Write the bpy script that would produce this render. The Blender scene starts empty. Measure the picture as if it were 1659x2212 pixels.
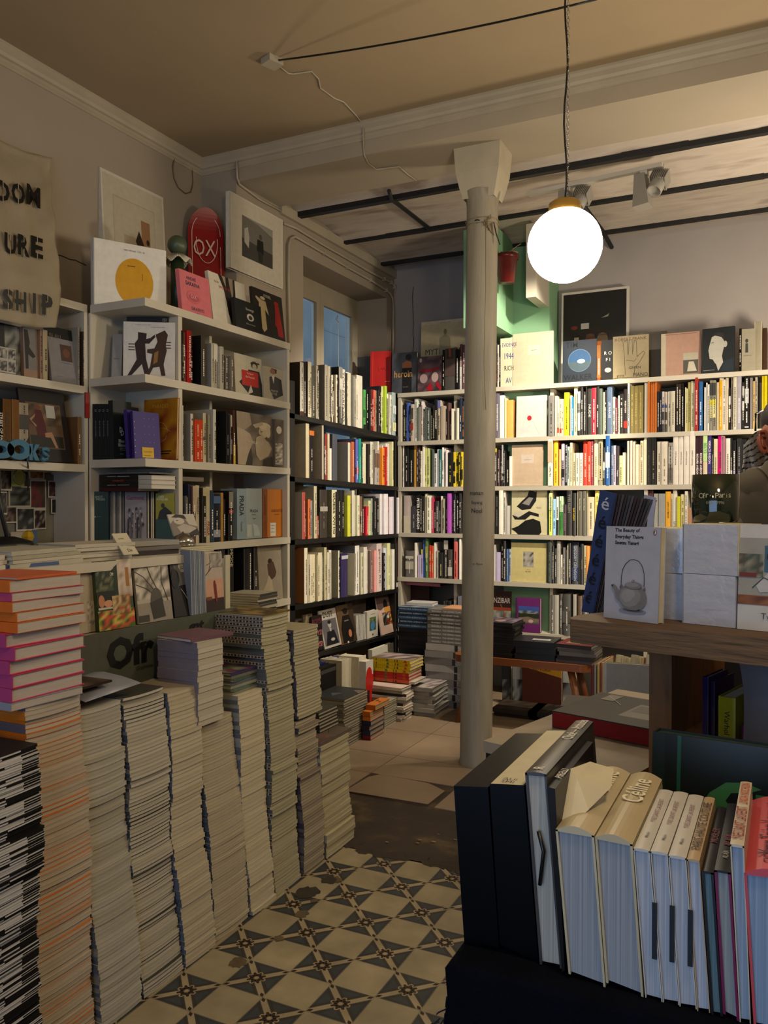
import bpy, math, random
from mathutils import Vector, Matrix
from math import radians as R, sin, cos, pi
SC = bpy.context.scene
COL = SC.collection
# ---------------------------------------------------------------- camera, world, lights, exposure
CAMH = 1.45; FPX = 1775.0; YAW = 26.2; PITCH = -0.68
cam = bpy.data.objects.new('camera', bpy.data.cameras.new('camera'))
COL.objects.link(cam); SC.camera = cam
cam.data.sensor_fit = 'HORIZONTAL'; cam.data.sensor_width = 36.0
cam.data.lens = 36.0*FPX/1659.0; cam.data.clip_start = 0.05
cam.location = (0, 0, CAMH)
cam.rotation_euler = (R(90+PITCH), 0, R(YAW))
SC.view_settings.view_transform = 'Standard'
SC.view_settings.look = 'None'
SC.view_settings.gamma = 1.0
SC.view_settings.use_curve_mapping = False
SC.view_settings.exposure = 0.68
w = bpy.data.worlds.new('daylight'); SC.world = w; w.use_nodes = True
w.node_tree.nodes['Background'].inputs[0].default_value = (0.42, 0.60, 0.90, 1)
w.node_tree.nodes['Background'].inputs[1].default_value = 1.5
SC.cycles.max_bounces = 6; SC.cycles.diffuse_bounces = 3; SC.cycles.glossy_bounces = 3
SC.cycles.transmission_bounces = 5; SC.cycles.transparent_max_bounces = 6
SC.cycles.caustics_reflective = False; SC.cycles.caustics_refractive = False
SC.cycles.sample_clamp_indirect = 4.0
SC.cycles.use_denoising = True

def lamp(name, kind, loc, power, color, **kw):
    d = bpy.data.lights.new(name, kind); d.energy = power; d.color = color
    o = bpy.data.objects.new(name, d); COL.objects.link(o); o.location = loc
    aim = kw.pop('aim', None)
    for k, v in kw.items(): setattr(d, k, v)
    if aim is not None:
        o.rotation_euler = (Vector(aim)-Vector(loc)).to_track_quat('-Z', 'Y').to_euler()
    return o
WARM = (1.0, 0.77, 0.50); SPOTC = (1.0, 0.90, 0.74); COOL = (0.36, 0.58, 1.0)
# the shop window behind the camera
lamp('daylight_shop_window', 'AREA', (-0.5, -1.9, 1.45), 8, COOL, shape='RECTANGLE', size=2.4, size_y=2.1, aim=(-0.9, 3, 1.2))
# two more pendant globes of the front room, above and behind the camera
lamp('globe_light_front', 'POINT', (0.35, 0.7, 2.75), 36, WARM, shadow_soft_size=0.13)
lamp('globe_light_side', 'POINT', (-0.5, -0.6, 2.75), 12, WARM, shadow_soft_size=0.13)
# track spotlights of the back room (heads are modelled below)
SPOT1 = (-0.85, 4.96, 3.16); SPOT2 = (-1.25, 4.96, 3.16)
lamp('track_spot_shelves', 'SPOT', SPOT1, 150, SPOTC, spot_size=R(84), spot_blend=0.45, shadow_soft_size=0.03, aim=(-2.55, 5.75, 1.15))
lamp('track_spot_back_wall', 'SPOT', SPOT2, 50, SPOTC, spot_size=R(92), spot_blend=0.6, shadow_soft_size=0.03, aim=(-1.05, 5.9, 1.1))

# added unseen fill lamp right of the frame, brightens the back room walls
lamp('back_room_fill_light', 'POINT', (0.22, 4.78, 2.22), 48, (1.0, 0.86, 0.68), shadow_soft_size=0.13)
# ---------------------------------------------------------------- photograph pixel -> place on a real plane
_y, _p = R(YAW), R(PITCH)
_F = Vector((-sin(_y)*cos(_p), cos(_y)*cos(_p), sin(_p))); _Rt = Vector((cos(_y), sin(_y), 0)); _U = _Rt.cross(_F)
CAMP = Vector((0, 0, CAMH))
def ray(x, y): return _Rt*((x-829.5)/FPX) - _U*((y-1106)/FPX) + _F
def atz(x, y, z=0.0): d = ray(x, y); return CAMP + d*((z-CAMH)/d.z)
def atx(x, y, X): d = ray(x, y); return CAMP + d*(X/d.x)
def aty(x, y, Y): d = ray(x, y); return CAMP + d*(Y/d.y)
def atd(x, y, D): return CAMP + ray(x, y)*D

# ---------------------------------------------------------------- colours, materials
def hx(s, a=1.0):
    if not isinstance(s, str): return tuple(s[:3])+(1.0,)
    if len(s) == 3: s = s[0]*2+s[1]*2+s[2]*2
    v = [int(s[i:i+2], 16)/255 for i in (0, 2, 4)]
    return tuple((c/12.92 if c <= 0.04045 else ((c+0.055)/1.055)**2.4) for c in v)+(1.0,)
MATS = {}
def mat(name, color='ccc', rough=0.6, metal=0.0, var=0.12, scale=8.0, bump=0.0, bscale=60.0, attr=False, emit=0.0,
        spec=0.5, coat=0.0, stretch=None, alpha=1.0, trans=0.0, col2=None, fac=(0.4, 0.65), sheen=0.0):
    if name in MATS: return MATS[name]
    m = bpy.data.materials.new(name); m.use_nodes = True; nt = m.node_tree; N = nt.nodes; L = nt.links
    b = N['Principled BSDF']; c = hx(color); MATS[name] = m
    b.inputs['Roughness'].default_value = rough; b.inputs['Metallic'].default_value = metal
    b.inputs['Specular IOR Level'].default_value = spec; b.inputs['Coat Weight'].default_value = coat
    b.inputs['Sheen Weight'].default_value = sheen
    tc = N.new('ShaderNodeTexCoord'); mp = N.new('ShaderNodeMapping'); L.new(tc.outputs['Object'], mp.inputs[0])
    if stretch: mp.inputs['Scale'].default_value = stretch
    nz = N.new('ShaderNodeTexNoise'); nz.inputs['Scale'].default_value = scale; nz.inputs['Detail'].default_value = 6
    L.new(mp.outputs[0], nz.inputs[0])
    if attr:
        src = N.new('ShaderNodeAttribute'); src.attribute_name = 'Col'; out = src.outputs['Color']
    else:
        src = N.new('ShaderNodeRGB'); src.outputs[0].default_value = c; out = src.outputs[0]
    if col2:
        rp = N.new('ShaderNodeMapRange'); rp.inputs[1].default_value = fac[0]; rp.inputs[2].default_value = fac[1]
        L.new(nz.outputs['Fac'], rp.inputs[0]); mx = N.new('ShaderNodeMix'); mx.data_type = 'RGBA'
        L.new(rp.outputs[0], mx.inputs[0]); L.new(out, mx.inputs[6]); mx.inputs[7].default_value = hx(col2); out = mx.outputs[2]
    if var > 0:
        rp = N.new('ShaderNodeMapRange'); rp.inputs[1].default_value = 0.25; rp.inputs[2].default_value = 0.75
        rp.inputs[3].default_value = 1-var; rp.inputs[4].default_value = 1+var*0.6
        L.new(nz.outputs['Fac'], rp.inputs[0]); vm = N.new('ShaderNodeVectorMath'); vm.operation = 'SCALE'
        L.new(out, vm.inputs[0]); L.new(rp.outputs[0], vm.inputs['Scale']); out = vm.outputs[0]
    L.new(out, b.inputs['Base Color'])
    if emit > 0:
        L.new(out, b.inputs['Emission Color']); b.inputs['Emission Strength'].default_value = emit
    if bump > 0:
        n2 = N.new('ShaderNodeTexNoise'); n2.inputs['Scale'].default_value = bscale; n2.inputs['Detail'].default_value = 4
        L.new(mp.outputs[0], n2.inputs[0]); bp = N.new('ShaderNodeBump'); bp.inputs['Strength'].default_value = bump
        bp.inputs['Distance'].default_value = 0.01; L.new(n2.outputs['Fac'], bp.inputs['Height']); L.new(bp.outputs[0], b.inputs['Normal'])
    if trans > 0: b.inputs['Transmission Weight'].default_value = trans
    if alpha < 1: b.inputs['Alpha'].default_value = alpha
    return m
INK = mat('printed_cover', rough=0.5, attr=True, var=0.10, scale=30, spec=0.35)
GLOSS = mat('glossy_cover', rough=0.34, attr=True, var=0.08, scale=14, spec=0.4)
PAPER = mat('page_edges', 'cfc6ae', rough=0.85, attr=True, var=0.16, scale=5, stretch=(6, 1, 150), spec=0.2)
PAPERV = mat('upright_page_edges', 'cfc6ae', rough=0.85, attr=True, var=0.16, scale=5, stretch=(150, 1, 6), spec=0.2)
WPAINT = mat('white_shelf_paint', 'bdb5a2', rough=0.5, var=0.07, scale=5, bump=0.04)
BPAINT = mat('black_shelf_paint', '0c0b0a', rough=0.45, var=0.3, scale=9)
PLASTER = mat('plaster_wall', '9d9180', rough=0.9, var=0.10, scale=1.6, bump=0.14, bscale=12, spec=0.2)
CEIL = mat('ceiling_plaster', 'a08d70', rough=0.92, var=0.12, scale=1.2, bump=0.08, bscale=5, spec=0.15)
TRIM = mat('trim_paint', 'a99e88', rough=0.6, var=0.10, scale=5, bump=0.12, bscale=20)
FRAMEM = mat('white_frame_paint', 'c9c3b4', rough=0.4, var=0.04)
GREENP = mat('green_wall_paint', '7fa882', rough=0.75, var=0.10, scale=3, bump=0.05)
WOOD = mat('rustic_oak', '664c2e', rough=0.7, var=0.35, scale=5, stretch=(1.4, 14, 14), bump=0.6, bscale=6, col2='2f2418', fac=(0.45, 0.75))
BENCH = mat('honey_wood', '7a4520', rough=0.4, var=0.25, scale=4, stretch=(1, 12, 12))
METAL = mat('chrome', 'b0aca4', rough=0.2, metal=1.0, var=0.02)
BRASS = mat('brass', 'c09a4a', rough=0.3, metal=0.6, var=0.08)
BLACKM = mat('black_plastic', '0b0b0c', rough=0.4, var=0.1)
STEEL = mat('black_painted_steel', '0d0c0b', rough=0.6, var=0.3)

# ---------------------------------------------------------------- mesh builder
class G:
    def __init__(s): s.v = []; s.f = []; s.c = []; s.m = []; s.smooth = []
    def quad(s, a, b, c, d, col=None, mi=0, sm=False):
        n = len(s.v); s.v += [tuple(a), tuple(b), tuple(c), tuple(d)]; s.f.append((n, n+1, n+2, n+3)); s.c.append(col); s.m.append(mi); s.smooth.append(sm); return s
    def poly(s, pts, col=None, mi=0):
        n = len(s.v); s.v += [tuple(p) for p in pts]; s.f.append(tuple(range(n, n+len(pts)))); s.c.append(col); s.m.append(mi); s.smooth.append(False); return s
    def box(s, x0, y0, z0, x1, y1, z1, col=None, mi=0, cols=None):
        n = len(s.v); s.v += [(x, y, z) for z in (z0, z1) for y in (y0, y1) for x in (x0, x1)]
        for k, q in enumerate(((0, 2, 3, 1), (4, 5, 7, 6), (0, 1, 5, 4), (3, 2, 6, 7), (2, 0, 4, 6), (1, 3, 7, 5))):
            s.f.append(tuple(n+i for i in q)); s.c.append(cols[k] if cols and k in cols else col); s.m.append(mi); s.smooth.append(False)
        return s
    def xbox(s, M, x0, y0, z0, x1, y1, z1, col=None, mi=0):
        n = len(s.v); s.box(x0, y0, z0, x1, y1, z1, col, mi)
        for i in range(n, len(s.v)): s.v[i] = tuple(M @ Vector(s.v[i]))
        return s
    def tube(s, pts, r, col=None, mi=0, n=8, cap=True):
        pts = [Vector(p) for p in pts]; rs = r if isinstance(r, (list, tuple)) else [r]*len(pts); rings = []
        ref = Vector((0.13, 0.21, 0.97))
        for i, p in enumerate(pts):
            t = (pts[min(i+1, len(pts)-1)]-pts[max(i-1, 0)])
            t = t.normalized() if t.length > 1e-9 else Vector((0, 0, 1))
            a = t.cross(ref if abs(t.dot(ref)) < 0.95 else Vector((1, 0, 0))).normalized(); b = t.cross(a)
            base = len(s.v); rings.append(base)
            for k in range(n):
                an = 2*pi*k/n; s.v.append(tuple(p+(a*cos(an)+b*sin(an))*rs[i]))
        for i in range(len(rings)-1):
            for k in range(n):
                k2 = (k+1) % n
                s.f.append((rings[i]+k, rings[i]+k2, rings[i+1]+k2, rings[i+1]+k)); s.c.append(col); s.m.append(mi); s.smooth.append(True)
        if cap:
            s.f.append(tuple(rings[0]+k for k in range(n))[::-1]); s.c.append(col); s.m.append(mi); s.smooth.append(False)
            s.f.append(tuple(rings[-1]+k for k in range(n))); s.c.append(col); s.m.append(mi); s.smooth.append(False)
        return s
    def lathe(s, prof, n=32, col=None, mi=0, c=(0, 0), wob=0.0):
        rings = []
        for r, z in prof:
            rings.append(len(s.v))
            for k in range(n):
                an = 2*pi*k/n; rr = r*(1+wob*sin(8*an)*(1 if r > 0.02 else 0)); s.v.append((c[0]+rr*cos(an), c[1]+rr*sin(an), z))
        for i in range(len(rings)-1):
            for k in range(n):
                k2 = (k+1) % n; s.f.append((rings[i]+k, rings[i]+k2, rings[i+1]+k2, rings[i+1]+k)); s.c.append(col); s.m.append(mi); s.smooth.append(True)
        return s
    def build(s, name, mats, parent=None, loc=None, rot=None):
        me = bpy.data.meshes.new(name); me.from_pydata(s.v, [], s.f)
        for m in (mats if isinstance(mats, (list, tuple)) else [mats]): me.materials.append(m)
        me.polygons.foreach_set('material_index', s.m); me.polygons.foreach_set('use_smooth', s.smooth)
        if any(c is not None for c in s.c):
            at = me.color_attributes.new('Col', 'FLOAT_COLOR', 'CORNER'); buf = []
            for f, c in zip(s.f, s.c):
                if isinstance(c, list):
                    for q in c: buf += hx(q)
                else:
                    cc = hx(c if c is not None else 'bbb')
                    for _ in f: buf += cc
            at.data.foreach_set('color', buf)
        me.update()
        o = bpy.data.objects.new(name, me); COL.objects.link(o)
        if parent is not None: o.parent = parent
        if loc is not None: o.location = loc
        if rot is not None: o.rotation_euler = rot
        return o
def empty(name, loc=(0, 0, 0), rz=0.0):
    o = bpy.data.objects.new(name, None); o.empty_display_size = 0.05; COL.objects.link(o); o.location = loc; o.rotation_euler = (0, 0, rz); return o
def tag(o, label, cat, group=None, kind=None):
    o['label'] = label; o['category'] = cat
    if group: o['group'] = group
    if kind: o['kind'] = kind
    return o
def struct(o): o['kind'] = 'structure'; return o
def dup(o, parent=None):
    c = o.copy(); COL.objects.link(c); c.parent = parent
    for k in list(o.children): dup(k, c)
    return c
def mixc(a, b, t): a = hx(a); b = hx(b); return tuple(a[i]*(1-t)+b[i]*t for i in range(3))

# ---------------------------------------------------------------- lettering (made in one batch at the end)
TEXTS = []
def text(parent, s, org, rv, uv, h, col='111', maxw=None, bold=0.0, name='title', mt=None, fill=False):
    TEXTS.append((parent, s, Vector(org), Vector(rv), Vector(uv), h, col, maxw, bold, name, mt, fill))
def flush_texts():
    made = {}
    for T in TEXTS:
        k = (T[1], T[8])
        if k in made: continue
        cu = bpy.data.curves.new('t', 'FONT'); cu.body = T[1]; cu.align_x = 'CENTER'; cu.offset = T[8]; cu.resolution_u = 2
        o = bpy.data.objects.new('t', cu); COL.objects.link(o); made[k] = o
    bpy.context.view_layer.update(); dg = bpy.context.evaluated_depsgraph_get(); geo = {}
    for k, o in made.items():
        me = o.evaluated_get(dg).to_mesh(); vs = [v.co.copy() for v in me.vertices]; fs = [tuple(p.vertices) for p in me.polygons]
        if not vs: vs = [Vector((0, 0, 0))]*3; fs = [(0, 1, 2)]
        x0 = min(v.x for v in vs); x1 = max(v.x for v in vs); y0 = min(v.y for v in vs); y1 = max(v.y for v in vs)
        geo[k] = (vs, fs, x0, x1, y0, y1)
    for o in made.values():
        cu = o.data; bpy.data.objects.remove(o); bpy.data.curves.remove(cu)
    for parent, s, org, rv, uv, h, col, maxw, bold, name, mt, fill in TEXTS:
        vs, fs, x0, x1, y0, y1 = geo[(s, bold)]
        k = h/max(y1-y0, 1e-6); kx = k
        if maxw and ((x1-x0)*k > maxw or fill): kx = maxw/(x1-x0)
        if maxw and not fill: k = min(k, kx*1.6); 
        g = G(); cx, cy = (x0+x1)/2, (y0+y1)/2
        g.v = [tuple(org+rv*((v.x-cx)*kx)+uv*((v.y-cy)*k)) for v in vs]; g.f = fs
        g.c = [col]*len(fs); g.m = [0]*len(fs); g.smooth = [False]*len(fs)
        g.build(name, mt or INK, parent)

# ---------------------------------------------------------------- flat artwork on a cover: local x right, z up, front at y = -e
def art(g, w, h, items, e=0.0006, seed=1, holder=None):
    rnd = random.Random(seed); k = 0
    for it in items:
        t = it[0]; y = -e-0.00025*k; k += 1
        def P(u, v): return (u*w, y, v*h)
        if t == 'r': u0, v0, u1, v1, c = it[1:6]; g.quad(P(u0, v0), P(u1, v0), P(u1, v1), P(u0, v1), c)
        elif t == 'e':
            cu, cv, ru, rv, c = it[1:6]; g.poly([P(cu+ru*cos(a*pi/14), cv+rv*sin(a*pi/14)) for a in range(28)], c)
        elif t == 'p': g.poly([P(*q) for q in it[1]], it[2])
        elif t == 'l':
            pts, wd, c = it[1], it[2], it[3]
            for a, b in zip(pts[:-1], pts[1:]):
                ax, az, bx, bz = a[0]*w, a[1]*h, b[0]*w, b[1]*h; L = math.hypot(bx-ax, bz-az) or 1e-6
                nx, nz = -(bz-az)/L*wd/2, (bx-ax)/L*wd/2
                g.quad((ax-nx, y, az-nz), (bx-nx, y, bz-nz), (bx+nx, y, bz+nz), (ax+nx, y, az+nz), c)
        elif t == 'n':   # mottled photograph: corner-coloured cells
            u0, v0, u1, v1, pal, nx, nz = it[1:8]; grid = [[rnd.choice(pal) for _ in range(nx+1)] for _ in range(nz+1)]
            for i in range(nx):
                for j in range(nz):
                    a, b = u0+(u1-u0)*i/nx, u0+(u1-u0)*(i+1)/nx; c, d = v0+(v1-v0)*j/nz, v0+(v1-v0)*(j+1)/nz
                    g.quad(P(a, c), P(b, c), P(b, d), P(a, d), [grid[j][i], grid[j][i+1], grid[j+1][i+1], grid[j+1][i]])
        elif t == 't':
            s, u, v, hh, c = it[1:6]; mw = it[6] if len(it) > 6 and it[6] else None; bold = it[7] if len(it) > 7 else 0.0
            rot = it[8] if len(it) > 8 else 0
            rv, uv = ((1, 0, 0), (0, 0, 1)) if rot == 0 else ((0, 0, -1), (1, 0, 0))
            text(holder, s, P(u, v), rv, uv, hh*h, c, (mw*(w if rot == 0 else h) if mw else None), bold)

# ---------------------------------------------------------------- books
def book_geo(t, d, h, spine, cover=None, page='cfc6ae', c=None, inset=0.004, upright=True, g=None, pg=None):
    """spine towards -y; x thickness 0..t, y 0..d, z 0..h. Cover goes to g, pages to pg (mesh part of its own when given)"""
    g = g or G(); P = pg if pg is not None else g; cover = cover or spine
    c = c if c is not None else min(0.0028, t*0.14)
    g.box(0, 0.0, 0, c, d, h, cover); g.box(t-c, 0.0, 0, t, d, h, cover)
    b = min(t*0.16, 0.004)
    g.box(c*0.9, -0.0002, 0.0002, t-c*0.9, c, h-0.0002, spine)
    # gently rounded spine
    n = len(g.v); m = 5
    for i in range(m+1):
        x = t*i/m; yy = -b*sin(pi*i/m); g.v += [(x, yy, 0), (x, yy, h)]
    for i in range(m):
        g.f.append((n+2*i, n+2*i+2, n+2*i+3, n+2*i+1)); g.c.append(spine); g.m.append(0); g.smooth.append(True)
    for z in (0, 1):
        g.f.append(tuple(n+2*i+z for i in range(m+1))); g.c.append(spine); g.m.append(0); g.smooth.append(False)
    P.box(c, c, inset, t-c, d-inset, h-inset, page, 1 if pg is None else 0)
    return g
CN = [('black', '0f0e0e'), ('dark grey', '403e3c'), ('grey', '7d7b76'), ('white', 'e4e0d8'), ('cream', 'd0c6a8'), ('beige', 'b9a888'), ('brown', '6a4a32'), ('dark brown', '37261c'),
      ('red', 'b02a20'), ('dark red', '641c20'), ('orange', 'c8702a'), ('salmon', 'c4604c'), ('yellow', 'dfc018'), ('pale yellow', 'd8d088'), ('olive', '7c7040'), ('green', '4aa048'), ('dark green', '1c3a26'),
      ('teal', '1a8878'), ('pale green', 'a8c898'), ('blue', '2f5fa8'), ('navy', '1a2038'), ('pale blue', '90b0c8'), ('slate', '4c5a66'), ('purple', '5a3a88'), ('lavender', 'a498b8'), ('pink', 'd890a0'), ('magenta', 'c81478')]
def cname(c):
    a = hx(c); best = min(CN, key=lambda q: sum((math.sqrt(a[i])-math.sqrt(hx(q[1])[i]))**2 for i in range(3))); return best[0]
USED = set()
def thick(t): return 'slim' if t < 0.016 else ('thick' if t > 0.036 else 'narrow' if t < 0.024 else 'medium')
ORD = 'first second third fourth fifth sixth seventh eighth ninth tenth eleventh twelfth thirteenth fourteenth fifteenth sixteenth seventeenth eighteenth nineteenth twentieth twenty-first twenty-second twenty-third twenty-fourth twenty-fifth twenty-sixth twenty-seventh twenty-eighth twenty-ninth thirtieth thirty-first thirty-second thirty-third thirty-fourth thirty-fifth thirty-sixth'.split()
def squiggle(g, t, h, col, rnd, e=0.0):
    """small illegible printing on a spine"""
    z = h*rnd.uniform(0.05, 0.2); wd = min(t*0.34, 0.007); b = min(t*0.16, 0.004)
    end = h*rnd.uniform(0.55, 0.93)
    while z < end:
        l = rnd.uniform(0.003, 0.012)
        g.quad((t/2-wd/2, -b-0.0006, z), (t/2+wd/2, -b-0.0006, z), (t/2+wd/2, -b-0.0006, z+l), (t/2-wd/2, -b-0.0006, z+l), col)
        z += l+rnd.uniform(0.0015, 0.004)+(0.02 if rnd.random() < 0.07 else 0)
def lum(c): a = hx(c); return 0.3*a[0]+0.6*a[1]+0.1*a[2]
def row(where, plane, val, zf, crop, items, depth=0.2, seed=3, off=0.0):
    """where: words for the shelf; items: (x0, x1, ytop, spine[, options])"""
    ox, oy, s = crop; rnd = random.Random(seed); last = 0; obs = []
    for it in items:
        x0, x1, yt, sp = it[:4]; o = it[4] if len(it) > 4 else {}
        if yt: last = yt
        yt = last
        px0, px1, py = ox+x0/s, ox+x1/s, oy+yt/s
        f = atx if plane == 'x' else aty; k = 1 if plane == 'x' else 0
        a = f(px0, py, val); b = f(px1, py, val); u0, u1 = a[k], b[k]
        z = max(zf(u0), zf(u1))+0.0006 if callable(zf) else zf
        if callable(zf): depth = min(depth, 0.185)
        H = max(0.08, f((px0+px1)/2, py, val).z - z); t = max(0.004, (u1-u0)-0.0008)
        d = o.get('d', min(max(H*0.74, 0.13), depth))
        e = o.get('in', rnd.uniform(0.0, 0.025))
        g = G(); cov = o.get('c', sp)
        book_geo(t, d, H, sp, cov, page=o.get('pg', 'cfc6ae'), g=g)
        if 'T' in o or 'plain' in o: pass
        elif t > 0.008: squiggle(g, t, H, o.get('k', 'e6e0d0' if lum(sp) < 0.18 else '2a2620'), rnd)
        for q in o.get('bands', []):   # (z0, z1, colour) printed bands on the spine, as parts of height
            b2 = min(t*0.16, 0.004); g.quad((0.0004, -b2-0.0004, q[0]*H), (t-0.0004, -b2-0.0004, q[0]*H), (t-0.0004, -b2-0.0004, q[1]*H), (0.0004, -b2-0.0004, q[1]*H), q[2])
        ob = g.build('paperback_book' if t < 0.0235 else 'hardcover_book', [o.get('m', INK), PAPERV])
        ln = R(o.get('l', 0.0))
        if plane == 'x': ob.location = (val-off-e, u0, z+0.0005); ob.rotation_euler = (0, 0, R(90)); 
        else: ob.location = (u0, val+off+e, z+0.0005); ob.rotation_euler = (0, 0, 0)
        if ln: ob.rotation_euler = (Matrix.Rotation(ob.rotation_euler[2], 3, 'Z') @ Matrix.Rotation(ln, 3, 'Y')).to_euler()
        if 'T' in o:
            b2 = min(t*0.16, 0.004)
            text(ob, o['T'], (t/2, -b2-0.0008, H*o.get('tz', 0.5)), (0, 0, -1), (1, 0, 0), t*o.get('th', 0.55), o.get('k', 'e6e0d0' if lum(sp) < 0.18 else '1a1814'), H*o.get('tw', 0.8), o.get('b', 0.01), fill=o.get('fill', False))
        obs.append((ob, cname(sp), t))
    n = len(obs)
    for i, (ob, c, t) in enumerate(obs):
        l = obs[i-1][1] if i > 0 else None; r = obs[i+1][1] if i < n-1 else None
        nb = f'between {l} and {r}' if l and r and l != r else (f'between two {l}' if l and l == r else ('at the left end' if i == 0 else 'at the right end'))
        lab = f'{thick(t)} {c} book {nb}, {where}'
        if len(lab.split()) > 16: lab = lab.split(' ', 1)[1]
        if lab in USED: lab = f'{thick(t)} {c} book, {ORD[min(i, 35)]} from the left, {where}'
        USED.add(lab); tag(ob, lab, 'book', 'books on the '+where)
    return obs
# a thing that stands (or leans) with its printed front towards the room
def stand(name, label, cat, p0, p1, tl, items, t=0.015, lean=0.0, side='cfc6ae', base='ddd', H=None, group=None, glossy=False, zup=0.0, inset=0.004, part='artwork', lift=0.0008):
    p0 = Vector(p0); p1 = Vector(p1); u = (p1-p0); u.z = 0; W = u.length; u.normalize(); n = Vector((u.y, -u.x, 0))   # n towards the viewer
    if n.dot(CAMP-p0) < 0: n = -n
    a = R(lean); up = Vector((0, 0, 1))*cos(a)-n*sin(a); fn = u.cross(up)
    if H is None:
        d = ray(*tl); nn = u.cross(up); k = (p0-CAMP).dot(nn)/d.dot(nn); X = CAMP+d*k; H = (X-p0).dot(up)
    M = Matrix((( u.x, -n.x*cos(a), up.x), (u.y, -n.y*cos(a), up.y), (0, -sin(a), up.z)))
    back = u.cross(up); back = -back if back.dot(n) > 0 else back
    M = Matrix((u, back, up)).transposed()
    g = G(); c = min(0.0025, t*0.15); g.box(0, 0, 0, W, c, H, base); g.box(0, t-c, 0, W, t, H, base); g.box(-0.0004, 0, 0, c, t, H, base)
    o = g.build(name, GLOSS if glossy else INK); o.location = p0+Vector((0, 0, lift)); o.rotation_euler = M.to_euler()
    pg = G(); pg.box(c, c, inset, W-inset, t-c, H-inset, side); pg.build('page_block', PAPERV, o)
    if items:
        ga = G(); art(ga, W, H, items, holder=o, seed=len(label)*7+int(W*1000))
        if ga.f: ga.build(part, GLOSS if glossy else INK, o)
    tag(o, label, cat, group); return o
# ================================================================ the room
XL, XW, YB, YW, ZC, ZS, ZK = -3.24, -2.98, 4.05, 6.25, 3.54, 3.37, 3.40
XR, YR = 2.0, -2.2
def hbox(name, m, *b, kind=True):
    o = G().box(*b).build(name, m)
    if kind: struct(o)
    return o
# floor: tan slabs behind, worn concrete strip, patterned cement tiles in front
g = G(); g.box(XL-0.3, YR, -0.06, XR, YW+0.3, -0.004, '3a2d1f')
struct(g.build('floor', mat('worn_screed', rough=0.75, attr=True, var=0.45, scale=7, col2='5a4a2e', fac=(0.55, 0.75), bump=0.3, bscale=30)))
rnd = random.Random(5); g = G()
xs = [-3.0, -2.5, -2.0, -1.505, -1.0, -0.5, 0.0, 0.5, 1.0, 1.5, 2.0]; ys = [3.593, 3.905, 4.235, 4.73, 5.23, 5.73, 6.25]
for i in range(len(xs)-1):
    for j in range(len(ys)-1):
        c = mixc('8e7a62', '806c56', rnd.random()); a = 0.0022
        x0, x1, y0, y1 = xs[i]+a, xs[i+1]-a, ys[j]+a, ys[j+1]-a
        if i == 2 and j == 0:   # the loose slab with a broken corner
            P = [(x0+0.01, y0, 0.004), (x1-0.03, y0+0.004, 0.008), (x1-0.025, y1-0.10, 0.008), (x1-0.14, y1-0.03, 0.007), (x1-0.30, y1-0.015, 0.006), (x0+0.06, y1-0.005, 0.004), (x0+0.02, y1-0.07, 0.004)]
            n = len(g.v); g.poly(P, c)
            Q = [(x, y, -0.004) for x, y, z in P]
            for k in range(len(P)):
                k2 = (k+1) % len(P); g.quad(Q[k], Q[k2], P[k2], P[k], '5a4634')
        else: g.box(x0, y0, -0.004, x1, y1, 0.0, c)
struct(g.build('floor_slabs', mat('tan_slab', rough=0.42, attr=True, var=0.22, scale=3.2, bump=0.05)))
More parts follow.
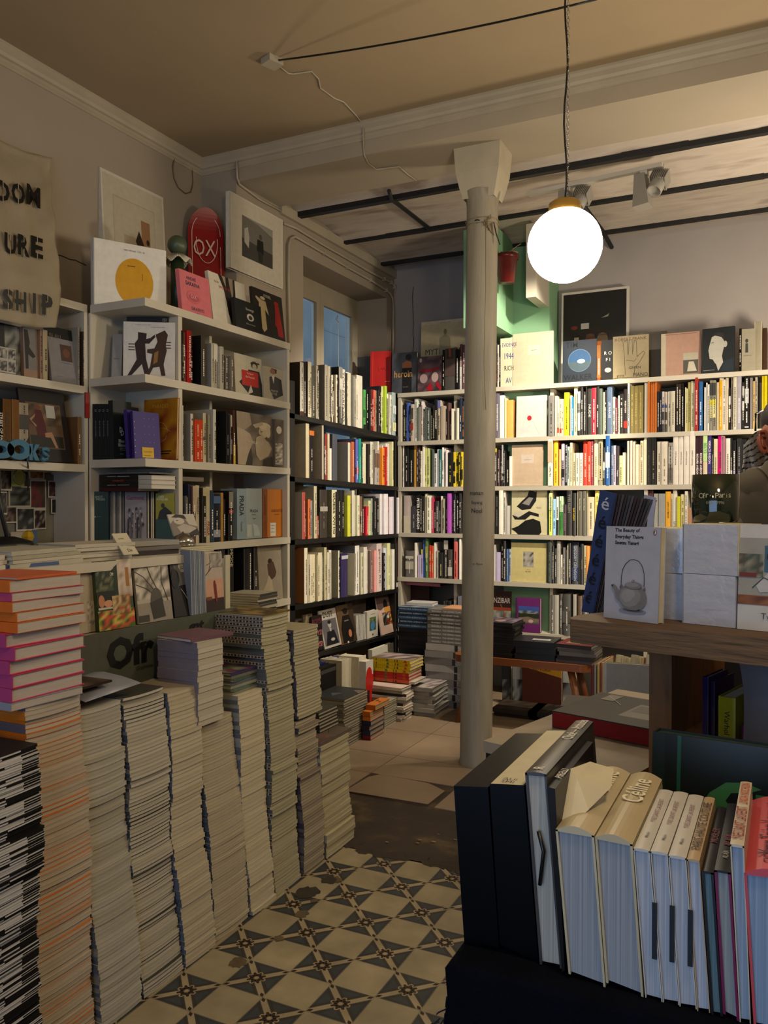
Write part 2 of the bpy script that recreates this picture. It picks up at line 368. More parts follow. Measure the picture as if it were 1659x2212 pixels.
# cement tiles
TS = 0.1467; TX, TY = -1.3007, 2.207
CR, BL, DK, MID = '9b8a68', '363b3c', '2a1c14', '33291f'
g = G()
for i in range(-4, 14):
    for j in range(-14, 6):
        cx, cy = TX+i*TS, TY+j*TS; h = TS/2-0.0004; z = 0.0
        yl = 3.02+0.05*sin(i*1.9+0.6)
        if cy+h > yl: 
            if (i+j) % 2 or cy > yl: continue
        if (i+j) % 2 == 0:
            g.quad((cx-h, cy-h, z), (cx+h, cy-h, z), (cx+h, cy+h, z), (cx-h, cy+h, z), CR)
            for q in range(4):
                ca, sa = [(1, 0), (0, 1), (-1, 0), (0, -1)][q]
                def T(x, y, zz): return (cx+x*ca-y*sa, cy+x*sa+y*ca, zz)
                # a triangle between two arms of the cross
                g.poly([T(-h+0.014, -h+0.001, z+0.0002), T(h-0.014, -h+0.001, z+0.0002), T(0, -0.014, z+0.0002)], BL)
                g.poly([T(-h+0.019, -h+0.001, z+0.0003), T(-h+0.030, -h+0.001, z+0.0003), T(0, -0.029, z+0.0003), T(0, -0.019, z+0.0003)], MID)
                g.poly([T(h-0.019, -h+0.001, z+0.0003), T(h-0.030, -h+0.001, z+0.0003), T(0, -0.029, z+0.0003), T(0, -0.019, z+0.0003)][::-1], MID)
                g.poly([T(-h+0.030, -h+0.006, z+0.0004), T(h-0.030, -h+0.006, z+0.0004), T(h-0.035, -h+0.010, z+0.0004), T(-h+0.035, -h+0.010, z+0.0004)], '2c2f30')
                # corner dart on the arm
                g.poly([T(-h+0.001, -h+0.001, z+0.0005), T(-h+0.013, -h+0.004, z+0.0005), T(-h+0.017, -h+0.017, z+0.0005), T(-h+0.004, -h+0.013, z+0.0005)], DK)
            for q in range(8):
                a = q*pi/4; r = 0.0285 if q % 2 else 0.026
                def T(x, y, zz): return (cx+x*cos(a)-y*sin(a), cy+x*sin(a)+y*cos(a), zz)
                g.poly([T(0.003, 0, z+0.0005), T(0.014, -0.0095, z+0.0005), T(r+0.004, -0.006, z+0.0005), T(r+0.006, 0, z+0.0005), T(r+0.004, 0.006, z+0.0005), T(0.014, 0.0095, z+0.0005)], 'a8926a')
                g.poly([T(0.006, 0, z+0.0006), T(0.016, -0.0058, z+0.0006), T(r, -0.0040, z+0.0006), T(r+0.002, 0, z+0.0006), T(r, 0.0040, z+0.0006), T(0.016, 0.0058, z+0.0006)], DK)
            g.poly([(cx+0.0045*cos(k*pi/4), cy+0.0045*sin(k*pi/4), z+0.0008) for k in range(8)], 'a8926a')
        else:
            c = mixc('9a8c6c', '8e8062', random.Random(i*31+j).random())
            g.quad((cx-h, cy-h, z), (cx+h, cy-h, z), (cx+h, cy+h, z), (cx-h, cy+h, z), c)
struct(g.build('floor_tiles', mat('cement_tile', rough=0.5, attr=True, var=0.28, scale=9, bump=0.04)))
# ragged broken tile edge and grime along the stacks
g = G(); rnd = random.Random(12)
def patch(g, cx, cy, r, col, z, squash=1.0, n=18):
    g.poly([(cx+r*(0.65+0.5*rnd.random())*cos(2*pi*k/n), cy+squash*r*(0.65+0.5*rnd.random())*sin(2*pi*k/n), z) for k in range(n)], col)
for k in range(26):
    x = -1.65+k*0.075; patch(g, x, 3.04+rnd.uniform(-0.03, 0.05), rnd.uniform(0.03, 0.06), '34281a', 0.0012+k*1e-5, 0.8)
for k in range(5): patch(g, -1.6+rnd.uniform(0, 0.10), 2.75-k*0.17+rnd.uniform(-0.05, 0.05), rnd.uniform(0.012, 0.035), '5a4a2c', 0.0016+k*1e-5)
patch(g, -1.60, 2.60, 0.05, '31281a', 0.0018); patch(g, -1.57, 2.72, 0.035, '31281a', 0.0019)
for k in range(14): patch(g, -1.55+rnd.uniform(0, 1.0), 3.12+rnd.uniform(0, 0.2), rnd.uniform(0.004, 0.014), '8a7650', 0.0022, 0.5, 9)
struct(g.build('floor_wear', mat('floor_grime', rough=0.8, attr=True, var=0.4, scale=30)))
# walls
hbox('wall_left', PLASTER, XL-0.2, YR, 0, XL, YB+0.1, ZC)
hbox('wall_right', PLASTER, XR, YR, 0, XR+0.2, YW, ZC)
hbox('wall_back', mat('back_wall_plaster', 'a8a099', rough=0.9, var=0.10, scale=2, bump=0.12, bscale=12), XW-0.4, YW, 0, XR+0.2, YW+0.2, ZC)
g = G(); g.box(XL-0.2, YR-0.2, 0, -2.1, YR, ZC); g.box(0.7, YR-0.2, 0, XR+0.2, YR, ZC); g.box(-2.1, YR-0.2, 2.7, 0.7, YR, ZC)
struct(g.build('wall_front', PLASTER))
WY0, WY1, WZ0, WZ1 = 4.807, 6.104, 1.15, 3.135; XG = -3.25
g = G(); g.box(XG-0.12, YB+0.1, 0, XW, WY0, 3.6); g.box(XG-0.12, WY1, 0, XW, YW+0.1, 3.6)
g.box(XG-0.12, WY0, 0, XW, WY1, WZ0); g.box(XG-0.12, WY0, WZ1, XW, WY1, 3.6)
g.box(XL-0.2, YB, 0, XW, YB+0.1, ZC)
struct(g.build('wall_window_side', PLASTER))
# ceilings
hbox('ceiling', CEIL, XL-0.2, YR-0.2, ZC, XR+0.2, YB+0.05, ZC+0.15)
JY = [4.10, 4.72, 5.35, 5.97, 6.6]
g = G(); nseg = 10
for a, b in zip(JY[:-1], JY[1:]):
    a = max(a, 4.5)
    for k in range(nseg):
        t0, t1 = k/nseg, (k+1)/nseg; f = lambda t: ZS+0.005+0.055*sin(pi*t)
        g.quad((XW-0.05, a+(b-a)*t1, f(t1)), (XR, a+(b-a)*t1, f(t1)), (XR, a+(b-a)*t0, f(t0)), (XW-0.05, a+(b-a)*t0, f(t0)), sm=True)
g.box(XW-0.3, YB+0.3, 3.5, XR+0.2, YW+0.3, 3.7)
def brickmat():
    m = mat('painted_brick_vault', 'bfb2a2', rough=0.85, var=0.22, scale=3.0, stretch=(0.7, 3.0, 3.0), bump=0.35, bscale=14, col2='85766a', fac=(0.52, 0.72))
    return m
struct(g.build('ceiling_vaults', brickmat()))
for k, y in enumerate(JY[1:4]):
    g = G(); n = 14; rnd = random.Random(k)
    for i in range(n):
        x0 = XW+0.02+(XR-XW-0.04)*i/n; x1 = XW+0.02+(XR-XW-0.04)*(i+1)/n
        if k == 0 and x0 < -1.9 and False: continue
        w2 = 0.021+rnd.uniform(-0.004, 0.004); g.box(x0, y-w2, ZS-0.010, x1, y+w2, ZS+0.03)
    struct(g.build('ceiling_joist', STEEL))
g = G(); g.tube([(-2.22, 4.58, ZS+0.0), (-2.26, 4.70, ZS-0.004), (-2.27, 5.33, ZS+0.0)], 0.014, n=6); struct(g.build('ceiling_joist', STEEL))
g = G(); g.tube([(-1.20, 5.33, ZS-0.004), (-1.19, 5.97, ZS-0.002), (-1.185, 6.23, ZS-0.03)], 0.017, n=6); struct(g.build('ceiling_joist', STEEL))
# the plastered beam over the column, with its crown
hbox('ceiling_beam', mat('beam_plaster', 'a39680', rough=0.9, var=0.10, scale=1.5, bump=0.10, bscale=8), XW+0.0005, YB, ZS, XR, YB+0.46, ZC+0.1)
def moulding(name, prof, path):   # prof: (out, down) pairs; path: two points and outward direction
    (x0, y0), (x1, y1), (ox, oy), z = path; g = G(); m = len(prof)
    for (o, d) in prof: g.v += [(x0+ox*o, y0+oy*o, z-d), (x1+ox*o, y1+oy*o, z-d)]
    for i in range(m-1): g.f.append((2*i, 2*i+1, 2*i+3, 2*i+2)); g.c.append(None); g.m.append(0); g.smooth.append(False)
    return struct(g.build(name, TRIM))
prof = [(0.045, 0.0), (0.045, 0.012), (0.034, 0.022), (0.034, 0.045), (0.026, 0.058), (0.014, 0.062), (0.014, 0.078), (0.008, 0.082), (0.008, 0.092), (0.0, 0.094)]
moulding('trim_1', prof, ((XL, YR), (XL, YB), (1, 0), ZC))
moulding('trim_2', prof, ((XL, YB), (XR, YB), (0, -1), ZC))
hbox('trim_3', TRIM, XW, YB+0.46, ZS-0.045, XW+0.025, YW, ZS+0.02)
# green painted pier and boxings on the back wall
hbox('trim_4', GREENP, -1.93, 5.98, 0, -1.585, YW, ZS+0.03)
hbox('trim_5', GREENP, -2.1, 5.56, 2.70, -1.86, YW, ZS+0.03)
hbox('trim_6', WPAINT, -1.66, 5.63, 2.885, -1.59, YW, ZS+0.03)
# window_1: two casements, panes, sill; outside a stone wall, shutters and sky
m = TRIM; wr = struct(empty('window_1', (XG, (WY0+WY1)/2, WZ0)))
def part(name, mt, *b, parent=None):
    g = G(); x0, y0, z0, x1, y1, z1 = b; L = wr.location
    g.box(x0-L.x, y0-L.y, z0-L.z, x1-L.x, y1-L.y, z1-L.z); return g.build(name, mt, parent or wr)
g = G(); L = wr.location
for b in ((XG-0.05, WY0, WZ0, XG, WY0+0.06, WZ1), (XG-0.05, WY1-0.06, WZ0, XG, WY1, WZ1), (XG-0.05, WY0+0.06, WZ1-0.07, XG, WY1-0.06, WZ1), (XG-0.05, WY0+0.06, WZ0, XG, WY1-0.06, WZ0+0.05)):
    g.box(b[0]-L.x, b[1]-L.y, b[2]-L.z, b[3]-L.x, b[4]-L.y, b[5]-L.z)
g.build('window_frame', m, wr)
ym = 5.47
for y0, y1 in ((WY0+0.06, ym), (ym, WY1-0.06)):
    g = G()
    for b in ((y0+.001, y0+0.055, WZ0+0.051, WZ1-0.071), (y1-0.055, y1-.001, WZ0+0.051, WZ1-0.071), (y0+0.055, y1-0.055, WZ1-0.16, WZ1-0.071), (y0+0.055, y1-0.055, WZ0+0.051, WZ0+0.14)):
        g.box(-0.035, b[0]-L.y, b[2]-L.z, 0.012, b[1]-L.y, b[3]-L.z)
    cs = g.build('casement', m, wr)
    g = G(); g.box(-0.016, y0+0.05-L.y, WZ0+0.12-L.z, -0.012, y1-0.05-L.y, WZ1-0.15-L.z)
    g.build('pane', mat('window_glass', 'dfe8ea', rough=0.02, var=0, trans=1.0), cs)
g = G(); g.tube([(0.016, 5.93+0.03-L.y, 2.7-L.z), (0.03, 5.96-L.y, 2.68-L.z), (0.03, 5.96-L.y, 2.60-L.z)], 0.005); g.build('window_catch', TRIM, wr)
g = G(); g.box(XG-1.0, 6.68, 0, XG-0.7, 9.5, 4.6)
for k in range(5): g.box(XG-0.71, 6.68, 0.6+k*0.62, XG-0.695, 9.4, 0.61+k*0.62)
struct(g.build('wall_outside', mat('outside_stone', '74746c', rough=0.9, var=0.25, scale=3, bump=0.3)))
g = G()
for k in range(16): g.box(XG-2.9, 9.3, 1.7+k*0.17, XG-2.82, 10.3, 1.77+k*0.17)
for y in (9.3, 10.3): g.box(XG-2.95, y-0.04, 1.5, XG-2.88, y+0.04, 4.4)
struct(g.build('outside_shutters', mat('white_louvres', 'cfd6da', var=0.05)))
# window string and its hook
g = G(); P0 = atx(731, 700, -3.2); g.tube([atx(729, 682, XG+0.02), atx(731, 700, XG+0.02), atx(731, 800, XG+0.02)], 0.0022, n=5)
g.tube([atx(729, 682, XG+0.02), atx(726, 690, XG+0.02), atx(732, 696, XG+0.02)], 0.004, n=5)
tag(g.build('pull_string', mat('white_string', 'd8d4c8')), 'white knotted string hanging in front of the right window pane', 'cord')
# black shop column in painted cast iron
cb = atz(1027, 1650, 0.0); CX, CY = cb.x, 4.30
g = G(); pr = [(0.092, 0), (0.092, 0.02), (0.0885, 0.03), (0.088, 1.0), (0.0865, 2.0), (0.085, 3.07), (0.09, 3.10), (0.10, 3.14)]
g.lathe(pr, 40); 
col = g.build('iron_column', mat('column_paint', '8f8672', rough=0.55, attr=False, var=0.30, scale=5, stretch=(3, 3, 0.35), bump=0.25, bscale=30, col2='5d553f', fac=(0.56, 0.82)))
col.location = (CX, CY, 0); col.rotation_euler = (0, R(0.65), 0)
g = G()
for (z0, a0), (z1, a1) in zip(((3.10, 0.088), (3.16, 0.105), (3.24, 0.122), (3.32, 0.128), (3.372, 0.132)), ((3.16, 0.105), (3.24, 0.122), (3.32, 0.128), (3.372, 0.132), (3.372, 0.132))):
    b0, b1 = a0*0.8, a1*0.8
    q = [(-1, -1), (1, -1), (1, 1), (-1, 1)]
    for k in range(4):
        k2 = (k+1) % 4; g.quad((q[k][0]*a0, q[k][1]*b0, z0), (q[k2][0]*a0, q[k2][1]*b0, z0), (q[k2][0]*a1, q[k2][1]*b1, z1), (q[k][0]*a1, q[k][1]*b1, z1))
g.build('capital', mat('capital_paint', 'b0a58c', rough=0.5, var=0.12, scale=8, bump=0.3, bscale=15), col)
tag(col, 'round off-white painted iron column standing on the tan floor slabs', 'column')
def onc(z, a, r=0.0905): x = CX+z*sin(R(0.65)); return (x+r*sin(a), CY-r*cos(a), z)
g = G()
for z, dz in ((2.985, 0.0), (2.955, 0.012)):
    g.tube([onc(z+dz*sin(3*a/6.28), a) for a in [2*pi*k/28 for k in range(29)]], 0.0022, n=5)
for k in range(5): g.tube([onc(2.98, 0.9), onc(2.99-0.01*k, 0.75-0.1*k, 0.115), onc(2.93-0.012*k, 0.35+0.15*k, 0.11), onc(2.95, 0.85, 0.10)], 0.0018, n=5)
g.tube([onc(2.96, 0.55), onc(2.6, 0.6), onc(2.2, 0.55), onc(1.95, 0.7)], 0.0018, n=5)
tag(g.build('string', mat('jute', '8a7a58')), 'thin string wound and knotted around the top of the column', 'string')
g = G(); g.tube([onc(2.965, -1.2), onc(2.972, 0), onc(2.96, 1.1), onc(2.90, 1.2, 0.10), onc(2.84, 1.35, 0.115)], 0.0035, n=5)
tag(g.build('wire', BLACKM), 'frayed black wire tied around the column below its capital', 'wire')
for s, z, h, w in (('son mon', 0, .02, .05), ('Sayang', 0, .02, .07), ('Noel', 0, .022, .06), ('♡', 0, .02, .02), ('- x Noni', 0, .012, .07)):
    pass
wy = [(1066, 'mamam', .016, .075), (1086, 'Sayang', .022, .075), (1103, 'Noel', .024, .06), (1218, '- x  Noni', .012, .085)]
for y, s, h, wd in wy:
    p = aty(1030, y, CY-0.0925); text(col, s, col.matrix_basis.inverted() @ p, (1, 0, 0), (0, 0, 1), h, '1c1a18', wd, 0.0, 'handwriting')
# cables
g = G()
def sag(a, b, s, n=14):
    a, b = Vector(a), Vector(b); return [a.lerp(b, t/n)-Vector((0, 0, s*4*(t/n)*(1-t/n))) for t in range(n+1)]
jb = atz(588, 127, ZC); 
B = G(); B.box(-0.035, -0.04, -0.03, 0.035, 0.04, 0); ob = B.build('junction_box', TRIM); ob.location = jb; ob.rotation_euler = (0, 0, R(-20))
tag(ob, 'small white junction box on the cream ceiling', 'junction box')
g.tube(sag(jb+Vector((0.035, 0, -0.015)), atd(1300, -4, 2.95), 0.02), 0.0042, n=6)
tag(g.build('ceiling_cable', BLACKM), 'black cable slung across the ceiling from the junction box', 'cable')
g = G(); zc = ZC-0.004
pts = [atz(x, y, zc) for x, y in ((600, 140), (622, 158), (633, 160), (673, 154), (688, 170), (692, 190), (722, 212), (742, 220), (770, 250), (783, 268))]
yb = YB-0.006
pts += [aty(785, 280, YB-0.048), aty(785, 318, yb), aty(787, 335, yb)]
pts += [atz(x, y, ZS-0.006) for x, y in ((795, 352), (812, 366), (838, 363), (862, 360), (880, 376), (900, 390))]
g.tube(pts, 0.0045, n=6); tag(g.build('ceiling_cable', TRIM), 'cream painted cable winding down over the ceiling beam', 'cable')
g = G()
g.tube([atx(512, 340, XW+0.02), atx(512, 385, XW+0.02), atx(517, 398, XW+0.012), atx(560, 430, XW+0.012), atx(608, 456, XW+0.012)], 0.008, n=6)
tag(g.build('conduit', TRIM), 'painted conduit above the framed photograph under the beam', 'conduit')
for dz, lab, x0 in ((0, 'painted pipe framing the window recess, lower of two', 0), (1, 'painted pipe along the ceiling edge above the window, upper of two', 1)):
    g = G(); X = XW+0.018
    if x0 == 0: P = [atx(x, y, X) for x, y in ((626, 760), (623, 600), (623, 530), (628, 516), (637, 511), (655, 521), (700, 547), (750, 577), (800, 605), (835, 627), (843, 634), (848, 645), (850, 670), (849, 762), (849, 860))]
    else: P = [atx(x, y, X) for x, y in ((612, 482), (640, 493), (700, 530), (730, 547), (760, 564), (800, 588), (830, 603), (845, 610), (853, 620), (857, 640), (857, 762), (856, 860))]
    g.tube(P, 0.009, n=8)
    for q in P[6:10]: g.box(q.x-0.016, q.y-0.006, q.z-0.014, q.x+0.012, q.y+0.006, q.z+0.014)
    tag(g.build('heating_pipe', TRIM), lab, 'pipe')
g = G(); X = XL+0.006; g.tube([atx(x, y, X) for x, y in ((377, 340), (373, 360), (376, 385), (385, 405), (400, 418), (412, 415), (417, 395), (416, 370), (412, 352), (400, 345), (385, 340))], 0.0035, n=5)
tag(g.build('wire', mat('brown_wire', '6b5a40')), 'thin brown wire loop hanging on the left wall near the corner', 'wire')
# globe pendant
ctr = atd(1220, 530, 3.0); r = 0.134
pr = [(0.0, -r)]+[(r*sin(a), -r*cos(a)) for a in [pi*k/24 for k in range(1, 21)]]
gl = empty('globe_pendant_lamp', ctr)
g = G(); g.lathe(pr, 48); g.build('globe', mat('opal_glass_lit', 'fff0d0', rough=0.3, var=0, emit=30.0), gl)
ztop = r*0.86
g = G(); g.lathe([(0.0, ztop+0.045), (0.045, ztop+0.045), (0.058, ztop+0.035), (0.060, ztop-0.002), (0.072, ztop-0.008), (0.072, ztop-0.028), (0.066, ztop-0.028)], 40); g.build('lamp_cap', BRASS, gl)
top = ZC-ctr.z
g = G(); pts = sag((0.0, 0, ztop+0.04), (0.006, 0.0, top), 0.0); pts = [p+Vector((0.006*sin(i*1.1), 0, 0)) for i, p in enumerate(pts)]; g.tube(pts, 0.0036, n=6); g.build('cord', BLACKM, gl)
g = G(); z = ztop+0.045; k = 0
while z < top:
    a = 0 if k % 2 else pi/2; rr = 0.0045
    g.tube([(0.010+rr*cos(t)*cos(a), rr*cos(t)*sin(a), z+0.009*sin(t)) for t in [2*pi*q/8 for q in range(9)]], 0.0011, n=4, cap=False); z += 0.0145; k += 1
g.build('chain', METAL, gl)
g = G(); g.lathe([(0.0, top), (0.035, top), (0.03, top-0.03), (0.0, top-0.032)], 20); g.build('ceiling_rose', TRIM, gl)
tag(gl, 'lit white glass globe lamp with brass cap hanging on a chain', 'lamp')
# track with spotlights
a = atz(1142, 420, ZS-0.03); b = atz(1432, 356, ZS-0.03)
g = G(); d = (b-a); L_ = d.length; an = math.atan2(d.y, d.x); g.box(0, -0.018, -0.012, L_, 0.018, 0.012)
tr = g.build('spotlight_track', FRAMEM); tr.location = a; tr.rotation_euler = (0, 0, an); tag(tr, 'white lighting track under the brick ceiling behind the globe lamp', 'lighting track')
for (x, y, lab) in ((1392, 372, 'right grey spotlight on the ceiling track, clear of the globe'), (1228, 408, 'left grey spotlight on the ceiling track, just above the globe lamp')):
    p = atz(x, y, ZS-0.045); t = empty('track_spotlight', p, an)
    g = G(); g.box(-0.02, -0.02, -0.02, 0.02, 0.02, 0.02); g.build('adapter', FRAMEM, t)
    g = G(); v = [(-0.045, -0.05, -0.02), (0.012, -0.05, -0.02), (0.012, 0.05, -0.02), (-0.045, 0.05, -0.02), (-0.055, -0.045, -0.20), (0.035, -0.045, -0.19), (0.035, 0.06, -0.19), (-0.055, 0.06, -0.20)]
    n = len(g.v); g.v += v
    for f in ((0, 3, 2, 1), (0, 1, 5, 4), (1, 2, 6, 5), (2, 3, 7, 6), (3, 0, 4, 7), (4, 5, 6, 7)): g.f.append(f); g.c.append(None); g.m.append(0); g.smooth.append(False)
    g.build('bracket', mat('spot_grey', '8d887c', rough=0.5, var=0.05), t)
    g = G(); g.lathe([(0.0, 0.075), (0.04, 0.075), (0.042, -0.06), (0.036, -0.062), (0.03, -0.05), (0.0, -0.05)], 24)
    for q in range(9): g.box(-0.044+q*0.0105, -0.046, 0.0, -0.0395+q*0.0105, 0.046, 0.072)
    hd = g.build('lamp_head', mat('spot_grey'), t, loc=(0.075, 0, -0.08), rot=(R(-32), R(14), 0))
    tag(t, lab, 'spotlight')
# red pot hanging by the green wall
g = G(); pc = aty(1094, 580, 5.5); g.lathe([(0.0, -0.10), (0.055, -0.10), (0.075, 0.06), (0.083, 0.06), (0.085, 0.09), (0.078, 0.09), (0.07, 0.05), (0.0, 0.05)], 28)
o = g.build('flower_pot', mat('red_glazed_pot', '5a1410', rough=0.3, var=0.2, scale=12)); o.location = pc
g = G(); g.tube([(-0.08, 0, 0.09), (-0.04, 0.01, 0.12), (0, 0.02, 0.105), (0.04, 0.0, 0.12), (0.08, 0, 0.10)], 0.006, n=6); g.tube([(0, 0, 0.1), (0.05, 0.02, 0.14), (0.09, 0.04, 0.17)], 0.003, n=5); g.build('dried_stems', mat('dry_stem', '8a7a5c'), o)
tag(o, 'small dark red pot hanging beside the column against the green wall', 'pot')
# dark brown cracks on the plaster
g = G(); X = XL+0.0025
g.tube([atx(x, y, X) for x, y in ((118, 549), (135, 553), (150, 560), (163, 562), (175, 568), (186, 573))], 0.0022, n=4)
g.tube([aty(x, y, YW-0.002) for x, y in ((893, 620), (891, 640), (893, 700), (892, 720), (894, 740), (891, 765))], 0.003, n=4)
struct(g.build('wall_cracks', mat('dark_crack', '2a2420')))
# ================================================================ bookcases
XF = -2.66; YD = 5.85; XB = -2.75
# tall white bookcase on the left wall
g = empty('white_bookcase', (-3.0, 2.915, 0)); L = g.location
def bx(parent, name, m, x0, y0, z0, x1, y1, z1):
    P = parent.location if parent.type == 'EMPTY' else Vector((0, 0, 0))
    return G().box(x0-P.x, y0-P.y, z0-P.z, x1-P.x, y1-P.y, z1-P.z).build(name, m, parent)
WB = g; WZ = [2.393, 2.041, 1.653, 1.243, 0.880]
for i, z in enumerate(WZ): bx(WB, 'shelf', WPAINT, -3.0, 2.915 if i < 3 else 3.156, z-0.038, XF, 4.143, z)
for nm, y0, y1, x0, z1 in (('side_panel', 4.118, 4.142, -3.0, 2.355), ('upright', 3.150, 3.178, -3.0, 2.355), ('upright', 3.60, 3.622, -3.0, 2.355)):
    bx(WB, nm, WPAINT, x0, y0, 0.0, XF-0.004 if y0 != 3.60 else -2.83, y1, z1)
bx(WB, 'back_panel', WPAINT, -3.012, 2.915, 0.0, -3.0, 4.143, 2.355)
tag(WB, 'tall white bookcase between the left wall corner and the black bookcase', 'bookcase')
LB = empty('white_bookcase', (XL, 1.1, 0))
for z in (2.393, 2.003, 1.630): bx(LB, 'shelf', WPAINT, XL+0.002, 1.1, z-0.036, -3.012, 2.908, z)
bx(LB, 'side_panel', WPAINT, XL+0.002, 2.89, 1.2, -3.014, 2.912, 2.357)
bx(LB, 'side_panel', WPAINT, XL+0.002, 1.1, 1.2, -3.014, 1.12, 2.357)
tag(LB, 'shallow white wall bookcase at the left edge above the photo-covered board', 'bookcase')
# black bookcase in front of the window
def kz(zn, zf):   # shelf height along its length (it sags towards the back corner)
    zn = (zn-CAMH)*1.0185+CAMH; zf = (zf-CAMH)*1.0185+CAMH
    return lambda y: zn+(zf-zn)*(y-4.34)/(5.83-4.34)
KZ = [kz(1.988, 1.958), kz(1.605, 1.570), kz(1.220, 1.207), kz(0.820, 0.783), kz(0.497, 0.445)]
BB = empty('black_bookcase', (-2.98, 4.27, 0)); L = BB.location
for k, f in enumerate(KZ):
    g = G(); n = len(g.v); y0, y1 = 4.27, 5.845; x0, x1 = -2.975, XB
    vs = [(x, y, f(y)-dz) for dz in (0.030, 0) for y in (y0, y1) for x in (x0, x1)]
    g.v = [(a-L.x, b-L.y, c-L.z) for a, b, c in vs]
    for q in ((0, 2, 3, 1), (4, 5, 7, 6), (0, 1, 5, 4), (3, 2, 6, 7), (2, 0, 4, 6), (1, 3, 7, 5)): g.f.append(q); g.c.append(None); g.m.append(0); g.smooth.append(False)
    g.build('shelf', BPAINT, BB)
bx(BB, 'side_panel', BPAINT, -2.975, 4.27, 0, XB, 4.335, 2.20)
bx(BB, 'side_panel', BPAINT, -2.975, 5.80, 0, XB-0.01, 5.83, 1.98)
bx(BB, 'rear_rail', BPAINT, -2.978, 5.05, 0, -2.968, 5.09, 1.95)
tag(BB, 'black bookcase standing in front of the window', 'bookcase')
# white bookcase along the back wall
BC = empty('white_bookcase', (-2.76, YW-0.03, 0)); BZ = [2.305, 1.926, 1.569, 1.211, 0.862, 0.497]
for i, z in enumerate(BZ):
    bx(BC, 'shelf', WPAINT, -2.76, YD, z-0.032, -0.02, YW-0.03, z)
def up(x, z0=0.0, z1=2.27, y0=YD+0.003, w=0.024): bx(BC, 'upright', WPAINT, x-w/2, y0, z0, x+w/2, YW-0.032, z1)
up(-2.745); up(aty(984, 900, YD+0.05).x, y0=YD+0.05); up(-0.40, y0=YD+0.02); up(-1.54, y0=YD+0.03); up(aty(1396, 900, YD+0.01).x, y0=YD+0.01); up(-0.03)
bx(BC, 'back_panel', mat('grey_backboard', '6f6a60', var=0.1), -2.76, YW-0.03, 0, -1.95, YW-0.02, 2.27)
bx(BC, 'back_panel', mat('grey_backboard'), -1.57, YW-0.03, 0, -0.02, YW-0.02, 2.27)
tag(BC, 'long white bookcase along the back wall behind the column', 'bookcase')
# ================================================================ books standing in the shelves
W_, K_, CM, GY = 'ddd6c6', '141313', 'cfc5a6', '8c877c'
c5 = (620, 740, 6.381)
row('top black shelf', 'x', XB, KZ[0], c5, [
 (200, 248, 272, W_, dict(c='2c2420', bands=[(0, .08, '4a2a1c')])), (249, 300, 265, '2a221e', dict(c='2c2420')), (320, 346, 262, 'd8ccb0', dict(c='2b2320')), (348, 383, 268, 'ccc2a4', {}),
 (386, 410, 330, '57534a'), (412, 440, 318, 'a09884'), (442, 468, 385, W_), (520, 560, 310, 'a49c8a', dict(c='5b564a')), (562, 592, 322, 'a8a18f'), (594, 625, 325, 'b0a994'),
 (628, 648, 345, K_), (650, 671, 445, CM), (673, 688, 440, K_), (690, 713, 445, 'd5cbb0'), (715, 768, 340, '85827a', dict(k='d8d4ca', c='121212', bands=[(0, .3, '5a5852'), (.6, .8, 'b8b4a8')])),
 (770, 832, 365, 'cfc9b8', dict(T='TOM FORD 002', k='4a463e', b=0.0, th=.5, tw=.9, fill=True)), (836, 850, 420, '2c2a28'), (852, 918, 412, 'd0c8b0', dict(plain=1)), (922, 950, 470, '8d8b84'), (952, 976, 500, 'c8c0aa'), (980, 1060, 455, 'd2cdbd', dict(c='bab4a2', plain=1)),
 (1075, 1108, 650, '4f9a50', dict(bands=[(0, .12, '1a1a18'), (.3, .5, '2c6a30')])), (1112, 1148, 640, K_), (1150, 1172, 655, '24211e', dict(k='f0e8d8')), (1174, 1205, 650, '7a1c20'), (1208, 1240, 650, 'cc6a50', dict(l=3)), (1244, 1268, 660, '8c8474'),
 (1270, 1292, 660, '2a2724', dict(k='f0e8d8')), (1300, 1330, 600, '1c1a1a'), (1335, 1358, 605, 'd6d69a'), (1360, 1388, 600, 'a6bf3c'), (1396, 1428, 625, '1a1918', dict(bands=[(.78, .88, 'e8e2d4')])), (1432, 1456, 720, 'd8d2bc', dict(l=2)), (1460, 1508, 690, '9cacaa', dict(bands=[(.1, .3, 'd8d6a0'), (.5, .7, 'c8d0d0')]))], seed=11, depth=.21)
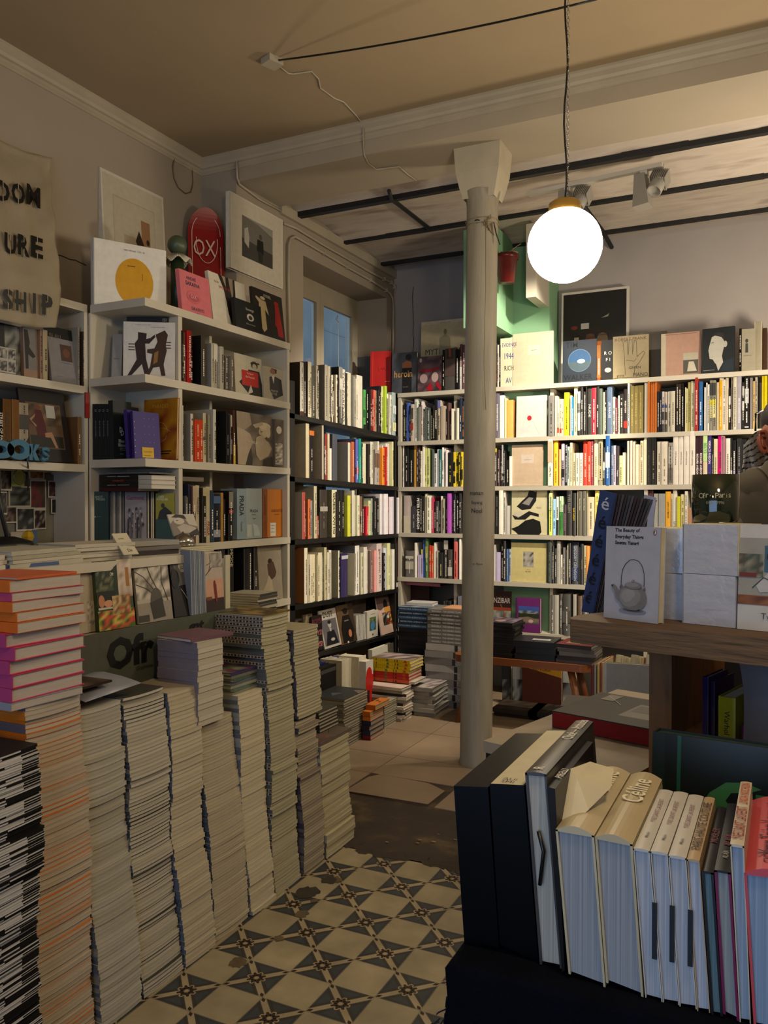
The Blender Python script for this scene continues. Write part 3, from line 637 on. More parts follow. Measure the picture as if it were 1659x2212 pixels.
row('second black shelf', 'x', XB, KZ[1], c5, [
 (280, 326, 1118, 'c9bb98', dict(c='a3977e', plain=1, d=.2)), (332, 398, 1215, '1a1312', dict(bands=[(.9, 1, 'c06a28')])), (500, 524, 1140, 'b5a890', dict(c='9c8f78', plain=1, d=.2)), (528, 546, 1255, K_, dict(k='f0e8d8')), (548, 574, 1255, 'b02c28', dict(k='f0e8d8')), (576, 604, 1255, 'c8b99a', dict(plain=1)),
 (608, 648, 1458, 'e4dfd0', dict(plain=1, d=.12)), (652, 716, 1262, '4c4f58', dict(plain=1)), (840, 872, 1380, 'c9c3ae', dict(c='8f8c84', plain=1, d=.19)), (874, 904, 1385, 'd2ccb6'), (906, 944, 1370, 'b4603c', dict(k='f0dcc8')), (946, 984, 1335, '5862b2', dict(c='4a3a6a', bands=[(.2, .35, '9a3a5a')])),
 (990, 1022, 1325, '12907a', dict(k='a8e0d0')), (1024, 1052, 1390, '18392a'), (1056, 1124, 1390, 'd4d0b2', dict(plain=1)), (1130, 1156, 1400, '221c1a', dict(k='f0e8d8')), (1158, 1180, 1400, '2e2624', dict(k='f0e8d8')), (1182, 1222, 1368, 'cac6b6'),
 (1228, 1288, 1475, 'a59c98', dict(l=3, c='8a7a70', bands=[(.5, .9, '7a5a4c')])), (1290, 1310, 1362, 'd8d2bc'), (1314, 1350, 1450, 'e08a2c', dict(T='BAROQUE', k='8a2014', b=.02, th=.7)), (1352, 1364, 1420, 'ddd'), (1366, 1394, 1437, 'b5221e', dict(k='f0d8c8')), (1396, 1448, 1392, 'd8d0c6', dict(plain=1)), (1450, 1472, 1368, 'cfcb98'), (1474, 1506, 1462, '1c1a12', dict(k='e0d040'))], seed=12, depth=.2)
c6 = (620, 1030, 5.671)
row('third black shelf', 'x', XB, KZ[2], c6, [
 (196, 234, 190, 'a6403a', dict(c='a19888', k='e0b0a0')), (238, 268, 232, K_), (270, 300, 276, 'c8622a'), (304, 352, 290, '8a8680'), (358, 394, 115, 'b9b292', dict(c='8a8672')), (396, 414, 480, 'a8482c'), (430, 522, 158, '37302a', dict(k='9a9080', bands=[(.55, .65, 'a8a498')])),
 (570, 614, 160, 'cfc8a4', dict(c='7c755c', T='GUESS WHO', k='181614', b=.02, th=.5, tw=.88, fill=True)), (618, 644, 160, 'e0dcca', dict(bands=[(0, .96, '1c1a18')])), (648, 692, 160, '191816'), (694, 738, 162, '121110'), (744, 782, 230, 'c8cc3a', dict(plain=1)), (784, 804, 235, '9a6a48'), (806, 840, 168, 'c9c6b4', dict(plain=1)),
 (846, 876, 225, 'c6c4a2', dict(plain=1)), (878, 908, 228, 'd6d3ba'), (916, 948, 240, '7a5c48', dict(bands=[(.3, .5, '3a2a22')])), (950, 974, 225, '1a1818', dict(k='e8e0d0')), (978, 1012, 362, 'c02434', dict(k='f4e0e0', l=2)), (1014, 1044, 292, 'cdd09a'), (1046, 1066, 265, '9aa098'), (1070, 1096, 240, '1e1d1c', dict(k='f0e8e0')), (1098, 1122, 240, '2a2826'), (1126, 1154, 262, '121212'),
 (1158, 1186, 210, 'dcd6d4', dict(plain=1)), (1190, 1238, 210, 'e4dee2', dict(plain=1)), (1241, 1252, 250, 'b03a48'), (1258, 1280, 250, 'd8d0d8', dict(plain=1)), (1282, 1305, 250, 'd8d0d8', dict(plain=1)), (1307, 1330, 248, 'dcd4dc', dict(plain=1)), (1332, 1356, 245, 'd8d0d8', dict(plain=1)), (1358, 1386, 255, 'dcd6da', dict(plain=1))], seed=13, depth=.2)
row('fourth black shelf', 'x', XB, KZ[3], c6, [
 (215, 256, 872, 'd0c8b0', dict(c='8a5a34')), (262, 288, 950, 'aaa088'), (290, 324, 950, 'cfc5a8'), (330, 374, 952, 'd0c6a4', dict(k='6a6658')), (378, 398, 955, 'c4bb9c'), (400, 450, 930, 'cfc6a8', dict(plain=1)), (454, 468, 960, '6a6850'), (470, 500, 866, 'b4ac88', dict(k='4a4636')), (502, 534, 925, 'cac2ae'), (536, 545, 930, K_), (546, 578, 900, 'd8d2c4', dict(plain=1)),
 (640, 656, 905, 'd8d2ba', dict(c='a2a086', d=.19)), (662, 744, 932, '2c2452', dict(m=GLOSS, bands=[(.86, .94, 'c8c8d8')], k='4a3f80')), (746, 764, 935, 'dcd8cc'), (828, 844, 940, '8a7c6a', dict(c='c9c5aa', l=2)), (852, 906, 845, 'd8d4cc', dict(c='57565c')), (908, 938, 930, 'bfba9c'), (942, 984, 862, 'd2cec0', dict(plain=1)), (990, 1018, 892, 'd0c0b4', dict(k='b05a5a')), (1022, 1048, 912, '6e6058'), (1050, 1068, 905, 'd6d0c4'),
 (1072, 1104, 900, 'dc9490', dict(k='f0d8c8')), (1106, 1170, 820, 'c6b6b2', dict(T='generation 7US ·', k='8a5560', b=.01, th=.45)), (1174, 1210, 935, '171616', dict(k='e0dcd4')), (1212, 1250, 872, 'c6cad4', dict(plain=1)), (1256, 1294, 815, 'd2d09c', dict(k='5a5a3a')), (1298, 1328, 890, 'dcd8cc', dict(plain=1)), (1334, 1374, 820, '33302c', dict(c='3a3836', bands=[(.03, .13, 'd8d4c8')])), (1380, 1440, 785, 'b8262a', dict(c='a81e22', k='e8c0b8'))], seed=14, depth=.2)
c7 = (780, 680, 6.913)
row('second shelf left of column', 'y', YD, BZ[1], c7, [
 (612, 638, 1322, '1c1814', dict(k='e0dcc0')), (642, 660, 1350, K_), (662, 712, 1312, '3d58a4', dict(plain=1)), (714, 730, 1360, K_), (734, 778, 1335, 'a89a90', dict(bands=[(.3, .5, 'b03a3a'), (.6, .9, '4a4a44')])), (780, 836, 1248, 'c8ccc0', dict(k='7a7c74')), (840, 884, 1372, '7a7770', dict(plain=1)), (888, 914, 1290, 'd0c2bc'), (916, 940, 1440, '8a857c'), (944, 980, 1378, '525a58', dict(plain=1)), (982, 1018, 1390, '4a524e'), (1022, 1054, 1440, '24201e', dict(k='e8e0c8')),
 (1060, 1086, 1350, '33261e'), (1088, 1130, 1260, '1a1716', dict(T='RYAN MCGINLEY', k='f0ece0', b=.015, th=.6)), (1132, 1178, 1275, 'b4a690', dict(bands=[(.8, 1, '6a70b0')])), (1180, 1250, 1360, 'a49482', dict(plain=1)), (1254, 1270, 1400, K_), (1273, 1308, 1310, '5c4540', dict(plain=1)), (1310, 1335, 1400, '6a1c24'), (1340, 1370, 1400, 'd0ccb8', dict(plain=1)), (1414, 1450, 1392, 'd0ccba', dict(plain=1)), (1456, 1488, 1240, '1f2a3c', dict(k='f0ece0')), (1492, 1524, 1290, '1c2a34', dict(k='d07a30'))], seed=15, off=.005)
row('third shelf left of column', 'y', YD, BZ[2], c7, [
 (612, 628, 1920, 'd8d4ca'), (640, 700, 1960, '151413', dict(k='c8c4b8')), (702, 768, 1965, '1a1918', dict(k='e8e4da')), (772, 816, 1925, 'd9a54c', dict(plain=1)), (820, 842, 1960, '3a2a3a'), (844, 868, 1965, '54402c'), (880, 904, 2035, 'd2cdbb'), (906, 944, 1940, 'dcd8ca', dict(plain=1)), (946, 968, 1990, 'ccc97a'), (970, 1010, 1992, 'b4bc7c', dict(c='a8b070')), (1036, 1072, 2010, '4d5650', dict(plain=1)), (1076, 1116, 2070, 'cccaca'), (1118, 1154, 2008, 'a6abb0', dict(plain=1)), (1158, 1190, 2010, '2e6c66', dict(k='d8e8e0')), (1196, 1226, 1980, 'dcd8d4'), (1228, 1250, 1985, 'dcc8c4'), (1256, 1288, 2020, 'e0d4d0', dict(plain=1)),
 (1294, 1362, 2055, K_, dict(k='d8c840')), (1372, 1404, 2050, 'c8b020', dict(bands=[(.1, .3, '1a1812'), (.45, .7, '1a1812')])), (1408, 1438, 2050, 'c8b020', dict(bands=[(.15, .4, '1a1812'), (.6, .8, '1a1812')])), (1442, 1476, 2050, '1d1b14', dict(k='e0c820')), (1480, 1515, 2048, 'c8b020', dict(bands=[(.2, .5, '1a1812')]))], seed=16, off=.005)
c8 = (850, 980, 3.8125)
row('fourth shelf left of column', 'y', YD, BZ[3], c8, [
 (78, 132, 345, 'a29690', dict(plain=1, bands=[(0, .45, 'c9c0a8')])), (136, 178, 432, '35353a', dict(k='a8a8a8')), (181, 212, 336, '1a1918', dict(T='PETER LINDBERGH', k='f4f0e8', b=.02, th=.75)), (214, 232, 345, K_), (234, 251, 350, '24211f', dict(k='e8e4d8')), (253, 270, 330, 'd0ca9c', dict(plain=1)), (272, 309, 345, 'd8d4c0', dict(k='8a857a')), (311, 324, 360, 'b83a58'), (326, 340, 395, K_), (342, 364, 390, '36383a', dict(c='55575a')), (366, 380, 410, '16161a', dict(k='c8c4bc')), (383, 397, 350, 'd6d2b8', dict(plain=1)), (399, 418, 372, '8f8a78'), (421, 438, 415, '241c22', dict(k='c8a8b8')), (441, 474, 328, 'a24ca8', dict(plain=1)), (477, 486, 400, K_), (488, 508, 320, '171616', dict(k='f0ece4')), (510, 532, 322, '1c1b1b', dict(k='f0ece4')), (535, 555, 325, '222120', dict(k='f0ece4'))], seed=17, off=.005)
row('fifth shelf left of column', 'y', YD, BZ[4], c8, [
 (96, 164, 800, '57534e', dict(c='6a665e', bands=[(.3, .6, 'b4aea0'), (.7, .8, 'c8c2b4')])), (166, 186, 735, 'd4cfc0', dict(plain=1)), (192, 204, 835, 'a79ab8', dict(plain=1)), (205, 217, 835, 'a79ab8', dict(plain=1)), (218, 231, 790, 'a89cba', dict(bands=[(.85, 1, 'd8cc30')])), (233, 250, 712, '3c60a6', dict(plain=1)), (256, 280, 700, '4a6a3a', dict(bands=[(.5, .8, 'a4a85a')])), (284, 301, 755, 'b42e1e'), (303, 321, 760, 'c04a22', dict(k='f0d890')), (324, 345, 732, 'd4cebc', dict(plain=1)), (347, 359, 800, '9a9288'), (361, 401, 815, '181716', dict(k='e8d890')), (405, 440, 710, '2a2624', dict(bands=[(.75, .98, 'c4beb0')])), (442, 478, 790, '3a3632', dict(bands=[(.1, .4, 'c8c2b4')])), (493, 524, 725, 'ba5850', dict(k='7a2020')), (538, 556, 700, 'd8d4c8', dict(plain=1))], seed=18, off=.005)
c9 = (1060, 690, 5.184); ca = (1370, 690, 5.74)
w1 = 'second shelf right of column'
row(w1, 'y', YD, BZ[1], c9, [
 (45, 90, 820, '5c5664'), (95, 148, 850, 'dad6cc', dict(plain=1)), (152, 172, 880, 'd8cc8c', dict(plain=1)), (175, 246, 900, 'd0964e', dict(c='c08a4a', plain=1)), (645, 714, 852, '6d6964', dict(k='2a2826')), (718, 744, 855, 'd4ceb0', dict(plain=1)), (746, 768, 890, 'd4bfa0', dict(bands=[(.08, .22, 'b83a24')])), (770, 790, 890, 'd4bfa0', dict(bands=[(.08, .2, 'b83a24')])), (792, 812, 890, 'cfbb9c'), (816, 872, 815, 'dcc818', dict(k='4a4418')), (888, 905, 850, 'e4e2da', dict(k='2a6aa0')), (906, 926, 868, '1c78a4', dict(k='d8e8f0')), (928, 968, 745, 'd2ce9c', dict(k='8a8660')), (976, 1006, 800, '2a2624', dict(bands=[(.1, .5, 'c8c4bc'), (.72, .98, 'dcd8cc')])), (1011, 1032, 760, '2c2825'), (1034, 1062, 805, '3b3732', dict(k='d8d4c8')), (1066, 1078, 750, '1a1816'),
 (1080, 1126, 752, '2e2b26', dict(T='NUDE', k='e8e4d8', th=.5, tw=.26, tz=.5, b=.0, fill=True)), (1130, 1180, 765, '8e1e2c', dict(k='f0d8c8')), (1183, 1212, 750, '1b1a18', dict(k='e8e4d8')), (1216, 1250, 775, '4a5248', dict(plain=1)), (1253, 1274, 810, 'aaa98a', dict(plain=1)), (1276, 1294, 790, K_), (1298, 1356, 742, '4a5a70', dict(T='LES PARAGES', k='c8ccd0', th=.4, tw=.75)), (1360, 1390, 865, 'a8a49c', dict(k='4a4844')), (1392, 1416, 885, '5c1822', dict(k='e8c8c8')), (1420, 1440, 850, 'cfc8b0'), (1443, 1484, 832, '1f1d18', dict(k='f0e8c8')), (1490, 1530, 780, '241c1c', dict(T='NOBUYOSHI', k='e8dcc8', tz=.6, th=.45, tw=.5, bands=[(.12, .28, 'c83020')])), (1534, 1556, 700, 'dad4c0', dict(k='2a2826')), (1562, 1604, 742, '75683a', dict(k='b0a060')), (1606, 1648, 745, '7a6c3c', dict(k='b0a060'))], seed=19)
row(w1+' far right', 'y', YD, BZ[1], ca, [
 (12, 40, 815, '75683a', dict(k='b0a060')), (44, 112, 815, '796b3c', dict(k='b0a060')), (165, 193, 765, 'b8662a', dict(plain=1)), (195, 221, 765, 'b8662a', dict(plain=1)), (223, 249, 765, 'b8662a', dict(plain=1)), (251, 279, 765, 'b8662a', dict(plain=1)), (283, 309, 890, '20232e'), (311, 339, 890, '23262f'), (346, 374, 895, 'c4b8b0', dict(bands=[(.6, .68, '2a4a88'), (.3, .5, '2c2c2c'), (0, .2, '3a3a38')])), (376, 404, 895, 'c4b8b0', dict(bands=[(.6, .68, '2a4a88'), (.3, .5, '2c2c2c'), (0, .2, '3a3a38')])), (411, 455, 890, 'c8c1ae', dict(k='6a6454')), (459, 507, 890, 'c8c1ae', dict(k='6a6454')),
 (522, 549, 800, '33291f', dict(bands=[(0, .42, '14110f')])), (552, 582, 800, '33291f', dict(bands=[(0, .42, '14110f')])), (586, 612, 790, '1a1716', dict(k='e8e4d8')), (628, 642, 840, 'd8d2a8', dict(plain=1)), (644, 662, 855, 'd2cb8c'), (665, 696, 775, 'a29a5e', dict(k='4a4628')), (700, 748, 760, 'cfc9ac', dict(k='7a7660')), (752, 796, 722, '9e302c', dict(k='e8c0b0')), (804, 848, 770, '2f629a', dict(k='c8d8e8')), (866, 886, 838, 'dcd6cc', dict(plain=1)), (888, 908, 782, 'e0dcd2', dict(plain=1)), (910, 934, 805, 'd8d4ca'), (938, 974, 755, '8a8678', dict(bands=[(.5, .62, 'd8cc30'), (.25, .5, 'cdc68a'), (.7, .95, '2a2824')])), (976, 1014, 755, '8a8678', dict(bands=[(.5, .62, 'd8cc30'), (.25, .5, 'cdc68a'), (.7, .95, '2a2824')])),
 (1020, 1050, 775, 'd8ceb0', dict(plain=1)), (1053, 1092, 750, 'dda220', dict(k='f0d890')), (1100, 1132, 740, 'd8d4c4', dict(k='5a564a')), (1134, 1168, 722, 'cdbfa8', dict(plain=1)), (1172, 1196, 845, '221f1e', dict(bands=[(.3, .5, 'd8d4cc'), (.6, .8, 'd8d4cc')])), (1202, 1228, 695, '9c9082', dict(k='4a443c')), (1230, 1272, 715, 'd6d0b8', dict(k='6a6658')), (1275, 1330, 690, 'a8a4ae', dict(k='dcd8e0')), (1338, 1368, 780, '2b2a28', dict(bands=[(.4, .6, 'a8a6a2'), (.72, .92, '8a8884')])), (1372, 1424, 690, '222226', dict(bands=[(.48, .75, 'a8a8a8'), (.03, .05, 'd8d8d8')])), (1436, 1470, 722, '8a8282', dict(plain=1)), (1474, 1498, 765, 'cdb070'), (1501, 1530, 715, 'b0a898', dict(k='3a3834')), (1585, 1612, 700, 'dcc810', dict(plain=1)), (1614, 1650, 700, 'dcc810', dict(k='a89810'))], seed=20)
cb_ = (1060, 930, 5.184); cc = (1370, 900, 5.74)
w2 = 'third shelf right of column'
row(w2, 'y', YD, BZ[2], cb_, [
 (36, 68, 200, '1e1c1a', dict(bands=[(.9, 1, 'd8d020')])), (71, 98, 215, '3a2226', dict(k='c8b8b0')), (102, 116, 225, '24221f'), (118, 136, 150, '2a2a2a', dict(bands=[(.3, .98, 'a8a8a8')])), (139, 155, 225, '191817', dict(k='f0ece4')), (158, 202, 330, '1c1b19', dict(c='cfc69c')), (206, 236, 288, 'd4cebc', dict(plain=1)), (641, 696, 97, 'cfc7b0', dict(T='CINQ FILS', k='4a463e', tz=.3, th=.4, tw=.4, bands=[(.5, .95, 'd8b090')])), (703, 752, 73, 'e2a816', dict(k='8a6410', c='b83a1a')), (757, 783, 210, 'c8945a', dict(plain=1)), (787, 822, 147, '8a8490', dict(bands=[(.2, .4, '1c1b1b'), (.6, .98, 'c8c4d0')])), (826, 853, 146, '1c1a1c', dict(k='f0ecf0', b=.02)), (857, 884, 180, 'a0b0a8', dict(k='2c3a38')), (888, 914, 137, 'c8b994', dict(k='8a7c5a')), (917, 944, 252, 'c2b290', dict(k='5a5240')), (949, 985, 250, 'd8cdb2', dict(k='8a8270')), (988, 1026, 250, 'd8cdb2', dict(k='8a8270')),
 (1030, 1076, 120, 'c4301a', dict(k='f0d0b8')), (1079, 1124, 120, 'c4301a', dict(k='f0d0b8')), (1127, 1147, 120, '7c2034'), (1151, 1198, 92, 'c4ba96', dict(k='7a7258')), (1201, 1252, 52, '857e62', dict(bands=[(.1, .4, 'b8b088')])), (1256, 1280, 190, '1c1b1a', dict(bands=[(.4, .6, 'd8d4cc')])), (1287, 1338, 57, '0d4a86', dict(bands=[(.35, .66, 'd0d4d8')], c='123a60')), (1346, 1368, 170, '4c5a70', dict(k='c8d0d8')), (1370, 1398, 167, 'a89cac', dict(k='4a4450')), (1400, 1436, 172, '241a1c', dict(T='Conquest', k='f0e8e8', tz=.3, th=.5, tw=.45)), (1438, 1476, 280, 'd2c58a', dict(k='6a6034')), (1479, 1510, 247, 'cfc7a4', dict(plain=1)), (1526, 1550, 117, 'cdbca4', dict(plain=1)), (1562, 1586, 115, 'cdb9a4', dict(plain=1)), (1588, 1612, 115, 'cdb9a4', dict(plain=1)), (1618, 1656, 155, 'd4bca2', dict(plain=1))], seed=21)
row(w2+' far right', 'y', YD, BZ[2], cc, [
 (22, 70, 345, 'cbb59c', dict(plain=1)), (76, 112, 300, 'cfc5a4', dict(k='8a8468')), (114, 152, 288, 'd2c8aa', dict(plain=1)), (157, 206, 266, '171514', dict(k='4a443c')), (210, 270, 246, '141210', dict(k='8a7a60')), (277, 336, 308, 'd2c8b6', dict(k='8a8474')), (339, 414, 308, 'd2c8b6', dict(k='8a8474')), (422, 478, 322, '8a857c', dict(bands=[(.05, .4, '6a665e'), (.5, .9, 'b0aca2')])), (482, 548, 185, 'd8d0c4', dict(T='AVEDON advertising', k='5a564e', th=.3, tw=.5)), (551, 613, 185, 'd8d0c4', dict(T='AVEDON advertising ', k='5a564e', th=.3, tw=.5)), (616, 682, 185, 'd8d0c4', dict(T='AVEDON advertising', k='5a564e', th=.3, tw=.5)), (686, 758, 182, 'dcd4c8', dict(T='AVEDON advertising', k='5a564e', th=.3, tw=.5)),
 (763, 805, 222, '38202a', dict(T='RICHARD AVEDON', k='f4e8e0', b=.02, tz=.4, th=.6, tw=.75)), (807, 851, 222, '38202a', dict(T='RICHARD AVEDON', k='f4e8e0', b=.02, tz=.4, th=.6, tw=.75)), (854, 908, 200, 'cfc2a0', dict(T='BEUYS', k='4a9a48', b=.02, tz=.7, th=.7, tw=.5, bands=[(.45, 1, 'b8d890')])), (911, 958, 196, '3a3074', dict(T='VERSACE AVEDON', k='e8dcf0', b=.02, tz=.62, th=.6, tw=.7)), (962, 984, 260, '3a3836'), (987, 1034, 276, 'd2c9a4', dict(k='8a8260')), (1037, 1096, 216, 'd01078', dict(bands=[(0, .2, 'c8c8d4')])), (1099, 1126, 240, 'a87080', dict(plain=1)), (1131, 1190, 268, 'dcd8cc', dict(k='6a665e')), (1194, 1216, 265, '232426', dict(bands=[(0, .3, 'd0ccd0')])), (1220, 1260, 290, '1b1a1e', dict(bands=[(0, .3, '3a2460')])), (1272, 1330, 270, '2a2a2c', dict(k='8a8a8a')), (1334, 1390, 280, '1c1d20', dict(k='6a7a80'))], seed=22)
w3 = 'fourth shelf right of column'
row(w3, 'y', YD, BZ[3], cb_, [
 (42, 84, 700, '262524', dict(k='8a8a88')), (92, 140, 672, 'cbc6b8', dict(plain=1)), (142, 162, 680, 'bfbab0'), (166, 208, 842, 'a4a098', dict(plain=1)), (649, 687, 702, 'c8cc58', dict(k='3a4a28', bands=[(.6, .98, 'd8e0b0')])), (691, 722, 766, '88b4d8', dict(k='2a4a78')), (726, 754, 742, 'ccc8ba', dict(bands=[(0, .4, '3a3834')])), (764, 785, 738, 'b4d4a4', dict(bands=[(0, .6, '4a9a4a')])), (787, 808, 738, 'b4d4a4', dict(bands=[(0, .6, '4a9a4a')])), (811, 846, 830, '2f1c22', dict(k='8a7078')), (850, 911, 662, '1a1816', dict(T='YVES KLEIN', k='8a867c', b=.02, tz=.7, th=.5, tw=.5)), (915, 958, 700, '17130f', dict(T='Last Letters', k='e8c020', tz=.5, th=.5, tw=.4)),
 (968, 972, 664, 'a8a078', dict(plain=1)), (974, 1022, 680, '4a4638', dict(T='Berenice Abbott', k='d8d0b8', tz=.7, th=.3, tw=.45)), (1024, 1072, 680, '4a4638', dict(T='Berenice Abbott', k='d8d0b8', tz=.7, th=.3, tw=.45)), (1074, 1079, 664, 'a8a078', dict(plain=1)), (1084, 1160, 745, 'b3a688', dict(k='5a5240')), (1164, 1214, 660, 'd8ba5c', dict(k='8a7030')), (1218, 1260, 690, '3a3634'), (1264, 1310, 700, '5a3a30')], seed=23)
row(w3+' far right', 'y', YD, BZ[3], cc, [
 (165, 232, 860, '3a1a20'), (240, 298, 955, '8c8a80', dict(plain=1)), (302, 384, 955, '8a8b8a', dict(plain=1)), (388, 452, 930, 'd89e2a', dict(T='JOHN GUTMANN', k='5a3a10', tz=.6, th=.4, tw=.6)), (456, 474, 955, 'd4c8a8'), (477, 528, 896, 'd4cec0', dict(T='LaTeX', k='8a857a', tz=.25, tw=.4)), (531, 570, 990, 'c0be22', dict(plain=1)), (573, 622, 962, 'd0c48c', dict(k='8a804a')), (626, 662, 926, 'd4cebe', dict(k='8a867a')), (656, 712, 1130, 'a47b5a', dict(plain=1))], seed=24)
cd = (1060, 1150, 4.706)
w4 = 'fifth shelf right of column'
row(w4, 'y', YD, BZ[4], cd, [
 (24, 44, 128, 'b0aca4', dict(plain=1)), (46, 92, 203, 'a294b4', dict(plain=1)), (97, 126, 80, K_), (128, 152, 88, '1c1b1b'), (160, 176, 170, '3a5a88', dict(k='e8e4d8')), (179, 200, 172, '8a94a0'), (573, 618, 92, '1f2520', dict(k='6a7a68')), (621, 642, 140, '161614'), (645, 664, 165, '2c2a26', dict(k='e8e4d8')), (668, 706, 92, '8b877e', dict(k='c8c4b8')), (709, 728, 230, 'd0cab8'), (734, 758, 155, '57524c'), (762, 770, 180, '2a2624'), (773, 786, 120, 'd0c8b4', dict(plain=1)), (790, 816, 110, '14110f'), (820, 890, 100, '20242f', dict(T='GREGORY CREWDSON', k='c8ccd8', th=.4, tw=.82, bands=[(.1, .4, '3a4464')])), (893, 905, 130, K_), (907, 942, 118, '151413', dict(T='Gregory Crewdson', k='c8b860', th=.35, tw=.45)), (950, 974, 135, 'd08a3a', dict(bands=[(0, 1, 'd4c8a0')])), (976, 1004, 140, 'd8842c', dict(plain=1))], seed=25)
row('bottom shelf right of column', 'y', YD, BZ[5], cd, [
 (604, 640, 640, '4a463f'), (642, 690, 640, '8a857a', dict(plain=1)), (696, 728, 628, '3a3630'), (732, 820, 630, '2c2823', dict(bands=[(.3, .6, '5a554c')])), (835, 872, 632, '7f7a70', dict(plain=1)), (880, 930, 650, '4a3420', dict(k='8a7050')), (940, 1000, 640, '57524a'), (1010, 1060, 650, '3a3632')], seed=26)
# tall white bookcase: spines
c2 = (380, 380, 4.607); c4 = (380, 840, 4.607)
row('second shelf of tall white bookcase', 'x', XF, WZ[1], c2, [
 (58, 76, 1540, '1a1c1e', dict(k='8a8a8a')), (80, 94, 1550, '35302a'), (96, 120, 1555, '6a4a30'), (106, 122, 1720, 'a89c7c', dict(d=.15)), (136, 178, 1540, 'b01e22', dict(T='STALKING AUTEUR AFTER', k='f0d8c8', th=.5, tw=.8)), (182, 198, 1620, '1c1a18'), (262, 300, 1590, '4a443a', dict(c='100f0f')), (366, 378, 1665, 'b8b2a0', dict(c='8c8a88', plain=1)), (380, 394, 1665, 'cac4b0'), (400, 440, 1665, 'b0a996', dict(bands=[(.6, .98, 'c8c2b4')])), (446, 480, 1700, 'b5af9c', dict(k='1a1816')), (484, 512, 1770, '22303f', dict(T='Brazil', k='e8dcc0', tz=.7, th=.6, tw=.3)), (516, 546, 1790, '6a6258'), (548, 566, 1800, '7a7264'), (568, 588, 1795, '57524c', dict(bands=[(.1, .3, 'b0aca0'), (.5, .7, 'b0aca0')]))], seed=31, depth=.24)
row('third shelf of tall white bookcase', 'x', XF, WZ[2], c4, [
 (64, 78, 165, 'cac4b4'), (80, 100, 160, '33302e', dict(k='a8a498')), (165, 192, 248, 'cfc8b4', dict(c='8c8a84')), (196, 240, 308, 'c03c16', dict(k='e8c8a8')), (242, 278, 310, 'c44018', dict(k='e8c8a8')), (300, 330, 240, 'c3b894', dict(c='8f8a7c', bands=[(.45, .52, '5a4a40')])), (352, 378, 256, '8c8670'), (384, 412, 205, 'cac6b8', dict(c='aaa698')), (505, 530, 225, '151414', dict(c='0c0c0c', k='6a6a68')), (536, 545, 260, '3a3836'), (546, 584, 250, '35343a', dict(bands=[(.75, .98, 'a49c88'), (.2, .5, '6a6a70')])), (586, 608, 210, '4a2a1e', dict(bands=[(0, .36, 'c09a20')]))], seed=32, depth=.24)
row('fourth shelf of tall white bookcase', 'x', XF, WZ[3], c4, [
 (62, 78, 1070, '8a8678'), (84, 98, 1060, '2a2c30'), (100, 116, 1065, '5a5a58'), (118, 152, 1080, '8f8c80'), (156, 176, 950, '20243a'), (180, 218, 968, '5c4440', dict(bands=[(.55, 1, 'a8947c')])), (222, 260, 962, 'b9ad92', dict(T='FASHION', k='4a3c30', tz=.65, th=.5, tw=.5)), (264, 304, 985, '1f1a16', dict(bands=[(.85, 1, 'a89c74')])), (308, 348, 975, 'b4aa88', dict(T='FRIDA', k='a82a20', tz=.25, th=.6, tw=.4)), (352, 378, 1010, '22364a'), (382, 452, 1045, '171d2a', dict(bands=[(.1, .25, '8a9098'), (.8, .95, '3a5a80')])), (456, 480, 1035, 'a07a3c', dict(plain=1)), (482, 504, 1100, '1f1a16'), (560, 602, 1015, '151312', dict(bands=[(.62, .98, '7a7468'), (.55, .65, 'a03028')]))], seed=33, depth=.24)
# left wall bookcase spines
c3 = (0, 680, 4.0975); XA = -3.016
row('upper shelf at left edge', 'x', XA, 2.003, c3, [(372, 392, 130, 'a08068', dict(c='8a6c54')), (394, 432, 135, 'b8a888', dict(d=.2)), (700, 716, 110, '8f8a7e'), (718, 730, 130, '211f1e'), (734, 752, 150, '3a2c24', dict(bands=[(.2, .9, '1a1818')])), (754, 776, 150, '9a9078'), (780, 796, 90, 'b0a58c', dict(k='1c1a18'))], seed=34, depth=.2)
row('lower shelf at left edge', 'x', XA, 1.630, c3, [(4, 46, 740, '141414', dict(T='STREET OF PARIS', k='d8d0c0', th=.6, tw=.95)), (50, 124, 745, '6a4a24', dict(T='GUIDE LOUVRE', k='2c1c0c', th=.4)), (130, 196, 750, '7a5630', dict(plain=1)), (200, 280, 780, 'a09684', dict(bands=[(.55, .8, '2c2a28')])), (690, 716, 905, '7a5c38', dict(c='6a4c2c')), (718, 742, 900, 'a8a498'), (746, 780, 760, '24211f', dict(T='23', k='6a665c', tz=.3, tw=.15))], seed=35, depth=.2)
# ================================================================ left side: shelves with face-out books, frames, banner
def px(x, y, X, z): p = atx(x, y, X); return Vector((X, p.y, z))
def py(x, y, Y, z): p = aty(x, y, Y); return Vector((p.x, Y, z))
BWP = ['1a1918', '3a3836', '6a6864', 'a8a49c', '2a2826', '8a867e']
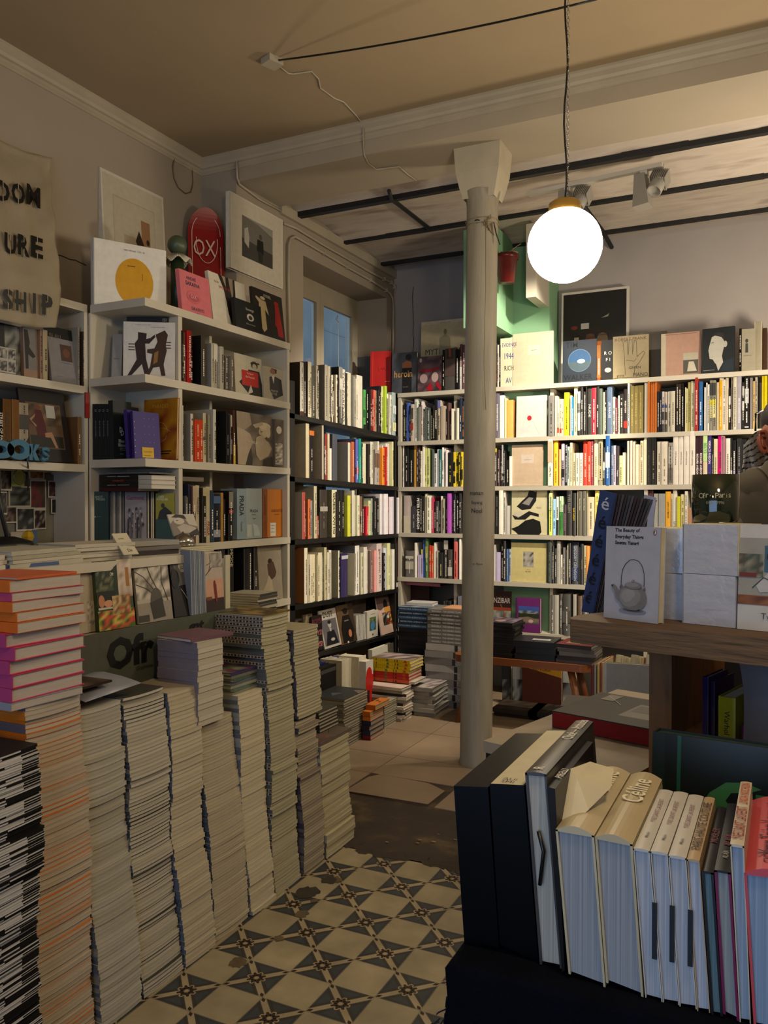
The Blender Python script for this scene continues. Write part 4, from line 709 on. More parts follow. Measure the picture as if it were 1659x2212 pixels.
# cotton banner: pinned to the wall, its lower part hanging over the shelf edge
def bX(z): return -3.20+0.215*min(1, max(0, (3.05-z)/0.62))
def onb(x, y, e=0.0):
    X = -3.1
    for _ in range(12): X = bX(atx(x, y, X+e).z)
    return atx(x, y, X+e)
CN4 = [onb(-60, 684), onb(117, 710), onb(112, 343), onb(-60, 286)]
g = G(); NX, NZ = 40, 56
for j in range(NZ+1):
    v = j/NZ
    for i in range(NX+1):
        u = i/NX; p = (CN4[0]*(1-u)+CN4[1]*u)*(1-v)+(CN4[3]*(1-u)+CN4[2]*u)*v
        yy = p.y+u*u*(0.006*sin(v*9)+0.004*sin(v*23)); zz = p.z+0.006*sin(u*7)
        fold = 0.010*sin((u*1.3+v)*11)*(0.4+0.6*u)+0.008*sin((v*2.1-u*0.7)*14)+0.006*sin(u*22+v*3)
        g.v.append((bX(zz)+0.004+fold*0.5, yy, zz))
for j in range(NZ):
    for i in range(NX):
        a = j*(NX+1)+i; g.f.append((a, a+1, a+NX+2, a+NX+1)); g.c.append(None); g.m.append(0); g.smooth.append(True)
ban = g.build('cloth_banner', mat('raw_cotton', '988c74', rough=0.95, var=0.12, scale=6, bump=0.25, bscale=90))
sd = ban.modifiers.new('s', 'SOLIDIFY'); sd.thickness = 0.0012
tag(ban, 'raw cotton banner with black stencilled capitals pinned on the left wall', 'banner')
def stencil(s, x0, y0, x1, y1, hpx):
    n = len(s)
    for i, ch in enumerate(s):
        x = x0+(x1-x0)*(i+0.5)/n; y = y0+(y1-y0)*(i+0.5)/n+hpx/2
        c = onb(x, y, .02); tp = onb(x, y-hpx/2, .02); h = (tp-c)*2; u = h.normalized(); wd = abs(onb(x+(x1-x0)/n*.40, y, .02).y-onb(x-(x1-x0)/n*.40, y, .02).y)*(1 if ch != 'I' else .3)
        text(ban, ch, c, (0, 1, 0), u, h.length, '14120f', wd, 0.035, 'lettering', fill=True)
        if ch in 'DOUREPS':
            g = G()
            for sg in (-1, 1):
                q = c+u*(sg*h.length*.36); g.quad(q+Vector((.0012, -wd*.035, 0))-u*h.length*.2, q+Vector((.0012, wd*.035, 0))-u*h.length*.2, q+Vector((.0012, wd*.035, 0))+u*h.length*.2, q+Vector((.0012, -wd*.035, 0))+u*h.length*.2, '988c74')
            g.build('stencil_gap', INK, ban)
stencil('DOM', -10, 388, 89, 404, 44); stencil('URE', 8, 503, 95, 514, 44); stencil('SHIP', 3, 622, 117, 640, 44)
# big white frame with a collage on the left wall
stand('picture_frame', 'large white frame with a pale collage standing on the tall bookcase', 'picture frame', px(229, 500, -3.19, 2.396), px(365, 500, -3.19, 2.396), (229, 367), [
 ('r', .03, .02, .97, .98, 'b9b19c'), ('r', .17, .14, .83, .86, 'a89f88'), ('r', .18, .15, .82, .85, 'b4ab94'), ('r', .32, .25, .6, .62, 'a8997c'),
 ('r', .60, .55, .74, .76, '8f6a48'), ('p', [(.5, .6), (.56, .68), (.66, .56), (.6, .5)], '2a1c12'), ('r', .64, .3, .72, .58, '5a3c26'), ('e', .66, .42, .04, .02, '1c120c'), ('e', .68, .36, .04, .02, '1c120c'), ('e', .70, .62, .025, .02, '2a1a10'),
 ('l', [(.32, .3), (.45, .36), (.56, .30)], .002, '6a5c44'), ('l', [(.36, .42), (.47, .35), (.6, .38)], .002, '6a5c44'), ('l', [(.4, .25), (.5, .38), (.55, .46)], .002, '6a5c44')], t=0.03, lean=3, base='c9c3b2', side='b0aa9c', part='collage')
# framed black-and-white photograph
stand('picture_frame', 'white framed photograph of a standing man on the wall beside the window', 'picture frame', px(497, 580, -2.945, atx(497, 577, -2.945).z), px(611, 620, -2.945, 2.6), (497, 412), [
 ('r', .02, .02, .98, .98, 'c2baa6'), ('r', .21, .22, .79, .77, '6b675e'), ('p', [(.21, .22), (.79, .22), (.79, .42), (.21, .47)], '3f3c36'), ('p', [(.21, .77), (.79, .77), (.79, .66), (.5, .74), (.3, .76)], '8a867a'), ('p', [(.25, .42), (.25, .60), (.31, .64), (.34, .52), (.33, .36)], 'a8a498'),
 ('e', .55, .585, .028, .038, '4a463e'), ('p', [(.49, .54), (.60, .54), (.61, .36), (.48, .38)], '14120f'), ('p', [(.50, .38), (.60, .37), (.585, .24), (.52, .24)], '2a2722')], t=0.03, base='c9c3b2', side='b8b2a2', part='photograph', lift=0)
# white book with a yellow disc
p0 = px(196, 655, -3.0, 2.396); p0.y += 0.02; p1 = p0+Vector((cos(R(62)), sin(R(62)), 0))*0.36
stand('art_book', 'white box-like book with a big yellow disc on top of the tall bookcase', 'book', p0, p1, (197, 512), [
 ('e', .55, .43, .265, .36, 'c8920c'), ('r', .45, .66, .56, .672, '4a2c08'), ('r', .655, .47, .662, .58, '6a3c08'), ('t', 'ISSEY MIYAKE  三宅一生', .55, .90, .028, '4a4640', .4)], t=0.05, base='dcd8cc', side='c8c4b8')
# candle with a green ball and frilled collar
g = G(); c = atx(383, 600, -2.86); g.lathe([(0.0, 0.0), (0.034, 0.0), (0.034, 0.30), (0.0, 0.30)], 24, col='2c3a22'); 
o = g.build('candle', mat('green_wax', rough=0.4, attr=True, var=0.06)); o.location = (c.x, c.y, 2.412)
g = G(); g.lathe([(0.0, 0.375-0.052)]+[(0.05*sin(a), 0.375-0.05*cos(a)) for a in [pi*k/16 for k in range(1, 17)]], 28, col='46503a'); g.build('wax_ball', mat('green_wax'), o)
g = G(); n = 48
for k in range(n):
    a0, a1 = 2*pi*k/n, 2*pi*(k+1)/n; f = lambda a: 0.286+0.014*sin(6*a)
    g.quad((0.03*cos(a0), 0.03*sin(a0), 0.325), (0.03*cos(a1), 0.03*sin(a1), 0.325), (0.072*cos(a1), 0.072*sin(a1), f(a1)), (0.072*cos(a0), 0.072*sin(a0), f(a0)), 'c8c0a8', sm=True)
fr = g.build('frilled_collar', mat('porcelain', rough=0.3, attr=True, var=0.05), o); fr.modifiers.new('s', 'SOLIDIFY').thickness = 0.004
g = G(); g.lathe([(0.0, -0.016), (0.055, -0.016), (0.062, 0.0), (0.036, 0.004), (0.0, 0.004)], 28, col='c8c0a8'); g.build('dish', mat('porcelain'), o)
tag(o, 'green candle topped by a wax ball with a frilled white collar', 'candle')
# skateboard deck leaning in the corner
g = G(); pts = []; Wd, Hd = 0.21, 0.80
for k in range(19): a = pi*k/18; pts.append((Wd/2-Wd/2*cos(a), Hd-0.15+0.15*sin(a)))
out = pts+[(Wd, 0.0), (0, 0.0)]
def curve(z): return 0.035*max(0, (z-(Hd-0.15))/0.15)**2
for sgn, yy in ((1, 0.0), (-1, 0.010)):
    for a, b in zip(range(0, 9), range(18, 9, -1)):
        q = [(pts[a][0], yy-curve(pts[a][1]), pts[a][1]), (pts[b][0], yy-curve(pts[b][1]), pts[b][1]), (pts[b-1][0], yy-curve(pts[b-1][1]), pts[b-1][1]), (pts[a+1][0], yy-curve(pts[a+1][1]), pts[a+1][1])]
        g.quad(*q, '8c0f14' if sgn > 0 else '4a1c10')
    g.quad((0, yy, 0), (Wd, yy, 0), (Wd, yy, Hd-0.15), (0, yy, Hd-0.15), '8c0f14' if sgn > 0 else '4a1c10')
m = len(out)
for k in range(m):
    a, b = out[k], out[(k+1) % m]; g.quad((a[0], -curve(a[1]), a[1]), (b[0], -curve(b[1]), b[1]), (b[0], 0.01-curve(b[1]), b[1]), (a[0], 0.01-curve(a[1]), a[1]), '5a1a12')
pa = atx(404, 600, -3.16); pb_ = pa+Vector((cos(R(68)), sin(R(50)), 0))*Wd
sk = g.build('skateboard_deck', GLOSS); sk.location = (pa.x+0.02, pa.y, 2.396); sk.rotation_euler = (R(-5), 0, R(50))
g = G(); 
def arc(cx, cz, rx, rz, a0, a1, n=16): return [((cx+rx*cos(R(a0+(a1-a0)*k/n)))/1.0, (cz+rz*sin(R(a0+(a1-a0)*k/n)))/1.0) for k in range(n+1)]
ln = [[(x/Wd, z/Hd) for x, z in arc(Wd*.5, Hd-0.16, Wd*.40, 0.125, 0, 180)+[(Wd*.1, 0.0)]], [(x/Wd, z/Hd) for x, z in arc(Wd*.52, Hd-0.2, Wd*.30, 0.13, -190, 10)], [(.9, .72), (.9, 0)]]
art(g, Wd, Hd, [('l', l, .004, 'd8b8a8') for l in ln]+[('l', [(x, .0), (x, .42-.1*abs(x-.5))], .004, 'd8b8a8') for x in (.22, .34, .47, .6, .74)]+[('t', 'OX', .45, .70, .30, 'd8b8a8', .62)], e=0.012, holder=sk)
g.build('deck_graphic', GLOSS, sk)
tag(sk, 'red skateboard deck with thin white lines leaning in the wall corner', 'skateboard deck')
# books leaning on top of the tall bookcase
T2 = 2.396
stand('art_book', 'pink book about graffiti, behind the green candle', 'book', px(394, 680, -2.74, T2), px(459, 690, -2.74, T2), (395, 583), [
 ('t', 'ANDRÉ', .38, .87, .09, '2c3850', .66, .02), ('t', 'SARAIVA', .42, .74, .09, '2c3850', .84, .02), ('e', .42, .46, .23, .14, 'b85a62'), ('e', .42, .46, .215, .13, 'cf6a70'), ('e', .42, .44, .17, .085, 'b05560'), ('t', 'OX', .42, .47, .09, 'e8a8a8', .3), ('t', 'GRAFFITI', .52, .20, .075, '4a4668', .7), ('t', 'LIFE', .5, .09, .06, '4a4668', .3)], t=0.022, lean=6, base='d07076', side='b8a890')
stand('art_book', 'white book with a black-and-white photograph of legs, right of the pink one', 'book', px(462, 700, -2.74, T2), px(540, 725, -2.74, T2), (459, 588), [
 ('r', 0, 0, 1, 1, 'cfc8b6'), ('p', [(.26, 1), (.72, 1), (.70, .72), (.66, .42), (.60, .25), (.5, .1), (.44, .3), (.42, .52), (.38, .74)], '241f1c'), ('p', [(.36, 1), (.46, 1), (.45, .8), (.42, .85)], '9a8a78'), ('p', [(.54, 1), (.66, 1), (.64, .74), (.60, .55), (.56, .8)], '8a7a68'), ('t', 'ELLEN', .2, .84, .035, '9a3a34', .2), ('t', 'WO M N', .4, .76, .06, 'a83a34', .4)], t=0.02, lean=8, base='cfc8b6')
stand('art_book', 'black square book with an oval portrait, leaning in front of others', 'book', px(510, 725, -2.70, T2), px(568, 738, -2.70, T2), (509, 643), [
 ('t', 'Revenge', .56, .74, .12, 'b8b4a8', .5), ('e', .56, .5, .13, .12, 'b8b4a8'), ('e', .56, .49, .07, .07, '2a2826'), ('t', 'Ellen von Unwerth', .56, .27, .045, 'a8a49a', .5)], t=0.02, lean=5, base='0c0c0d', side='181818')
stand('art_book', 'dark book with one cream and one red cut-out figure', 'book', px(552, 735, -2.71, T2), px(617, 752, -2.71, T2), (548, 620), [
 ('r', 0, 0, 1, 1, '221d1a'), ('t', 'RYKIEL', .5, .90, .06, 'c8c0ac', .9), ('p', [(.12, .84), (.3, .78), (.42, .78), (.5, .5), (.38, .6), (.4, .2), (.3, .12), (.24, .18), (.2, .1), (.18, .55), (.2, .72), (.1, .8)], 'b8a67c'), ('e', .33, .83, .08, .035, 'c0b08c'), ('p', [(.72, .8), (.86, .78), (.9, .5), (.95, .12), (.76, .12), (.74, .3), (.68, .35), (.72, .6)], '8f1c18'), ('e', .78, .82, .08, .04, '8f1c18')], t=0.016, lean=6, base='221d1a')
# second shelf; the corner bay is open, so its books face the room diagonally
def dg(x, z, e=0.0):
    A, B = Vector((-2.985, 2.945+e, 0)), Vector((-2.69, 3.135+e, 0)); d = ray(x, 900); n = Vector((-(B-A).y, (B-A).x, 0)); k = (A-Vector((0, 0, 0))).dot(n)/Vector((d.x, d.y, 0)).dot(n); return Vector((d.x*k, d.y*k, z))
Z = 2.044
stand('art_book', 'dark book showing its top edge behind the white book with armoured figures', 'book', dg(275, Z, .05), dg(365, Z, .02), (280, 685), [('t', 'ISI', .9, .95, .05, '9a968c', .12)], t=0.03, base='15110f')
stand('art_book', 'white leaning book behind the armoured figures, at left', 'book', dg(240, Z), dg(262, Z), (258, 722), [('t', 'Bernar', .5, .45, .03, '4a4640', .8)], t=0.012, lean=12, base='8c8a88')
stand('art_book', 'white book with two dark armoured figures on its cover', 'book', dg(266, Z, -.012), dg(378, Z, -.012), (272, 695), [
 ('r', 0, 0, 1, 1, 'cfcac0'), ('t', 'Irving Penn pose son regard', .38, .95, .022, '2c2824', .5), ('t', "sur l'œuvre d'Issey Miyake", .66, .91, .022, '2c2824', .5),
 ('p', [(.28, .82), (.45, .80), (.44, .70), (.52, .72), (.60, .78), (.62, .74), (.5, .62), (.42, .62), (.44, .36), (.5, .14), (.5, .06), (.42, .06), (.36, .26), (.16, .06), (.08, .05), (.26, .34), (.22, .62), (.28, .70)], '2a1a12'),
 ('p', [(.62, .78), (.80, .86), (.86, .78), (.82, .6), (.84, .5), (.78, .26), (.82, .06), (.74, .06), (.70, .22), (.58, .2), (.5, .06), (.42, .06), (.52, .22), (.56, .44), (.46, .46), (.46, .52), (.60, .54), (.66, .66)], '3a2410'),
 ('p', [(.60, .46), (.68, .5), (.66, .3), (.58, .26)], '8a6428')]+[('r', .10, .5+.05*k, .22, .515+.05*k, '3a2a20') for k in range(3)]+[('r', .82, .54+.05*k, .92, .555+.05*k, '3a2a20') for k in range(3)], t=0.028, lean=4, base='cfcac0')
stand('art_book', 'cream book with a man in a hat and a red label', 'book', px(509, 862, -2.70, Z), px(568, 880, -2.70, Z), (508, 762), [
 ('r', 0, 0, 1, 1, 'b0a994'), ('p', [(.5, .66), (.9, .66), (.99, .3), (.98, .02), (.5, .02), (.14, .3), (.3, .42)], '14120f'), ('e', .72, .80, .13, .10, '3a342c'), ('p', [(.56, .82), (.92, .84), (.9, .88), (.6, .86)], '1c1814'), ('e', .72, .76, .08, .07, 'a89c88'), ('r', .24, .24, .84, .62, 'a81c16'), ('t', 'The Day of', .54, .55, .055, 'd8c0a8', .44), ('t', 'the Peacock', .54, .47, .055, 'd8c0a8', .46), ('p', [(.42, .02), (.55, .28), (.62, .1)], 'b8b2a4')], t=0.02, lean=3, base='b0a994')
stand('art_book', 'book with a profile of a man in a dark suit at the right end', 'book', px(570, 878, -2.69, Z), px(613, 888, -2.69, Z), (570, 790), [
 ('r', 0, 0, 1, 1, 'a49b88'), ('p', [(.4, .98), (.68, .97), (.66, .84), (.4, .82)], '2a201a'), ('e', .46, .88, .13, .08, '8a5c48'), ('p', [(.3, .7), (.55, .75), (.9, .68), (.96, .2), (.5, .02), (.3, .3)], '2b2a2c'), ('p', [(.42, .72), (.56, .78), (.5, .5)], 'c8c2b4'), ('t', 'FROM TIP', .52, .28, .06, 'c8c0ac', .7), ('t', 'TO TOE', .5, .19, .06, 'c8c0ac', .6)], t=0.03, lean=2, base='b0a994', side='3a3630')
# third shelf
Z = 1.656
XC = aty(247, 900, 2.94).x
for k in range(6):
    a = aty(194+8.6*k, 990, 2.95); b = aty(194+8.6*(k+1), 990, 2.95)
    g = G(); t_ = (b.x-a.x)-0.001; H_ = aty(200+8*k, 874, 2.95).z-Z; book_geo(t_, 0.19, H_, '1c2226', '1a2023', g=g); o = g.build('boxed_book', [INK, PAPERV]); o.location = (a.x, 2.93, Z+.0005)
    text(o, 'BLUE BLOODED', (t_/2, -.0045, H_*.55), (0, 0, -1), (1, 0, 0), t_*.3, '7a8488', H_*.45); text(o, 'D', (t_/2, -.0045, H_*.88), (1, 0, 0), (0, 0, 1), t_*.5, '8a9498', t_*.5)
    tag(o, 'identical dark slate book in the row left of the purple ones', 'book', 'dark slate books on the third white shelf')
stand('art_book', 'front dark slate book with a white monogram, facing out', 'book', Vector((aty(247, 990, 2.925).x, 2.925, Z)), Vector((aty(287, 990, 3.04).x, 3.04, Z)), (247, 865), [
 ('t', 'D', .40, .50, .10, 'a8aca8', .16, .04), ('t', 'D', .46, .45, .10, 'a8aca8', .16, .04), ('t', 'Blue', .40, .31, .06, 'a8aca8', .3, .02), ('t', 'Blooded', .52, .24, .06, 'a8aca8', .6, .02), ('r', .3, .18, .7, .19, '7a807c'), ('r', .3, .15, .6, .16, '7a807c'), ('r', .3, .08, .5, .09, '7a807c')], t=0.03, base='1c2225', lean=2)
for (x0, x1, yt, lab, e) in ((280, 292, 886, 'purple book with silver dots, behind the front purple one', 0), (290, 350, 888, 'purple book with a yellow label and silver dots', 1)):
    it = [('e', .04 if e else .5, .12+.13*k, .012 if e else .1, .01, 'c8c4d0') for k in range(6)]+([('r', .28, .02, .72, .24, 'c8a008'), ('t', 'Gastarbeiter', .5, .15, .035, '3a2c08', .34), ('r', .32, .06, .6, .07, '6a5208')]+[('e', .4+.17*i, .35+.17*j, .008, .007, 'a8a4b8') for i in range(3) for j in range(4)] if e else [])
    stand('art_book', lab, 'book', Vector((aty(280+11*e, 990, 2.93).x, 2.93, Z)), Vector((aty(318+30*e, 990, 3.06+.02*e).x, 3.06+.02*e, Z)), (x0, yt), it, t=0.018, base='34246e', lean=4)
stand('art_book', 'orange-yellow book with swirling red print, behind the purple ones', 'book', Vector((aty(309, 990, 3.128).x, 3.128, Z)), Vector((aty(381, 990, 3.118).x, 3.118, Z)), (310, 865), [
 ('n', 0, 0, 1, 1, ['a86a08', 'b07a10', '9a5a10', 'a87410', '8a3a12'], 6, 8), ('l', arc(.5, .45, .22, .16, 0, 340), .002, 'c8a878'), ('l', arc(.52, .42, .3, .1, 20, 300), .002, 'c89868'), ('t', 'PARADES', .5, .88, .06, 'c89a20', .8), ('r', .35, .13, .85, .15, '3a2410'), ('r', .35, .09, .8, .11, '3a2410')], t=0.014, base='a87008', lean=2)
for k, c in enumerate(('b8a888', '8a2c1a', 'a83a20')):
    a = px(384.5+3*k, 998, -2.68, Z); g = G(); book_geo(0.0055, 0.2, 0.30, c, g=g); o = g.build('paperback_book', [INK, PAPERV]); o.location = a; o.rotation_euler = (0, 0, R(90)); tag(o, f'slim {cname(c)} spine against the white post, {ORD[k]} beside the orange-yellow book', 'book')
Zb = ['3a342e', '5c544a', '8a8070', 'b4a890', '6a6054']
stand('art_book', 'large book with a sepia photograph of a resting blonde woman', 'book', px(514, 1010, -2.69, Z), px(591, 1016, -2.69, Z), (514, 888), [
 ('n', 0, 0, 1, 1, ['4a4238', '6a6052', '544a3e', '7a6e5c'], 5, 6), ('p', [(0, 1), (.35, 1), (.4, .78), (.2, .66), (0, .7)], '8a7c68'), ('p', [(0, .7), (.2, .66), (.35, .6), (.42, .45), (.28, .2), (.2, 0), (0, 0)], 'a08f78'), ('p', [(.2, .0), (.28, .2), (.36, .34), (.4, .1), (.38, 0)], '2a241e'), ('e', .72, .66, .13, .115, 'b8a88c'), ('e', .76, .78, .18, .07, 'c8ba9c'), ('e', .86, .68, .07, .12, 'bfb092'), ('p', [(.62, .75), (.60, .58), (.52, .55), (.48, .42), (.5, .2), (.6, .1), (.85, .2), (.95, .36), (.86, .48), (.8, .5), (.74, .55)], 'a8977c'), ('p', [(.42, .78), (.7, .86), (.72, .8), (.5, .72)], 'a8977c'), ('p', [(.7, .12), (.95, .2), (.97, 0), (.68, 0)], '241f1a'), ('r', .64, .66, .70, .675, '3a2c24'), ('r', .58, .585, .64, .60, '4a2c24'), ('t', 'MODEL AS MUSE', .5, .44, .05, 'c8bfa8', .92)], t=0.02, lean=2, base='4a4238')
stand('art_book', 'spine side of the book with a lace-patterned edge, at the right end', 'book', px(593, 1012, -2.66-.02, Z), px(612, 1016, -2.68, Z), (591, 905), [('n', 0, 0, 1, 1, ['5a5048', '6a5e54', '4a423a'], 2, 6), ('e', .5, .78, .3, .08, 'c8c0b0'), ('n', .1, .05, .9, .5, ['b8b0a0', '3a342e', '8a8274'], 3, 14)], t=0.03, base='5a5048')
# fourth shelf: boxed fashion books, flat pile
Z = 1.246
for (x0, x1, x2, c, cs, T1, k, lab) in ((512, 531, 566, '8f9a98', '7f9096', 'PRADA', '20282c', 'shiny pale blue box-like fashion book left of the orange one'), (567, 577, 620, 'b06618', '7a3c0c', 'LOUIS VUITTON', '5a2c08', 'shiny orange box-like fashion book with a white label')):
    a = px(x0, 1160, -2.70, Z); b = px(x1, 1160, -2.70, Z); c_ = px(x2, 1160, -2.70, Z)
    items = [('t', T1, .5, .55, .06, k, .6, .01), ('r', .35, .47, .6, .48, k)]
    if x0 == 567: items += [('r', .15, .02, .42, .30, 'c8c2b0'), ('r', .18, .24, .36, .25, '6a665c'), ('r', .18, .18, .34, .19, '6a665c'), ('r', .18, .10, .36, .11, '6a665c')]
    else: items += [('r', .06, .04, .35, .28, 'a8aea4'), ('p', [(.4, .3), (.7, .26), (.9, .05), (.5, .05)], 'a8b0ac'), ('t', 'Catwalk', .5, .4, .03, k, .2)]
    o = stand('boxed_book', lab, 'book', b, c_, (x1, 1055 if x0 == 512 else 1057), items, t=0.11, base=c, glossy=True, side=cs)
    g = G(); W_s = (b-a).length; H_s = atx(x0, 1056, -2.70).z-Z; g.box(-W_s, -0.001, 0, 0.0, 0.11, H_s, cs); s_ = g.build('spine', GLOSS, o)
    text(s_, T1, (-W_s/2, -0.002, H_s*.66), (0, 0, -1), (1, 0, 0), W_s*.5, k, H_s*.4, .03); text(s_, 'Catwalk', (-W_s/2, -0.002, H_s*.25), (0, 0, -1), (1, 0, 0), W_s*.2, k, H_s*.2)
def flat(name, label, cat, c, w, d, t, rz=0.0, top='ccc', side='cfc6ae', spine=None, group=None, items=None, tilt=0.0, glossy=False, pages=True):
    """a book lying flat: centre c (bottom), w along local x, d along local y (spine at -y)"""
    g = G(); cc = min(0.0022, t*0.14)
    g.box(-w/2, -d/2, 0, w/2, d/2, cc, top); g.box(-w/2, -d/2, t-cc, w/2, d/2, t, top); g.box(-w/2, -d/2-0.0003, 0.0002, w/2, -d/2+cc, t-0.0002, spine or top)
    o = g.build(name, GLOSS if glossy else INK); o.location = c; o.rotation_euler = (tilt, 0, rz)
    if pages:
        p = G(); i = 0.003; p.box(-w/2+i, -d/2+cc, cc, w/2-i, d/2-i, t-cc, side); p.build('page_block', PAPER, o)
    if items:
        ga = G(); art(ga, w, d, items, holder=None, seed=int(w*1e4)); 
        ga.v = [(x-w/2, z-d/2, t-y) for x, y, z in ga.v]
        if ga.f: ga.build('artwork', GLOSS if glossy else INK, o)
    if label: tag(o, label, cat, group)
    return o
def pile(name, labels, cat, c, n, w, d, t, rz=0.0, cols=('ccc',), spines=None, side='cfc6ae', jit=0.006, rj=3, seed=1, group=None, items=None, glossy=False, stext=None, sk='eee', toplabel=None, topitems=None, sside=None):
    rnd = random.Random(seed); z = c[2]; out = []
    for k in range(n):
        tt = t*rnd.uniform(0.85, 1.15); col = cols[k % len(cols)]
        lb = labels if isinstance(labels, str) else labels[k % len(labels)]
        o = flat(name, (toplabel if (k == n-1 and toplabel) else lb), cat, (c[0]+rnd.uniform(-jit, jit), c[1]+rnd.uniform(-jit, jit), z), w, d, tt, rz+R(rnd.uniform(-rj, rj)), col, side, (spines[k % len(spines)] if spines else None), group, items=(topitems if k == n-1 else None), glossy=glossy)
        if stext: text(o, stext, (0, -d/2-0.0008, tt/2), (1, 0, 0), (0, 0, 1), tt*0.4, sk, w*0.8)
        z += tt+0.0006; out.append(o)
    return out, z
# flat pile beside the boxed books
Z = 1.245
a = px(432, 1163, -2.68, Z); b = px(476, 1163, -2.68, Z); wd = b.y-a.y
z = Z
for k, (c, t_, T_, lab) in enumerate((('a88c10', .016, 'PIGNON', 'yellow book at the bottom of the small flat pile'), ('b89a14', .016, 'PIGNON', 'yellow book second from the bottom of the small flat pile'), ('1f4a2c', .014, '', 'green book low in the small flat pile'), ('c85a40', .017, 'GUIDE ROUGE', 'salmon red book in the middle of the small flat pile'), ('a8a294', .016, '', 'grey book with light pages in the small flat pile'), ('b8b2a2', .018, 'STEICHEN', 'pale grey book high in the small flat pile'), ('1d5030', .014, '', 'green book on top of the small flat pile'))):
    o = flat('paperback_book', lab, 'book', (-2.78, (a.y+b.y)/2+0.002*(k % 3), z), wd*(1.0-.02*(k % 3)), 0.16, t_, R(90), c, 'b8b09a'); 
    if T_: text(o, T_, (0, -0.0812, t_/2), (1, 0, 0), (0, 0, 1), t_*.45, '2a2618', wd*.5)
    z += t_+0.0006
flat('paperback_book', 'mottled grey-brown book lying flat on top of the fashion spines', 'book', (-2.80, 3.30, atx(430, 1040, -2.7).z), .22, .16, .022, R(90), '6a6252', '8a8270')
# lowest shelf of the tall bookcase, and what stands before it
Z = 0.883
row('fifth shelf of tall white bookcase', 'x', XF, Z, (380, 840, 4.607), [(430, 470, 1560, '1c1a18'), (472, 500, 1600, '2a2826'), (544, 600, 1562, '17140f', dict(T='MODE', k='b8b098', tz=.8, th=.5, tw=.3)), (690, 740, 1590, '100d0b', dict(plain=1)), (742, 790, 1585, '16110e'), (792, 824, 1580, '1c1512')], seed=36, depth=.24)
stand('art_book', 'grey-beige book with a crouching dancer in a long white skirt', 'book', px(561, 1302, -2.68, Z), px(611, 1290, -2.68, Z), (560, 1180), [
 ('r', 0, 0, 1, 1, '8f8472'), ('t', 'PEARANCES', .5, .93, .06, 'a09a88', .92), ('e', .5, .71, .09, .05, '2a1c14'), ('p', [(.38, .66), (.64, .7), (.76, .5), (.7, .42), (.52, .36), (.42, .44)], '4a382a'), ('p', [(.42, .46), (.55, .36), (.6, .14), (.5, .06), (.3, .08), (.16, .2), (.3, .32)], 'a89a80'), ('p', [(.52, .14), (.6, .14), (.6, .02), (.54, .02)], '241a14')], t=0.02, lean=3, base='8f8472')
za = Z
a = px(486, 1308, -2.60, Z); b = px(556, 1308, -2.60, Z)
# stack of striped zines on a low crate in front of the tall bookcase
g = G(); cy = (a.y+b.y)/2; g.box(-0.12, -0.10, 0, 0.12, 0.10, 0.86); cr = g.build('crate', mat('dark_crate', '1a1714', var=.2)); cr.location = (-2.50, cy-0.05, 0); tag(cr, 'dark crate under the stack of striped zines, mostly hidden', 'crate')
pile('zine', 'small zine with a black-and-white striped spine in the stack beside the bell', 'zine', (-2.50, cy-0.05, .861), 10, .17, .20, .0115, R(92), ('b8b4a4', 'c4bfae', 'a8a494'), ('3a3834', 'b4ae9c', '4a4844'), jit=.004, rj=3, seed=4, group='zines stacked beside the bell', toplabel='top zine of the striped stack beside the bell')
# fourth shelf, left bay (on the counter-high ledge)
Z = 1.262
bx(WB, 'shelf', WPAINT, -3.0, 2.915, Z-0.036, -2.66, 3.15, Z)
def st(x0, x1, y, yt, X, Zz, lab, it, **k): 
    return stand(k.pop('name', 'magazine'), lab, 'magazine', px(x0, y, X, Zz), px(x1, y+4, X, Zz), (x0, yt), it, **k)
def sd_(x0, x1, yt, Zz, lab, it, e=0.0, **k): return stand('magazine', lab, 'magazine', dg(x0, Zz, e), dg(x1, Zz, e), (x0, yt), it, **k)
Z = 1.264
sd_(199, 234, 1062, Z, 'dark green magazine standing left of the grey spines', [('t', 'SHOT', .4, .89, .045, '8a9a88', .5, .02), ('t', 'PRIZES', .5, .84, .045, '8a9a88', .6, .02), ('r', .1, .47, .2, .50, '8a9a88'), ('r', .25, .48, .55, .49, '5a6a58')], base='0f2a1a', t=.02, lean=0)
for k in range(10):
    a = dg(236+3.2*k, Z); g = G(); c = ('5a5e66', '6a6e74', '9a9690', 'b0aaa0')[k % 4]; book_geo(.0052, .13, .235+.002*(k % 3), c, g=g); o = g.build('magazine', [INK, PAPERV]); o.location = a+Vector((0, 0, .0004)); o.rotation_euler = (0, 0, R(33))
    tag(o, 'slim grey magazine in the upright row between the green and the crowd-cover magazine', 'magazine', 'grey magazines on the ledge of the tall bookcase')
sd_(269, 316, 1063, Z, 'grey magazine with a red title and a crowd of figures', [('r', 0, 0, 1, 1, '8a8488'), ('t', 'Garment', .48, .88, .09, '8a1c24', .8, .02)]+[('e', .15+.7*((k*37) % 100)/100, .18+.5*((k*53) % 100)/100, .05, .035, ('2a2628', 'b0a8a8', '6a6468')[k % 3]) for k in range(34)]+[('p', [(.12+.14*k, .05), (.20+.14*k, .05), (.2+.14*k, .45+.1*(k % 3)), (.14+.14*k, .45+.1*(k % 3))], ('2a2628', '5a5458', '8f888c')[k % 3]) for k in range(5)], base='8a8488', t=.02)
